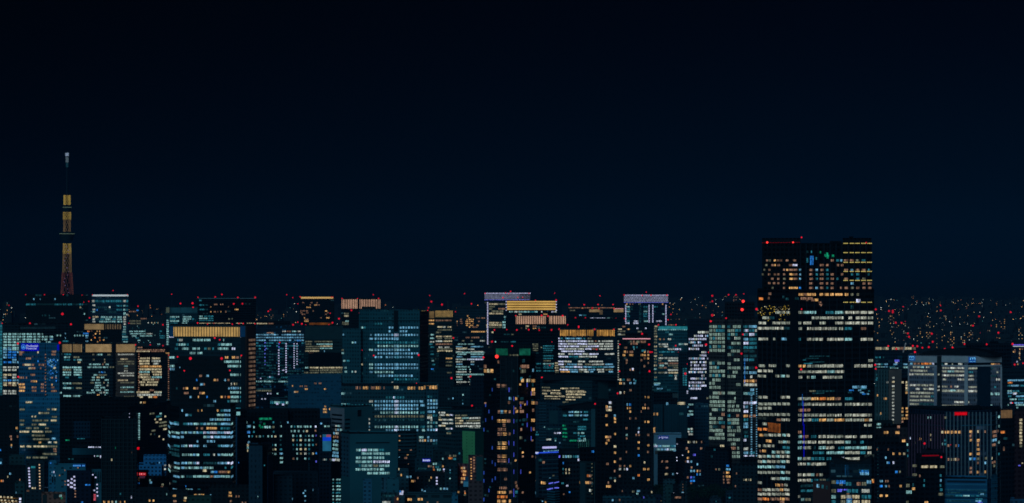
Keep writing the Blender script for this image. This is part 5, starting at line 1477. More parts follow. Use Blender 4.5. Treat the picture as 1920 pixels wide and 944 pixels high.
b.ribs(0, 1421, 1482, 8.9, 573, 944, 0.5, STEEL, 0.5)
b.ribs(ur, 1500, 1634, 11.2, 458, 543, 0.7, STEEL, 0.6)

# in front of it
b = Bld('office_block', 'dark glass building with a sagging black roof, at the foot of the tallest tower',
        [(1557, 1905), (1634, 1900)], 868, fac((0.012, 0.022, 0.03), 4, 4, .8, .5, .5, .03), depth=26)
f0 = b.faces[0]
mbx = MB()
xs = [1563 + (1634 - 1563) * i / 24 for i in range(25)]


def sag(t):
    return 856 + 12.2 * (1 - abs(2 * t - 1) ** 1.7) + (1.5 if t > .5 else 0) * (2 * t - 1)


for i in range(24):
    b._box(0, xs[i], xs[i + 1], sag((i + .5) / 24), 870, -25, 0.6, mbx)
b.onface(0, 'curved_roof', mbx, [ROOF])
b.panel(0, 1558, 1634, 895, 897.5, ROOF, 'ledge', 1.6)
b.rows(0, T2, '742:845-905n;722:835-908d;728:840-905b', 'n', 5.4, 2.0)
b.ribs(0, 1585, 1593, 3.2, 872, 893, 0.7, lit('blue_tube', sr(14, 62, 100)), 0.6)
b.rows(0, T2, '800:650-680e 684-705b 708-745b 890-920n;812:705-725e 748-785t 822-852k 858-888e;860:650-680e 752-785t 792-830t 856-910w;900:650-680c 715-745y 752-785w 790-840y 856-895t 900-920t;935:650-680t 712-728e 732-745e 752-788n 795-842y 856-912y', 'c', 6.4, 2)
b.rows(0, T2, '852:690-700p 702-730p 735-760p;862:688-720p;880:752-772k;915:755-790b;925:752-785n', 'p', 2.4, .8)
b.rows(0, T2, '795:926-940o', 'o', 6)

b = Bld('office_block', 'plain dark brown block with three small windows, at the foot of the tallest tower', [(1524, 1900), (1557, 1900)], 903, fac((0.14, 0.03, 0.022), 4, 4, .1, .1, .9))
b.rows(0, NAT, '911.5:1531-1536.6n;912.5:1540-1544t;914.5:1548.5-1552d', 'n', 6.5)
b.panel(0, 1524, 1557, 896, 903, fac((0.02, 0.03, 0.034)), 'roof_screen', 0.2)
b.rows(0, NAT, '900:1527-1534t 1537-1548e 1550-1554d', 'e', 3)

b = Bld('office_block', 'low dark block left of the plain brown block at the tallest tower foot', [(1500, 1930), (1525, 1930)], 930, fac((0.02, 0.03, 0.03), 4, 3, .8, .5))
b.rows(0, NAT, '937:1502-1508c 1510-1520e', 'e', 5, 2)

b = Bld('apartment_tower', 'black apartment block with small coloured windows, right of the tallest tower foot', [(1640, 1900), (1699, 1905)], 836, fac((0.008, 0.009, 0.013), 3.2, 4, .6, .5, .5, .01))
b.tier('roof_house', [(1641, 1906), (1686, 1908)], 823, 837, fac(BLK))
b.rows(0, R2, '490:198-210k;527:240-258a 292-310a 330-346y;560:178-188n;602:192-202n 204-214b 242-256s;680:262-284b 296-308e;758:132-158n 178-192k 196-206k;800:132-156b 176-192n 204-216k 300-316a;880:132-156a 180-200a;750:66-84a;490:106-114k', 'a', 4.0, 2)
b.strip(0, 1645.2, 840, 1645.2, 940, 6, .6, LIT['d'])

b = Bld('office_block', 'long low office with a pale tan lit top storey, right behind the tallest tower', [(1640, 3300), (1718, 3300)], 648, fac((0.012, 0.02, 0.028), 4, 3, .7, .5, .5, .03))
b.rows(0, R1, '556:95-120y 122-150y 152-180e 182-208y 236-265y 268-300y 302-335k 338-368y 370-400y 402-436e', 'y', 4.6, 1.7)
b.rows(0, R1, '632:95-125t 130-140t 160-170d;660:98-120d;690:96-110n 114-140c 144-160t 168-200n;716:95-110c 114-165c 168-200n', 'n', 3, 1.5)
b.tier('sign_post', [(1683, 3290), (1692, 3290)], 668, 700, fac((0.02, 0.06, 0.08)), 10)
b.rows(1, R1, '660:258-300p', 'p', 4.2, 2)
b.rows(0, R1, '690:250-310n 330-370n;716:210-260t 330-370c;675:262-295s', 'n', 3, 1.5)
m = MB()
for i in range(6):
    t = i / 6
    b._box(0, 1692 + 5 * t, 1694 + 5 * t, 661 - 18 * (i + 1) / 6, 661 - 18 * i / 6, 3, 4, m)
b.onface(0, 'crane_arm', m, [lit('crane_light', sr(86, 100, 110), 1, (.5, 1.2), .5, .5)])
b.beacon((1665.5, 649.3), (1680.7, 654.4), r=2.4)
b.beacon((1687, 685.5), (1689, 692.3), r=1.8)

b = Bld('office_block', 'grey striped block with a bright column of small windows on its pale end wall', [(1640, 2720), (1666, 2715), (1690, 2725)], 692, fac((0.06, 0.065, 0.06), 4, 3, .6, .5, .4, .02))
b.panel(1, 1666.5, 1690, 693, 797, fac((0.42, 0.17, 0.13), 4, 4, .1, .1, .9), 'pale_end', 0.3)
b.ribs(0, 1643, 1664, 5.2, 694, 790, 1.2, plain('rib_grey', (0.13, 0.13, 0.12)), 0.8)
b.rows(1, R1, '803:234-256w;838:234-256y;874:234-256w;900:234-256e;928:234-256w', 'w', 3.2, 2)
b.rows(1, R2, '12:234-254w;40:234-254w;68:234-254w;95:234-254w;122:234-254w;150:234-254w;178:234-254w;205:234-252w;240:234-252w;265:234-250e', 'w', 3.0, 2)
b.rows(0, R1, '805:100-115t;780:100-108t;842:190-205w;820:98-110t;870:96-106t', 't', 3.4)
b.rows(0, R2, '35:100-120a;62:166-198a;188:138-150a', 'a', 3.8, 2)
b.rows(0, R1, '722:95-100c 220-290c', 't', 1.2)

b = Bld('office_block', 'narrow dark block with warm window columns squeezed left of the pale twin signed office', [(1690, 2760), (1704, 2765)], 712, fac(BLK, 3.6, 3, .6, .5))
b.rows(0, R1, '842:312-334y;842:350-372y;866:350-374y;890:350-374y;908:348-372e;930:350-362y', 'y', 3.8)
b.rows(0, R2, '12:350-366a;144:316-330a 352-368a;172:316-330a 352-370a;202:316-332e 352-368a;230:314-330a 336-346a 352-368a;256:316-330k;286:334-346a 350-364y', 'a', 3.6)

FG = (0.33, 0.36, 0.40)
b = Bld('office_tower', 'pale grey framed office with two small blue letter signs at its top',
        [(1703, 2420), (1757, 2405), (1765.5, 2415), (1808, 2403), (1815, 2402), (1878, 2415)], 667, fac((0.36, 0.20, 0.22), 4, 2.2, .7, .55, .5, .04, sr(50, 58, 60)), depth=40)
fm = plain('frame_grey', (0.95, 0.50, 0.46), 0.6)
for fi, x0, x1 in ((0, 1703.2, 1757), (2, 1765.5, 1808), (3, 1808, 1815), (4, 1815, 1877.8)):
    b.panel(fi, x0, x1, 668, 680, fm, 'attic_frame', 0.5)
    if fi != 3:
        b.panel(fi, x0 + .5, x1 - .5, 680.5, 684.5, plain('slot_black', (0.006, 0.008, 0.01)), 'attic_slot', 0.2)
    b.panel(fi, x0, x1, 684.7, 687.3, fm, 'attic_frame', 0.45)
b.panel(3, 1808.2, 1814.8, 687.5, 770, fm, 'pier', 0.8)
b.panel(0, 1751.5, 1757, 687.5, 770, plain('pier_blue', (0.62, 0.36, 0.38)), 'pier', 0.8)
b.panel(0, 1703, 1705, 687.5, 770, fm, 'pier', 0.8)
b.panel(4, 1875.5, 1878, 687.5, 770, fm, 'pier', 0.8)
b.panel(1, 1757.3, 1765, 668, 770, plain('slot_teal', (0.02, 0.04, 0.05)), 'slot', 0.2)
b.panel(4, 1832, 1857, 688, 770, plain('dark_glass', (0.015, 0.03, 0.045), 0.3), 'dark_bay', 0.3)
for fi, x0, x1, y0, y1 in ((0, 1705.3, 1716.3, 667.4, 676.6), (4, 1815.6, 1828.2, 670, 680)):
    sg = b.panel(fi, x0, x1, y0, y1, MSIGN, 'sign', 0.7, 0.6)
    w_ = x1 - x0
    b.text(fi, 'm', x0 + w_ * .12, x1 - w_ * .08, y0 + .6, y0 + 5.0, lit('sign_bright', sr(110, 195, 240), 1, (1, 1)), 1.6, parent=sg)
    b.text(fi, 'MORI', x0 + w_ * .1, x1 - w_ * .1, y1 - 2.9, y1 - .9, lit('sign_bright', sr(110, 195, 240), 1, (1, 1)), 1.6, parent=sg)
b.rows(0, R1, '685:388-412n 420-442k 452-472k 484-505o 508-548o 554-572a 575-592s;713:412-440m 446-472m 478-504c 525-552w;744:390-535m;774:385-420w 424-590m;866:388-440w 445-540m 548-590m;898:437-470w 500-540m 545-590w;932:390-470m 476-560m 565-585d', 'e', 3.4, 1.3)
b.rows(0, R2, '14:390-440m 446-590m;44:388-468m 474-560m 566-590t;76:388-470m 476-590m;108:388-460m 470-590d', 'e', 3.4, 1.3)
b.rows(2, R1, '688:650-668d 682-704w 740-750m 796-830w;722:660-720m 726-780w 785-850w;750:660-700m 705-760c 765-850m;783:660-720w 726-800m 805-850w;818:666-696m 790-820w 824-850m;878:660-705m 728-742k 762-800w;912:660-720m 726-780c 785-850m', 'e', 3.2, 1.3)
b.rows(2, R2, '0:660-850m;92:764-850w;122:660-750m 755-850m', 'e', 3.2, 1.3)
b.rows(1, R1, '878:620-635w;908:616-634w;776:618-634m', 'y', 3, 1.2)
b.rows(4, R1, '690:1070-1100a 1104-1146k;724:880-955m 1070-1090d;756:880-920t 1116-1134m;788:880-925m 1070-1085d 1090-1120d;818:880-926w 1114-1145w;882:880-950m 1096-1112t;915:880-952w;936:1068-1082c 1100-1140c', 'e', 3.2, 1.3)
b.rows(4, R2, '0:880-950w;25:1068-1090c 1105-1142c;92:880-885m;125:880-950m;150:1110-1140c;122:1068-1082c', 'e', 3.2, 1.3)
# dome-like roof plant behind the attic
mbx = MB()
n = 20
for i in range(n):
    t0, t1 = i / n, (i + 1) / n
    tm = (t0 + t1) / 2
    top = 667 - 12.5 * math.sin(math.pi * min(1, tm * 1.05)) ** .55
    b._box(2, 1716 + 144 * t0, 1716 + 144 * t1, top, 668.5, -32, -8, mbx)
b.onface(2, 'roof_plant', mbx, [ROOF])
b.beacon((1711.5, 649), (1720, 649.5), (1729.5, 652.5), (1741.5, 651.3), (1771.5, 655), (1786, 652), (1715.5, 660.5), (1813, 661.8), r=2.5, D=2440, stem=8)

b = Bld('office_block', 'black unlit bulk behind the right part of the pale signed office', [(1811, 2900), (1896, 2905)], 645.5, fac((0.008, 0.009, 0.013), 4, 3, .7, .5))
b.tier('roof_house', [(1856, 2910), (1872, 2912)], 641.5, 646, fac(BLK))
b.panel(0, 1838, 1855, 652, 668, plain('bay_dark', (0.02, 0.02, 0.03)), 'bay', 1.0)
b.beacon((1808.5, 645.5), (1850, 646), (1866, 663.5), r=2.5)

b = Bld('apartment_tower', 'tower at the right frame edge with a violet line along its roof', [(1894, 3350), (1960, 3350)], 645, fac((0.015, 0.02, 0.035), 3.6, 3, .6, .5, .5, .03))
b.panel(0, 1899.5, 1958, 646, 648, lit('violet_line', sr(104, 92, 220), 1, (1, 1)), 'roof_light', 0.9)
b.panel(0, 1899.5, 1958, 649, 650.4, WLINE, 'roof_light', 0.9)
b.rows(0, R1, '562:1310-1318a 1330-1340k;585:1256-1266a 1270-1278k 1306-1318k;598:1306-1316y;612:1310-1316k;635:1306-1316a;650:1312-1320e;668:1284-1294s;690:1292-1300a;570:1268-1278k', 'k', 2.8, 1.2)
b.rows(0, NAT, '660:1921-1940k;672:1921-1950e', 'k', 3, 2)
b.beacon((1898.5, 645.3), (1902.5, 684), (1918.5, 681.5), r=2.6)

b = Bld('office_block', 'dark office at the right edge with blue white dotted window rows and one orange window', [(1877, 2700), (1950, 2710)], 693, fac((0.014, 0.026, 0.035), 4, 2, .7, .5, .5, .03))
b.rows(0, R1, '825:1210-1350n;845:1212-1252o;870:1210-1235t 1240-1306n 1320-1350t;916:1210-1245c 1250-1310t;938:1255-1285s', 'n', 3, 1.3)
b.rows(0, R2, '15:1210-1250n 1255-1290w 1300-1350d;42:1215-1240t 1280-1350n;68:1230-1285c 1300-1350t;98:1230-1248s 1268-1345n;115:1210-1220c 1280-1350c;138:1285-1300c;158:1330-1340c', 'n', 3, 1.3)
b.beacon((1898.5, 756), r=1.6)
b.rows(0, NAT, '720:1921-1945n;740:1921-1945t', 'n', 3, 2)

GLZ = fac((0.012, 0.028, 0.05), 4.1, 3.0, .8, .65, .45, .02, sr(30, 50, 70))
b = Bld('office_tower', 'dark office tower ribbed with thin vertical fins and a glowing red sign under its roof', [(1703, 2120), (1773, 2085), (1859, 2100), (1877, 2125)], 771, GLZ, depth=40)
b.panel(0, 1703.5, 1772.5, 776, 944, fac((0.014, 0.013, 0.018), 4.1, 3.0, .8, .65, .4), 'left_cladding', 0.3)
b.ribs(0, 1705.5, 1772, 5.4, 777, 930, 1.0, plain('fin_mauve', (0.26, 0.07, 0.10)), 1.2)
b.ribs(1, 1774, 1858.5, 6.95, 773, 898, 0.9, plain('fin_pale', (0.30, 0.22, 0.22)), 1.2)
b.panel(1, 1801, 1858, 797, 798.3, plain('fin_cyan', (0.06, 0.18, 0.24)), 'ledge', 1.0)
b.panel(0, 1704, 1772, 796, 797, plain('ledge_mauve', (0.06, 0.055, 0.07)), 'ledge', 1.0)
b.bands(2, 1859, 1876.5, 779, 898, 8.4, 0.6, plain('fin_cyan', (0.06, 0.18, 0.24)), 0.6)
b.ribs(2, 1868, 1876.5, 8.2, 772, 944, 0.9, plain('fin_pale', (0.30, 0.22, 0.22)), 0.8)
b.tier('roof_house', [(1708, 2120), (1773, 2100), (1840, 2112)], 766.5, 772, fac((0.006, 0.006, 0.007)), 20)
b.tier('roof_house', [(1774, 2110), (1838, 2116)], 762.5, 768, fac((0.006, 0.006, 0.007)), 14)
b.tier('roof_house', [(1720, 2128), (1731, 2125)], 761.5, 768, fac((0.006, 0.006, 0.007)), 8)
m = MB()
q0, q1 = plan(1728, 2130), plan(1732, 2130)
m.bar((q0.x - b.c.x, q0.y - b.c.y, zof(762, 2130)), (q1.x - b.c.x, q1.y - b.c.y, zof(753.5, 2130)), .35)
b.part('antenna', m, [STEEL])
sg = b.panel(1, 1788, 1811.5, 772.6, 779.2, lit('sign_red_back', sr(150, 4, 14), 1, (1, 1)), 'sign', 0.6, 1.0)
m = MB()
for i in range(6):
    b._box(1, 1789.2 + i * 3.7, 1791.8 + i * 3.7, 773.8, 778.0, 1.6, 1.9, m)
b.onface(1, 'lettering', m, [REDSIGN], parent=sg)
b.rows(0, R2, '222:540-556c 560-578c 676-696e;215:448-460t;370:560-578y;408:562-576y;402:470-486a;432:424-436y;395:390-396s 400-408s 386-392t;445:660-670c 676-692t;412:674-692t;450:362-378c;500:364-380t;545:368-384t', 'c', 4.2, 1.6)
b.rows(1, R2, '345:652-670y 682-690a 700-718a 724-745a 752-782a 786-814a;340:880-915a;362:900-905k;378:890-902k;412:890-908a;414:946-976a;435:948-966k;452:950-966a;340:955-966y 1014-1024k;490:944-978a;527:946-974a;530:880-908a;570:882-914n 920-940b 944-976e;565:1018-1040e;604:1016-1028n;605:948-966k;648:878-914k;682:878-916k 942-964a 968-976k;680:1014-1028a;575:706-716k 720-740e 752-776y 780-800k;458:702-718k 770-780k 786-800b;724:706-722k 745-795k 815-850y', 'a', 4.6, 2)
b.rows(2, R2, '340:1080-1132k;375:1086-1118k;412:1076-1116n;452:1078-1106k;598:1072-1105k;565:1074-1080y;628:1090-1104e;215:1132-1142c;295:1134-1140c;430:1132-1140c;530:1132-1140t', 'k', 4.6, 2)
b.beacon((1733.5, 832), r=2.4, D=2080)
b.beacon((1782.5, 834.5), r=1.2, D=2080)

b = Bld('apartment_tower', 'black block with a red glowing roof edge, in front of the finned tower', [(1718, 1950), (1771, 1955)], 856, fac((0.007, 0.007, 0.009), 3.6, 4, .7, .5, .5, .01))
b.tier('roof_house', [(1727, 1958), (1766, 1962)], 845, 857, fac((0.03, 0.015, 0.022)), 14)
b.tier('roof_house', [(1737, 1962), (1746, 1964)], 841.5, 846, fac(BLK), 8)
b.panel(0, 1729, 1760, 853.6, 855.8, REDDIM, 'roof_light', 0.7)
b.beacon((1765, 857.5), r=3.0)
b.rows(0, R2, '628:410-445e;636:482-540y 556-615y 640-676e;704:408-445e;714:465-475k;710:640-650t;752:504-512t 640-652n;795:638-652t 500-510t;830:640-660t;868:626-665e;938:510-540a;822:404-430a', 'y', 4.6, 1.5)

b = Bld('apartment_block', 'low block of mint windows squeezed between two black blocks at the right foot', [(1697, 2000), (1720, 2000)], 900, fac((0.02, 0.03, 0.032), 3.6, 3, .7, .5))
b.rows(0, R2, '795:348-384e;850:348-402c;938:348-376e;790:408-420d', 'c', 6, 2)

b = Bld('office_block', 'low blue glass building with faint teal lit floors, in front of the finned tower foot', [(1771, 1960), (1851, 1955)], 899, fac((0.03, 0.13, 0.22), 4, 60, 1, .45, .55, .0))
b.rows(0, R2, '832:690-1030d;880:690-760d 770-830t 835-890c 895-930t 935-975t 980-1030d;910:940-1000t;925:700-900d 940-990n;940:960-1000p;866:980-1010n;855:700-820d 960-1030d', 't', 2.8, 2.2)
b.bands(0, 1771.5, 1850.5, 909, 950, 9.5, 0.9, plain('floor_edge', (0.08, 0.25, 0.34)), 0.8)
b.panel(0, 1776, 1848, 901.5, 905.5, plain('void_navy', (0.01, 0.02, 0.035)), 'roof_slot', 0.3)
b.tier('end_shaft', [(1858, 1945), (1870, 1950)], 893, None, fac((0.03, 0.10, 0.15), 4, 3, .8, .5, .6), 10)
b.bands(1, 1858.2, 1870, 897, 950, 8, 0.6, plain('fin_cyan', (0.06, 0.18, 0.24)), 0.6)

b = Bld('office_block', 'grey block with two orange windows under a dark roof, left of the finned tower', [(1640, 2160), (1703, 2170)], 803, fac((0.17, 0.07, 0.066), 4, 3.6, .5, .5, .5, .01))
b.rows(0, R2, '348:166-204a 264-298a;418:320-348a;300:280-300k', 'a', 4.6, 3)
b.tier('roof_house', [(1656, 2170), (1702, 2180)], 799, 804, fac(BLK))
b.tier('left_block', [(1640, 2178), (1674, 2180)], 791, 804, fac((0.05, 0.055, 0.055), 4, 3.6, .5, .5))
b.rows(2, R2, '278:106-142c;310:106-142c', 'c', 3.8, 2)

b = Bld('apartment_block', 'dark block with a glowing tan roof house at the right edge', [(1876, 2050), (1903, 2055)], 785, fac((0.009, 0.010, 0.013), 3.6, 3, .7, .5, .5, .01))
tp = b.tier('roof_house', [(1876.5, 2052), (1898, 2055)], 768.5, 786, fac((0.3, 0.08, 0.05)), 12)
b.panel(tp, 1877, 1897.5, 769.5, 784, lit('tan_lantern', sr(120, 92, 62), 1, (1, 1), .2, .2), 'lit_screen', 0.4)
b.ribs(tp, 1878.5, 1897, 2.6, 769.5, 784, 0.4, plain('screen_bar', (0.1, 0.07, 0.04)), 0.6)
b.rows(0, R2, '345:1152-1186o;398:1176-1208d;490:1174-1184k', 'o', 4.4, 2)
b.rows(0, R2, '478:1176-1180k;488:1172-1185k', 'k', 6)

b = Bld('apartment_block', 'dark brown block with one tall column of yellow windows at the right edge', [(1902, 2020), (1960, 2025)], 771, fac((0.07, 0.015, 0.016), 3.6, 4, .6, .5, .5, .01))
b.rows(0, R2, '242:1310-1334y;270:1310-1334y;298:1310-1334y;325:1310-1334y;352:1310-1332y;380:1310-1334y;408:1310-1334y;435:1310-1332y;462:1310-1334e', 'y', 4.2, 2)
b.rows(0, R2, '606:1330-1340y;626:1302-1318p', 'y', 2)

# ================================================================= black lit tower, dark curved office and the blocks between
BT = fac((0.007, 0.0075, 0.010), 3.6, 3.2, .6, .5, .5, .02, sr(30, 40, 44))
b = Bld('apartment_tower', 'black apartment tower with stacked wide amber windows and thin violet lights up its edges', [(907, 1945), (938, 1920), (972, 1918), (1004, 1940)], 668, BT, depth=34)
b.tier('penthouse', [(921, 1935), (995, 1932)], 648, 670, fac((0.006, 0.0065, 0.008)), 20)
GRN = lit('green_wash', sr(12, 74, 58), 1, (.8, 1.2), .25, .5)  # green glow on the penthouse crown, put in as emissive panels
pt = len(b.faces) - 1
b.panel(pt, 930, 952, 654, 666.5, GRN, 'lit_screen', 0.4)
b.panel(pt, 974, 994.5, 654, 666.5, GRN, 'lit_screen', 0.4)
b.rows(pt, Z7, '612:288-310e 320-368e', 'e', 3)
b.beacon((931.5, 669), r=4.2, mat=BEACH)
b.beacon((906.5, 670.5), (922.5, 641), (960.3, 649), r=2.4)
b.rows(0, Z7, '708:80-100k;745:80-104a 108-132y 136-158a;668:196-206k;870:190-215k', 'a', 6.4, 2.4)
b.rows(1, Z7, '870:228-272k;745:320-335d;612:', 'k', 5)
b.rows(2, Z7, '708:382-408k 410-430k 434-456k;748:386-428e;826:390-412a;826:436-466y;660:400-420d;812:386-400t', 'a', 6.2, 2.4)
b.rows(3, Z7, '740:486-498n;828:478-510a;862:484-496d;904:480-508a;938:478-506a', 'a', 6.0, 2.6)
C8 = '173:196-216k 220-240n 244-272a;250:188-226a 230-270a 274-300k;285:236-260k;322:194-230k 234-268k;360:192-232k 238-272a;438:195-228y 234-270a;476:188-226a 230-276a;548:192-228k 234-270a;586:192-270k;660:192-228k 234-276k;738:248-272k;812:206-236k 240-272k;850:190-228a 232-268a;888:190-276o;925:190-228a 232-270a'
b.rows(1, Z8, C8, 'a', 5.6, 3)
b.rows(1, Z8, '60:288-310n;62:342-360a;95:282-298k;173:288-302k;250:288-300k;360:288-302k', 'k', 5)
b.rows(2, Z8, '170:345-362a 380-412k;98:376-410k;240:400-440d;250:345-360d;322:386-396k;392:378-398e;62:382-410d;140:380-392k;770:340-352k;850:340-360t;800:345-358k;850:290-312k;925:288-302a', 'k', 5, 2)
b.rows(3, Z8, '98:478-505a 510-532k;245:476-508a;160:486-500k;318:490-505k;20:484-510k', 'a', 5.6, 3)
VIO = lit('violet_tube', sr(80, 92, 232), .75, (.6, 1.2), .3, .2)
for fi, x, ys in ((0, 923.4, (731, 784, 840, 867, 901)), (0, 929, (871, 897)), (0, 907.7, (806, 887, 902, 937)), (0, 917.2, (772, 920)), (0, 911, (760, 788)), (1, 963.5, (748, 765, 773, 790, 810, 832, 853, 885, 921, 928)), (1, 954.2, (731, 864, 831)), (2, 976, (885, 762)), (2, 988, (722, 756, 780, 797)), (3, 996, (738, 805, 822))):
    for y in ys:
        b.win(fi, x - .5, x + .5, y, 8.0 if fi else 6.5, VIO if fi else lit('blue_tube_dim', sr(52, 88, 195), .7, (.6, 1.2), .3, .2), None, 'light_tube')
b.win(0, 954.6, 955.6, 731.5, 8, VIO, None, 'light_tube')
b.sprinkle(2, 964, 1000, 680, 940, 4.5, 7.5, .06, 'kdtda', 2.6, 3.4)
b.sprinkle(0, 908, 936, 700, 940, 4.5, 7.5, .04, 'kdd', 2.6, 3.0)
b.ribs(1, 938.5, 971, 10.8, 672, 944, .8, STEEL, .8)
b.bands(1, 931, 951, 676, 944, 8.15, 1.0, plain('balcony_black', (0.012, 0.012, 0.014)), 1.2)

b = Bld('office_block', 'dark glass office with a bowed roof line and pale yellow lit rows', [(1013, 2720), (1060, 2700), (1110, 2695), (1156, 2715)], 706, fac((0.016, 0.035, 0.04), 3.8, 3, .85, .55, .5, .02), depth=50)
mbx = MB()
for i in range(24):
    t = (i + .5) / 24
    top = 702.5 + 9 * t ** 2.2
    b._box(1, 1013 + 143 * i / 24, 1013 + 143 * (i + 1) / 24, top, 713.5, -40, 0.6, mbx)
b.onface(1, 'bowed_roof', mbx, [ROOF])
b.bands(1, 1060, 1110, 716, 765, 4.4, .8, plain('floor_dark', (0.03, 0.05, 0.055)), 0.7)
b.bands(0, 1014, 1060, 716, 800, 4.4, .8, plain('floor_dark', (0.03, 0.05, 0.055)), 0.7)
b.rows(0, Z7, '886:568-636e;912:568-640y 650-720y;936:570-610y 640-730y', 'y', 2.4, 1.6)
b.rows(0, Z8, '15:570-610e 640-720y;42:590-700y 705-760y;65:590-640e 646-720y;88:600-720y;112:605-640e 650-700y;135:604-668y 676-720y', 'y', 2.4, 1.6)
b.rows(1, Z7, '893:722-790y 796-880y;915:768-860y 866-925y;938:768-840y 850-910y', 'y', 2.4, 1.6)
b.rows(1, Z8, '6:770-850y 860-938y;28:770-800y 806-930y;50:770-900y;72:766-850y;92:740-790e', 'y', 2.4, 1.6)
b.rows(2, Z7, '900:1095-1105c 1115-1122c;890:1045-1068d', 'e', 3)
b.beacon((1016, 708), r=2.2)
b.panel(2, 1122, 1140, 715, 800, plain('grey_green_bay', (0.03, 0.055, 0.055)), 'bay', 0.5)

b = Bld('office_block', 'teal black office with a sloping roof, under the bowed roof office', [(1053, 2500), (1078, 2490), (1117, 2495)], 764, fac((0.018, 0.04, 0.045), 3.8, 3, .8, .5, .5, .03))
mbx = MB()
for i in range(16):
    t = (i + .5) / 16
    b._box(1, 1053 + 64 * i / 16, 1053 + 64 * (i + 1) / 16, 765 - 9.5 * t, 766, -20, 0.8, mbx)
b.onface(1, 'sloping_roof', mbx, [ROOF])
b.panel(1, 1108, 1116.8, 767, 842, plain('pale_teal_wall', (0.06, 0.10, 0.105)), 'end_wall', 0.8)
b.rows(0, Z8, '290:742-770g;318:742-778g;352:742-782g;383:742-780g;205:745-780t;410:745-770d', 'g', 3.2, 2)
b.rows(1, Z8, '175:790-830n 838-880c 888-905n 920-955t;203:790-830n 838-880c 888-905n 914-955n;238:914-955t;258:830-880d;300:868-940t;320:868-940t;352:830-860t 868-885c 895-922c;378:888-930t;400:868-895t 915-935c;416:798-860g 866-935c;370:870-880t', 'n', 3, 1.5)
for i in range(6):
    b.panel(1, 1084.5 + 3.7 * i, 1085.6 + 3.7 * i, 824, 840, lit('fin_mint', sr(24, 62, 58)), 'fin_light', 0.6)
b.beacon((1116.6, 757.3), r=1.8)

b = Bld('office_block', 'dark ribbed block with small blue white windows left of the teal black office', [(1004, 2560), (1055, 2560)], 752, fac((0.016, 0.036, 0.05), 3.8, 3, .7, .5, .5, .02))
b.bands(0, 1010, 1024, 756, 830, 5.4, 1.8, plain('balcony_navy', (0.035, 0.07, 0.09)), 1.0)
b.panel(0, 1030, 1046, 770, 795, plain('shutter_teal', (0.025, 0.055, 0.06)), 'cladding', 0.6)
b.rows(0, Z8, '352:668-690s 695-726s;365:512-540t;345:520-530t;406:602-645w;398:670-690t;318:600-700d 705-720d;415:676-686c;435:712-722n;300:584-592c', 'n', 2.8, 1.5)

b = Bld('apartment_block', 'balcony block with a roof terrace brightly edged in blue and white light', [(979, 2430), (1010, 2410), (1047, 2420)], 850, fac((0.02, 0.036, 0.05), 3.3, 5, .8, .5, .4, .01))
b.panel(0, 980, 1010, 848.6, 850.6, lit('edge_blue_light', sr(44, 88, 235), 1, (.9, 1.1), .2, .3), 'terrace_light', 1.2)
b.panel(1, 1010, 1046, 847.6, 849.6, lit('edge_blue_light', sr(44, 88, 235), 1, (.9, 1.1), .2, .3), 'terrace_light', 1.2)
b.panel(0, 994, 1009.8, 847.4, 850.4, SIGNW, 'terrace_light', 1.7)
b.tier('upper_terrace', [(1016, 2420), (1044, 2425)], 837, 850, fac((0.02, 0.05, 0.07)), 14)
b.panel(len(b.faces) - 1, 1017, 1043, 837.5, 841.2, lit('white_violet', sr(190, 190, 250), 1, (1, 1), .3, .2), 'terrace_light', 0.8)
b.strip(1, 1019, 846.5, 1045.5, 844.8, 2.7, .8, LIT['n'])
b.strip(0, 981.5, 846.5, 989, 846.0, 2.2, .9, LIT['n'])
for x in (988.5, 996, 1002.5):
    b.panel(0, x - .7, x + .7, 828, 847, plain('mast_teal', (0.06, 0.22, 0.28)), 'mast', 0.8)
b.bands(0, 980, 1010, 862, 946, 8.2, 2.4, plain('balcony_navy', (0.035, 0.07, 0.09)), 1.2)
b.bands(1, 1016, 1046, 862, 946, 8.2, 2.4, plain('balcony_navy', (0.035, 0.07, 0.09)), 1.2)
b.panel(0, 1007, 1010, 852, 946, plain('pier_teal', (0.03, 0.05, 0.06)), 'pier', 1.6)
b.rows(0, Z8, '555:505-535k;580:540-570d;600:464-476n;674:424-440e;762:424-438e;760:500-506k 515-525k;772:560-600a;800:500-512n 520-535k;850:415-440c 466-478n;856:505-520n;925:412-436e 466-478n;936:500-535a;936:558-605a', 'e', 5, 2)
b.rows(1, Z8, '600:570-590k;714:655-672e;735:628-640n', 'k', 4)

b = Bld('apartment_tower', 'small tower with rounded teal balconies topped by violet lights', [(1028, 2380), (1038, 2372), (1048, 2380)], 904, fac((0.02, 0.07, 0.09), 3.2, 30, 1, .4, .3))
b.strip(0, 1031.5, 907, 1038, 905.5, 1.6, .8, LEDB)
b.strip(1, 1038.5, 905.5, 1045, 904, 1.7, .9, LEDB)
b.strip(0, 1028.5, 918, 1037.5, 916, 1.7, .8, LEDB)
b.strip(1, 1039, 915, 1045, 915, 1.7, .8, LEDB)
for fi, xa, xb in ((0, 1028.5, 1038), (1, 1038, 1047.5)):
    b.bands(fi, xa, xb, 922, 948, 4.8, 1.3, plain('balcony_teal', (0.06, 0.22, 0.26)), 1.4)

b = Bld('office_block', 'black low block with a row of blue lit windows right of the blue edged terrace', [(1046, 2440), (1088, 2445)], 846, fac((0.014, 0.02, 0.024), 4, 3))
b.rows(0, Z8, '550:708-720p 742-755c 764-774n 782-796c 800-816c 828-840t 846-860t 864-876n;565:896-908n', 'c', 4.4)
b.rows(0, Z8, '660:765-774y 792-800y;688:765-774y 792-800y;655:742-748t;690:742-748d;605:742-750b;578:868-880s', 'y', 4)
b.rows(0, Z8, '775:730-750t;796:770-790s;868:745-756k;850:792-806b', 't', 3)

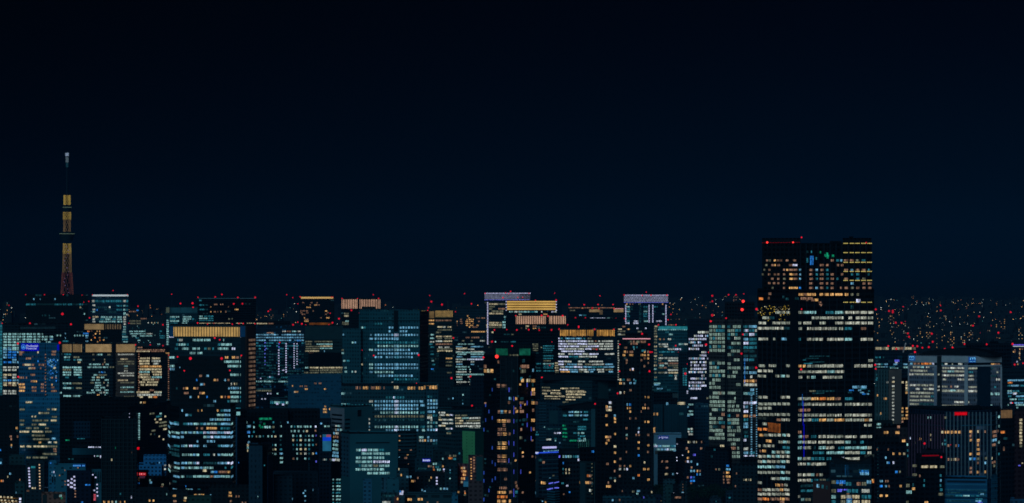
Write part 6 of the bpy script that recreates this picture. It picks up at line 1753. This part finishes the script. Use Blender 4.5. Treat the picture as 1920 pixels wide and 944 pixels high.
b = Bld('house', 'small pale blue house front with two amber windows in the dark low quarter', [(1068, 2600), (1084, 2600)], 902, fac((0.06, 0.15, 0.19), 4, 4, .1, .1, .9), depth=14)
b.rows(0, Z8, '785:812-824a 828-840a', 'a', 2.6)

b = Bld('apartment_block', 'dark green grey slab with dotted lamps down its edges', [(1086, 2320), (1112, 2310), (1131, 2320)], 866, fac((0.02, 0.03, 0.03), 3.3, 5, .8, .5, .4, .01))
b.panel(1, 1114, 1129, 866.5, 946, plain('slab_green', (0.05, 0.075, 0.07)), 'end_wall', 0.6)
b.panel(0, 1088, 1098, 868, 946, plain('slab_teal', (0.03, 0.05, 0.055)), 'side_wall', 0.5)
b.strip(0, 1111.3, 870, 1111.3, 926, 6.4, .8, LIT['e'])
b.strip(1, 1129.6, 870, 1129.6, 926, 6.4, .8, LIT['e'])
b.rows(0, Z8, '712:948-962o 965-985k;770:886-902a 934-964a 966-982k;836:966-985w;772:', 'a', 4.6)
b.tier('roof_house', [(1086, 2325), (1116, 2330)], 842, 868, fac(BLK))
b.rows(2, Z8, '508:985-1005b', 'b', 4)

# ================================================================= low-rise at the foot of the picture
def low(label, x0, x1, ytop, col, h=26, rows=(), name='low_block', Z=NAT, m='a', wh=3.6, pane=2, depth=16, dim=0.0, floor=3.2, bay=3.6, gw=.5, gh=.45, gl=.4, D=None):
    D = 0.78 * (D or (CAMZ - h) * F / (ytop - HY))
    b = Bld(name, label, [(x0, D), (x1, D)], ytop, fac(col, floor, bay, gw, gh, gl, dim), depth=depth)
    b.wout = 0.3
    for spec in rows:
        b.rows(0, Z, spec, m, wh, pane)
    return b


# left
b = low('slim block with one column of blue white lamps and one of warm lamps', 48, 83, 866, (0.02, 0.026, 0.032), 40)
b.lamps(0, [(54.3 + i * .25, 878.4 + 5.6 * i) for i in range(7)], 1.5, LED)
b.lamps(0, [(74 + i * .12, 872 + 5.55 * i) for i in range(9)], 1.1, LEDW)
b.panel(0, 58, 67, 874.5, 916, plain('mauve_wall', (0.05, 0.06, 0.07)), 'end_wall', .5)
b.panel(0, 58.5, 66.5, 874.5, 878, TEALP, 'lit_panel', .8)
b.rows(0, NAT, '915.5:60-63y 65-67y;920.5:50-55k', 'y', 3)
b = low('dull grey green flat roofed block left of the slim lamp dotted block', 17, 46, 855, (0.03, 0.05, 0.05), 36)
b = low('tiny dull green block low in the dark left corner', 28, 46, 905, (0.025, 0.05, 0.05), 30)
b.rows(0, NAT, '924:29.5-31.5n', 'n', 3)
b = low('black low block at the left edge with two orange lamps and a blue one', -20, 48, 875, (0.006, 0.0065, 0.008), 30, ['902:0-4o 4.5-7k;888.5:17.5-21n;894:14-15.5y;900:36.5-38k', ], D=2750)
b = low('edge block with a dull blue lit side low at the left frame edge', -20, 5, 862, (0.03, 0.08, 0.11), 36, ['868:0-3n;877:0-2k;890:0-3t'])
b = low('low block at the bottom left corner with three rows of yellow balcony lamps', -20, 42, 930, (0.012, 0.012, 0.01), 26)
for j, y in enumerate((932.2, 938.6, 943.5)):
    b.lamps(0, [(1.5 + 6.8 * i + j * 1.5, y + .35 * i) for i in range(5 if j else 4)], 1.5, LIT['y'])
    b.strip(0, 0, y + 1.2, 34, y + 2.4, 2.2, .5, lit('amber_dim', sr(140, 100, 40)))
b.rows(0, NAT, '935.5:36.5-39.5s;941.5:36.5-39.5s', 's', 4)
b = low('pale blue slab with two dark vertical slots and a blue roof lamp', 91, 106, 866, (0.04, 0.16, 0.23), 40)
b.panel(0, 97.5, 100, 893, 905, plain('slot_black', (0.006, 0.008, 0.01)), 'slot', .4)
b.panel(0, 102, 104, 893, 905, plain('slot_black', (0.006, 0.008, 0.01)), 'slot', .4)
b.rows(0, NAT, '868.5:94-96.5b;885.5:100.3-102.3s 97.3-98.2n;892:97.3-98.3n 103-104.4n', 'n', 3.4)
b = low('grey blue block with a grid of dark windows and a small glowing blue roof sign', 104, 160.5, 872, (0.045, 0.15, 0.19), 38, floor=5, bay=6.5, gw=.3, gh=.3, gl=.25)
sg = b.panel(0, 137, 160, 870.8, 875.6, lit('sign_deep_blue', sr(6, 34, 92), 1, (1, 1)), 'sign', .6)
m = MB()
for i, (a, w) in enumerate(((0, 2.2), (2.8, 2), (5.4, 1.3), (7.2, 2), (9.8, 1.6), (12, 2.2), (17.2, 2.4), (20.2, 1.6))):
    b._box(0, 137.4 + a, 137.4 + a + w, 872, 874.8, .6, .9, m)
b.onface(0, 'lettering', m, [SIGNC], parent=sg)
b.rows(0, NAT, '882:121-122.4k;891.5:111-113a;877.5:145.5-147.5k', 'k', 2.2)
b = low('dark navy block with a slanted cluster of violet white lamps on its left', 125, 171, 885, (0.008, 0.009, 0.022), 36)
b.lamps(0, [(90 + x / 7.61, 820 + y / 7.61) for x, y in ((375, 565), (340, 598), (290, 622), (380, 622), (328, 652), (345, 656), (290, 680), (380, 682), (328, 710), (345, 712), (382, 730))], 1.35, LED)
b.lamps(0, [(90 + x / 7.61, 820 + y / 7.61) for x, y in ((390, 768), (390, 808), (390, 850), (245, 632), (245, 678))], 1.1, LIT['k'])
b.rows(0, NAT, '909.5:160-163b 163.5-166b 166.5-169.5b;942:152-156b', 'b', 2.6)
b = low('teal block with dark vertical stripes and a red and white upright sign', 171, 190, 883, (0.045, 0.12, 0.14), 36, gl=.9)
for x in (174.5, 179, 183.5, 187):
    b.panel(0, x, x + 1.7, 884.5, 905, plain('slot_black', (0.006, 0.008, 0.01)), 'slot', .4)
b.lamps(0, [(182.2, 908.8), (182.2, 916), (182.2, 923), (177, 919.8), (174.2, 890.5), (179.5, 895.5), (183, 930)], 1.2, LED)
b.panel(0, 176, 179.4, 927, 938.5, lit('sign_rose', sr(220, 90, 110), 1, (1, 1), .5, .5), 'sign', .8)
b = low('beige walled block with one lit opening at the bottom left', 78, 123, 926, (0.42, 0.095, 0.06), 26, ['930:111-116c;934:114-117g'], wh=4)
b.panel(0, 80, 88, 928, 946, plain('slot_black2', (0.03, 0.028, 0.026)), 'recess', .3)
b.panel(0, 100, 110, 926.4, 935, plain('slot_black2', (0.03, 0.028, 0.026)), 'recess', .3)
b = low('dark block carrying a glowing red sign right of the dark grid tower', 254, 278, 884, (0.02, 0.03, 0.036), 36)
sg = b.panel(0, 257.2, 274, 886.2, 892, lit('sign_red_back', sr(150, 4, 14), 1, (1, 1)), 'sign', .8)
m = MB()
for i in range(5):
    b._box(0, 258.4 + i * 3.1, 260.3 + i * 3.1, 887.6, 890.4, .8, 1.0, m)
b.onface(0, 'lettering', m, [lit('sign_pink', sr(250, 120, 130), 1, (1, 1))], parent=sg)
b.panel(0, 262, 272, 892.5, 897, lit('rose_glow', sr(60, 30, 48), 1, (1, 1)), 'panel', .5)
b.lamps(0, [(259.8, 896.5), (259.8, 901)], 1.1, LIT['a'])
b.lamps(0, [(259.8, 906.5)], 1.4, LIT['b'])
b = low('thin post with a red lamp on top standing by the blue stepped block', 258.3, 260.6, 842, (0.05, 0.045, 0.07), 60, name='sign_post', depth=2)
b.lamps(0, [(259.3, 841)], 2.2, REDSIGN)
b = low('black flat roofed block at the bottom left of the stepped tower', 255, 316, 917, (0.008, 0.009, 0.011), 28, ['939:279-282a 286-289.5a;927:312-313.5c'])
b = low('dark low block with blue and yellow lamps, left of the stepped tower foot', 276, 318, 895, (0.016, 0.028, 0.032), 34, ['901:280-283c;905:281-285n;909:303-307e;914:301-306k;919:302.5-306b'], D=2720)

# left centre
b = low('low dark block with a dull green roof wall at the foot of the stepped tower', 352, 396, 932, (0.03, 0.05, 0.035), 28)
b = low('dark row of low blocks under the stepped tower with orange and mint windows', 316, 352, 921, (0.010, 0.011, 0.013), 26, ['930:324-330a;934:345-350y;940:325-331k;939:344-349a'])
b = low('black low block with scattered orange windows left of the two plain shafts', 392, 468, 912, (0.008, 0.009, 0.010), 26, ['924:429-434a;930:428-435a;940:431-435k;931:442-444k 446-449k;943:452-456k 459-462k;929:394-396n'])
b = low('low wide block with one amber lit hall at the foot of the stepped tower', 350, 400, 922, (0.010, 0.012, 0.014), 26, ['928.5:364-370a 371-376y 377-383a;912:348-349b'], D=2790)
b = low('broad dark blue low block with a row of white lamps at its right', 511, 596, 886, (0.014, 0.022, 0.030), 32, ['934.5:513-516n;936:547-548.5n;919:586-588n;905:508-509.5y'])
b.lamps(0, [(572.3, 920.5), (572.3, 930.5), (572.3, 939.5), (569, 925)], 1.4, LIT['n'])
b = low('dark blue grey hall behind the white lamped block', 513, 548, 893, (0.02, 0.03, 0.04), 30, D=2620)


def mast():
    D = 2450.0
    c = plan(579.5, D)
    root = bpy.data.objects.new('antenna_mast', None)
    COL.objects.link(root)
    root.location = (c.x, c.y, 0)
    root['label'] = 'thin lattice antenna mast left of the bright teal balcony block'
    root['category'] = 'mast'
    m = MB()
    z1 = zof(868, D)
    zs = [i * z1 / 34 for i in range(35)]
    r = lambda z: 0.9 * (1 - 0.6 * z / z1)
    cor = ((1, 1), (1, -1), (-1, -1), (-1, 1))
    for i in range(34):
        for k in range(4):
            a, d = cor[k], cor[(k + 1) % 4]
            r0, r1 = r(zs[i]), r(zs[i + 1])
            m.bar((a[0] * r0, a[1] * r0, zs[i]), (a[0] * r1, a[1] * r1, zs[i + 1]), .12)
            m.bar((a[0] * r0, a[1] * r0, zs[i]), (d[0] * r1, d[1] * r1, zs[i + 1]), .08)
    link('lattice', m.mesh('lattice', [plain('mast_paint', (0.06, 0.14, 0.18), .5)]), root)
    m = MB()
    m.bar((0, 0, z1 - 1), (0, 0, z1 + 6), .12)
    link('antenna', m.mesh('antenna', [plain('mast_paint', (0.06, 0.14, 0.18), .5)]), root)


mast()

# centre
b = low('pale blue grey block low between dark roofs, left of a taller teal block', 681, 697, 901, (0.05, 0.12, 0.17), 24, name='low_block')
b = low('slim grey block with two dark upright grooves at the bottom centre left', 715, 725, 899, (0.05, 0.09, 0.11), 26)
b.panel(0, 717.5, 719, 900, 918, plain('slot_black', (0.006, 0.008, 0.01)), 'groove', .3)
b = low('teal grey block with small dark windows beside the slim grooved block', 727, 748, 898, (0.035, 0.10, 0.115), 28, bay=6, floor=5, gw=.3, gh=.3)
b = low('mid grey block with warm lamps on a corner behind the teal grey block', 743, 766, 881, (0.03, 0.06, 0.07), 32, ['891:751-753.5a;894.5:762-766n 768.5-771.5n;880:747-749y'])
b = low('low building with a white lit shop front and one orange window edge, bottom centre left', 714, 759, 927, (0.04, 0.06, 0.065), 22, ['942:717-732w;930:718-740d;936:744-747a', '922:749-752b 753-757s;926:749-756s'], wh=4)
b.panel(0, 739, 748, 930, 946, plain('brown_wall', (0.3, 0.05, 0.04)), 'side_wall', .4)
b = low('long low teal grey block with two amber windows at the bottom centre', 760, 858, 926, (0.03, 0.055, 0.06), 20, ['937:764-772a;936.5:783.5-787a 787.8-792.5a;943:800-803k 819-822k'], floor=6, bay=9, gw=.7, gh=.35, wh=4.4, gl=.4)
b = low('black domed hall with a few lamps, behind the long teal grey block', 768, 836, 889, (0.008, 0.012, 0.015), 24, ['896.5:782-785k;896:807-810a;901:804-806e;902.5:771-775.5a;902:776.5-779k'], depth=40)
b.lamps(0, [(819, 896), (819, 902), (819, 907.5)], 1.5, LED)
m = MB()
for i in range(18):
    t = (i + .5) / 18
    b._box(0, 768 + 68 * i / 18, 768 + 68 * (i + 1) / 18, 889.2 - 3.4 * math.sin(math.pi * t) ** .7, 890, -30, .4, m)
b.onface(0, 'curved_roof', m, [ROOF])
b = low('dark low block with three blue white roof lamps right of the domed hall', 796, 842, 913, (0.02, 0.035, 0.045), 22, ['916.8:825-829c 831.5-836n 837-840n;919:790-793n;922:794-798n'])
b = low('small upright blue teal tower at the bottom centre', 847, 858.5, 928, (0.04, 0.14, 0.19), 26)
b.tier('roof_house', [(848.5, b.D + 3), (855.5, b.D + 3)], 923, 929, fac((0.03, 0.11, 0.16)), 6)
b = low('mauve brown block with five amber windows up its right side', 857.5, 877, 872, (0.34, 0.07, 0.07), 34, ['878:864-867.5a 869-872y;884:865-867k 867.5-874.5a;890.5:868-873.5a;897.5:864.5-867a 867.6-872a;904:864-868y'], wh=4)
b = low('slab with two columns of orange stair lights and a green tinted side', 878, 906, 856, (0.16, 0.05, 0.045), 38, D=2520)
b.lamps(0, [(883.3 + .05 * i, 861 + 5.3 * i) for i in range(8)], 1.3, LIT['a'])
b.lamps(0, [(888.8, 858 + 5.2 * i) for i in range(6)], 1.6, LIT['k'])
b.panel(0, 893, 905, 857, 902, plain('slab_dkgreen', (0.025, 0.06, 0.055)), 'side_wall', .4)
b = low('pale blue stepped building with raised corner turrets and small square windows', 880, 898, 905, (0.42, 0.48, 0.52), 26, bay=5, floor=5, gw=.25, gh=.3, gl=.2)
b.tier('turret', [(869, b.D - 2), (878, b.D - 2)], 903.5, 913, fac((0.22, 0.42, 0.5), 40, 40, .1, .1), 10)
b.tier('turret', [(896, b.D - 2), (905.5, b.D - 2)], 903.5, 911, fac((0.22, 0.42, 0.5), 40, 40, .1, .1), 10)
for xa in (872, 899.5):
    m = MB()
    b._box(0, xa, xa + 6.5, 894.5, 904, -4, -2, m)
    b.onface(0, 'spire', m, [plain('turret_blue', (0.03, 0.12, 0.2))])
b.rows(0, NAT, '911.5:885-887.5s', 's', 2.2)
b = low('dark block with a small orange lamp among dim mint lights', 812, 868, 846, (0.012, 0.024, 0.026), 44, ['859.5:840.5-848.5o;855:849-856e;860.5:829-832c;850.5:859-863t;855:842-846e;861:849-855t'])
b.panel(0, 834, 844, 847, 853, plain('beige_small', (0.05, 0.055, 0.05)), 'vent_house', 1.0)
b = low('dark block with a small violet white roof sign right of the wide office', 778, 810, 859, (0.016, 0.04, 0.05), 40)
sg = b.panel(0, 792, 807.5, 860.5, 866.4, lit('sign_indigo', sr(14, 16, 150), 1, (1, 1)), 'sign', .8)
m = MB()
for i, w in enumerate((1.5, 1.0, 1.2, 1.0, 1.5, 1.0, 1.2, 1.2)):
    b._box(0, 793 + 1.7 * i, 793 + 1.7 * i + w, 861.6 + (.5 if i % 3 else 0), 865, .8, 1.0, m)
b.onface(0, 'lettering', m, [SIGNW], parent=sg)
b.rows(0, NAT, '874.5:802.5-805.5k 807-809e;879:784-800d', 'k', 3)
b = low('small bright building with a mint and red lit front below the violet white sign', 811, 828, 868, (0.04, 0.10, 0.10), 34, ['870:811-814c 815-819c;876:811-814k 817-823t;881:812-815o 820-826c;885:811-819c 822-825t;888:818-826e'], wh=3.6, pane=1.5)
b.lamps(0, [(832.2, 880.5), (832.2, 886), (832.2, 891)], 1.4, LED)
b.rows(0, NAT, '874.5:829-832a', 'a', 3.6)
b = low('dark teal block with three small white lamps, left of the mauve brown block', 834, 858, 872, (0.014, 0.03, 0.035), 36, ['882:843-845n;886.5:843-845t;897.5:842.5-845c'], wh=2.2)
b = low('black roof with a red and an orange lamp in front of the pale turreted building', 858, 880, 915, (0.008, 0.009, 0.011), 22, ['923:858-862a;922:870.5-872.5k;925:871-873o;928:869.5-874e'])

# right of centre
b = low('low flat roof with a thin teal edge below the pink lined tower', 1130, 1230, 932, (0.02, 0.04, 0.05), 18, ['938:1147-1150n;921:1166-1167.5k;933:1206-1208p;938:1160-1163k'])
b.panel(0, 1130, 1185, 931.5, 933, plain('teal_edge', (0.04, 0.12, 0.14)), 'coping', .5)
b = low('small upright green grey shaft low in the dark trees', 1247, 1262, 912, (0.035, 0.06, 0.055), 20)
b = low('one low block with a long amber window among dark trees', 1258, 1285, 928, (0.012, 0.012, 0.013), 14, ['933:1265-1277k'])
b = low('dark low roof with a row of four white lamps left of the tallest tower', 1374, 1419, 872, (0.012, 0.02, 0.024), 30, ['900:1393-1396e 1397.5-1400y 1402-1404.5e 1406-1409y;888:1380-1382k;912:1378-1380k'])
b.tier('roof_house', [(1388, b.D + 5), (1418, b.D + 6)], 858, 873, fac((0.006, 0.007, 0.008)), 10)
b = low('dark low blocks with white shop lamps at the bottom right corner', 1872, 1960, 898, (0.012, 0.014, 0.02), 20, ['900.5:1890-1893s 1893.5-1901s;938:1895-1899s 1900-1903n 1904-1906s;904:1878-1881n;899:1911-1912.5p;930:1910-1913k'], wh=2.6)
b = low('low blue lit wall at the bottom right corner under the white shop lamps', 1894, 1960, 936, (0.05, 0.10, 0.16), 16)
b = low('unlit blue black block behind the blue glass building foot', 1868, 1893, 886, (0.012, 0.016, 0.03), 30)
b = low('low dark block with violet and white sign lights beside the rounded black block', 1160, 1226, 915, (0.008, 0.01, 0.013), 22, ['922:1185-1190e;926:1193-1197c;921:1194-1200n;938:1206-1208s;923:1221-1223y'])

# ---------------------------------------------------------------- trees
def tree(x, ytop, D, w, label, seed):
    r = random.Random(seed)
    c = plan(x, D)
    H = zof(ytop, D)
    root = bpy.data.objects.new('tree', None)
    COL.objects.link(root)
    root.location = (c.x, c.y, 0)
    root['label'] = label
    root['category'] = 'tree'
    root['group'] = 'dark trees at the foot of the towers'
    m = MB()
    m.ring((0, 0), .5, 0, .25, H * .7, n=7)
    for i in range(5):
        t = r.uniform(0, 6.28)
        m.bar((0, 0, H * r.uniform(.35, .6)), (w * .3 * math.cos(t), w * .3 * math.sin(t), H * r.uniform(.65, .85)), .14)
    link('trunk', m.mesh('trunk', [plain('bark', (0.03, 0.024, 0.018))]), root)
    m = MB()
    cl = [(r.uniform(-.35, .35) * w, r.uniform(-.35, .35) * w, H * r.uniform(.45, .86), r.uniform(.16, .3) * w) for _ in range(11)]
    for q in cl:
        for i in range(90):
            d = Vector((r.gauss(0, 1), r.gauss(0, 1), r.gauss(0, .8)))
            d = d.normalized() * q[3] * r.random() ** .4
            p = Vector(q[:3]) + d
            if p.z > H:
                continue
            s = r.uniform(.35, .8)
            a = Vector((r.gauss(0, 1), r.gauss(0, 1), r.gauss(0, 1))).normalized()
            e_ = a.orthogonal().normalized()
            f_ = a.cross(e_)
            m.poly([p + e_ * s, p + f_ * s, p - e_ * s, p - f_ * s], 0 if r.random() < .6 else 1)
    link('crown', m.mesh('crown', [plain('leaf_dark', (0.018, 0.035, 0.02)), plain('leaf_mid', (0.03, 0.05, 0.028))]), root)


TREES = [(1232, 908), (1246, 915), (1272, 906), (1290, 912), (1306, 905), (1322, 910), (1338, 906), (1354, 911), (1371, 905), (1388, 911), (1404, 907)]
for i, (x, y) in enumerate(TREES):
    D = (CAMZ - 20) * F / (y - HY)
    tree(x, y, D, 17, 'dark broad tree in the unlit row below the round shouldered apartment blocks', i)
for i, (x, y, lb) in enumerate(((838, 881, 'dark round tree between the domed hall and the wide office'), (662, 905, 'dark tree right of the bright teal balcony block'), (641, 918, 'dark tree at the foot of the bright teal balcony block'), (296, 936, 'dark tree at the bottom left of the stepped tower'))):
    tree(x, y, (CAMZ - 24) * F / (y - HY), 15, lb, 40 + i)

# ---------------------------------------------------------------- far towers fading into the haze
def far(x0, x1, ytop, D, label, mats='kkae', p=.3, group='hazy apartment towers on the horizon', beac=(), px=3.0, py=3.4):
    b = Bld('distant_tower', label, [(x0, D), (x1, D)], ytop, fac((0.045, 0.034, 0.036), 3.3, 4, .5, .5, .5), depth=26, cat='building', group=group)
    b.sprinkle(0, x0 + 1, x1 - .5, ytop + 2, min(ytop + 60, HY + CAMZ * F / D), px, py, p, mats, 1.3, 1.5)
    if beac:
        b.beacon(*beac, r=1.9, stem=1)
    return b


FL = 'distant apartment tower with tiny warm windows in the hazy skyline right of the tallest tower'
for x0, x1, y, D in ((1643, 1652, 594, 6300), (1664, 1678, 586, 6500), (1676, 1689, 604, 5900), (1692, 1710, 604, 5600), (1735, 1748, 600, 6400), (1751, 1760, 614, 5700), (1764, 1770, 608, 6000), (1780, 1796, 613, 5300), (1737, 1744, 590, 7200), (1768, 1779, 586, 7400), (1815, 1826, 600, 6300), (1830, 1838, 618, 5500), (1841, 1848, 612, 5600), (1850, 1858, 610, 5500), (1860, 1872, 606, 6500), (1872, 1888, 596, 7000), (1890, 1898, 604, 6800), (1908, 1920, 608, 5600), (1720, 1730, 612, 6700), (1800, 1812, 622, 6000)):
    far(x0, x1, y, D, FL, 'kaaayw', .26)
far(1373.5, 1385, 552, 8500, 'faint far tower with red roof corners just above the black penthouse tower', 'kk', .5, beac=((1366, 553), (1380, 553), (1394.5, 551.5)), px=2.4, py=2.4)
FM = 'distant hazy tower on the horizon between the tall towers left of centre'
for x0, x1, y, D, bc in ((503, 515, 584, 6200, ((507, 581), (503, 584))), (540, 548, 593, 6000, ()), (246, 261, 578, 6000, ()), (8, 18, 565, 6800, ((17, 573),)), (725, 728, 570, 6800, ()), (838, 842, 564, 7400, ())):
    far(x0, x1, y, D, FM, 'keac', .3, 'hazy towers on the left horizon', bc)
b = far(243, 308, 598, 4700, 'low distant teal office with pale window rows, right of the white roofed tower', 'tcdt', .06, 'distant teal offices')
b.rows(0, Z1, '325:1090-1140e 1145-1188e;345:1095-1140e 1150-1188e;412:1090-1120c 1130-1165c 1170-1225c;432:1095-1120c 1125-1230c 1235-1285w;450:1110-1150c 1180-1285c;468:1140-1170t;488:1160-1185c;412:1345-1364t;432:1342-1350t;450:1345-1388t;467:1345-1388t;520:1325-1350c;340:1245-1252w 1275-1282y 1300-1306y 1328-1334y;305:1185-1235k;245:1085-1150k;235:1150-1170b', 'c', 2.4, 1.4)
b.beacon((258.8, 574.5), (241.5, 606.5), (254.5, 647), (305.5, 609), r=1.7)
b.beacon((305.5, 609.5), r=2.0)
b = far(860, 905, 575, 5200, 'hazy dark distant slab behind the orange dotted tower', 'kd', .03)
b = far(1262, 1330, 592, 5600, 'wide hazy distant block left of the black penthouse tower', 'kekd', .06)
b.beacon((1258, 590), (1252.5, 600), r=2.0)


def radio_mast():
    D = 7000.0
    c = plan(1335.5, D)
    root = bpy.data.objects.new('radio_mast', None)
    COL.objects.link(root)
    root.location = (c.x, c.y, 0)
    root['label'] = 'thin far radio mast with red lamps left of the black penthouse tower'
    root['category'] = 'mast'
    m = MB()
    z1 = zof(554, D)
    m.bar((0, 0, 0), (0, 0, z1), 1.0, sides=6)
    link('pole', m.mesh('pole', [STEEL]), root)
    for y, r in ((555, 2.0), (565.3, 1.7), (591.5, 2.6)):
        m = MB()
        m.ball((0, -2, zof(y, D)), r * D / F)
        link('warning_light', m.mesh('warning_light', [BEAC]), root)


radio_mast()
for x, y, D in ((700, 553, 9000), (871, 551, 9000), (1040, 550, 9000), (322, 552, 9000), (1125, 555, 9000), (537.5, 553, 9000), (549, 558.5, 8500), (805.5, 554.5, 8000), (808.8, 566, 7500), (828.6, 571.5, 7000), (1693.5, 575.5, 8500), (1763.5, 573.3, 8500), (1764, 582.5, 7500), (1835.8, 593.5, 7000), (1895, 585.5, 7800), (1824.4, 611, 6000), (1836.5, 624.5, 5600), (1872, 624.3, 5600), (1857.3, 611, 6200), (1702.3, 625.5, 5400), (1704.5, 631.8, 5300), (1747, 626, 5600), (1748.8, 641.3, 5000), (1697.3, 604.5, 5900), (1690.5, 605.8, 5900), (1679.5, 605.3, 5900), (1667, 583.5, 6500), (1674, 583, 6500), (1674, 586, 6480)):
    c = plan(x, D)
    r = 1.9 * D / F if D < 8000 else 1.3 * D / F
    root = bpy.data.objects.new('lamp_mast', None)
    COL.objects.link(root)
    root.location = (c.x, c.y, 0)
    root['label'] = 'far thin mast tipped with a small red aircraft lamp on the hazy skyline'
    root['category'] = 'mast'
    root['group'] = 'red lamp masts on the skyline'
    m = MB()
    z = zof(y, D)
    m.bar((0, 0, 0), (0, 0, z - r), .9)
    link('pole', m.mesh('pole', [STEEL]), root)
    m = MB()
    m.ball((0, 0, z), r)
    link('warning_light', m.mesh('warning_light', [BEAC]), root)

# small blocks of the crowded low streets, seen in the gaps
fr = random.Random(21)
FILL = []
for i in range(150):
    x = fr.uniform(-10, 1925)
    if 1415 < x < 1645:
        continue
    w = fr.uniform(9, 30)
    if i % 2:
        D = fr.uniform(2790, 3350)
        t = HY + (CAMZ - fr.uniform(9, 34)) * F / D
    else:
        D = fr.uniform(2230, 2560)
        t = fr.uniform(893, 938)
    g = fr.choice((0.008, 0.014, 0.022, 0.035, 0.06))
    b = Bld('street_block', 'small low block among the crowded dark streets between the feet of the towers', [(x, D), (x + w, D + fr.uniform(-4, 4))], t,
            fac((g, g * fr.uniform(.95, 1.5), g * fr.uniform(1, 1.7)), 3.3, 3.5, .55, .45, .4, .02), depth=fr.uniform(10, 20), group='low blocks between the towers')
    if fr.random() < .6:
        b.tier('roof_house', [(x + w * .2, D + 4), (x + w * fr.uniform(.4, .8), D + 4)], t - fr.uniform(1.5, 4), t + 1, b.mat, 6)
    for k in range(fr.choice((0, 1, 1, 2, 3, 5))):
        xx = x + fr.uniform(.1, .8) * w
        ww = fr.choice((1.2, 1.6, 2.2, 3.6))
        b.win(0, xx, min(xx + ww, x + w), t + fr.uniform(2, 26), fr.choice((1.4, 2, 2.6)), LIT[fr.choice('kkaayycctnsbop')], None)
    if fr.random() < .22:
        xx = x + fr.uniform(.15, .85) * w
        b.lamps(0, [(xx, t + 3 + 5.2 * q) for q in range(fr.randint(3, 6))], .9, fr.choice((LED, LEDW, LIT['k'], LIT['n'])))

for i, b in enumerate(ALL):
    if b.name in ('office_tower', 'office_block', 'apartment_tower') and (b.P[-1] - b.P[0]).length > 14:
        b.roofscape(i)
    b.finish()
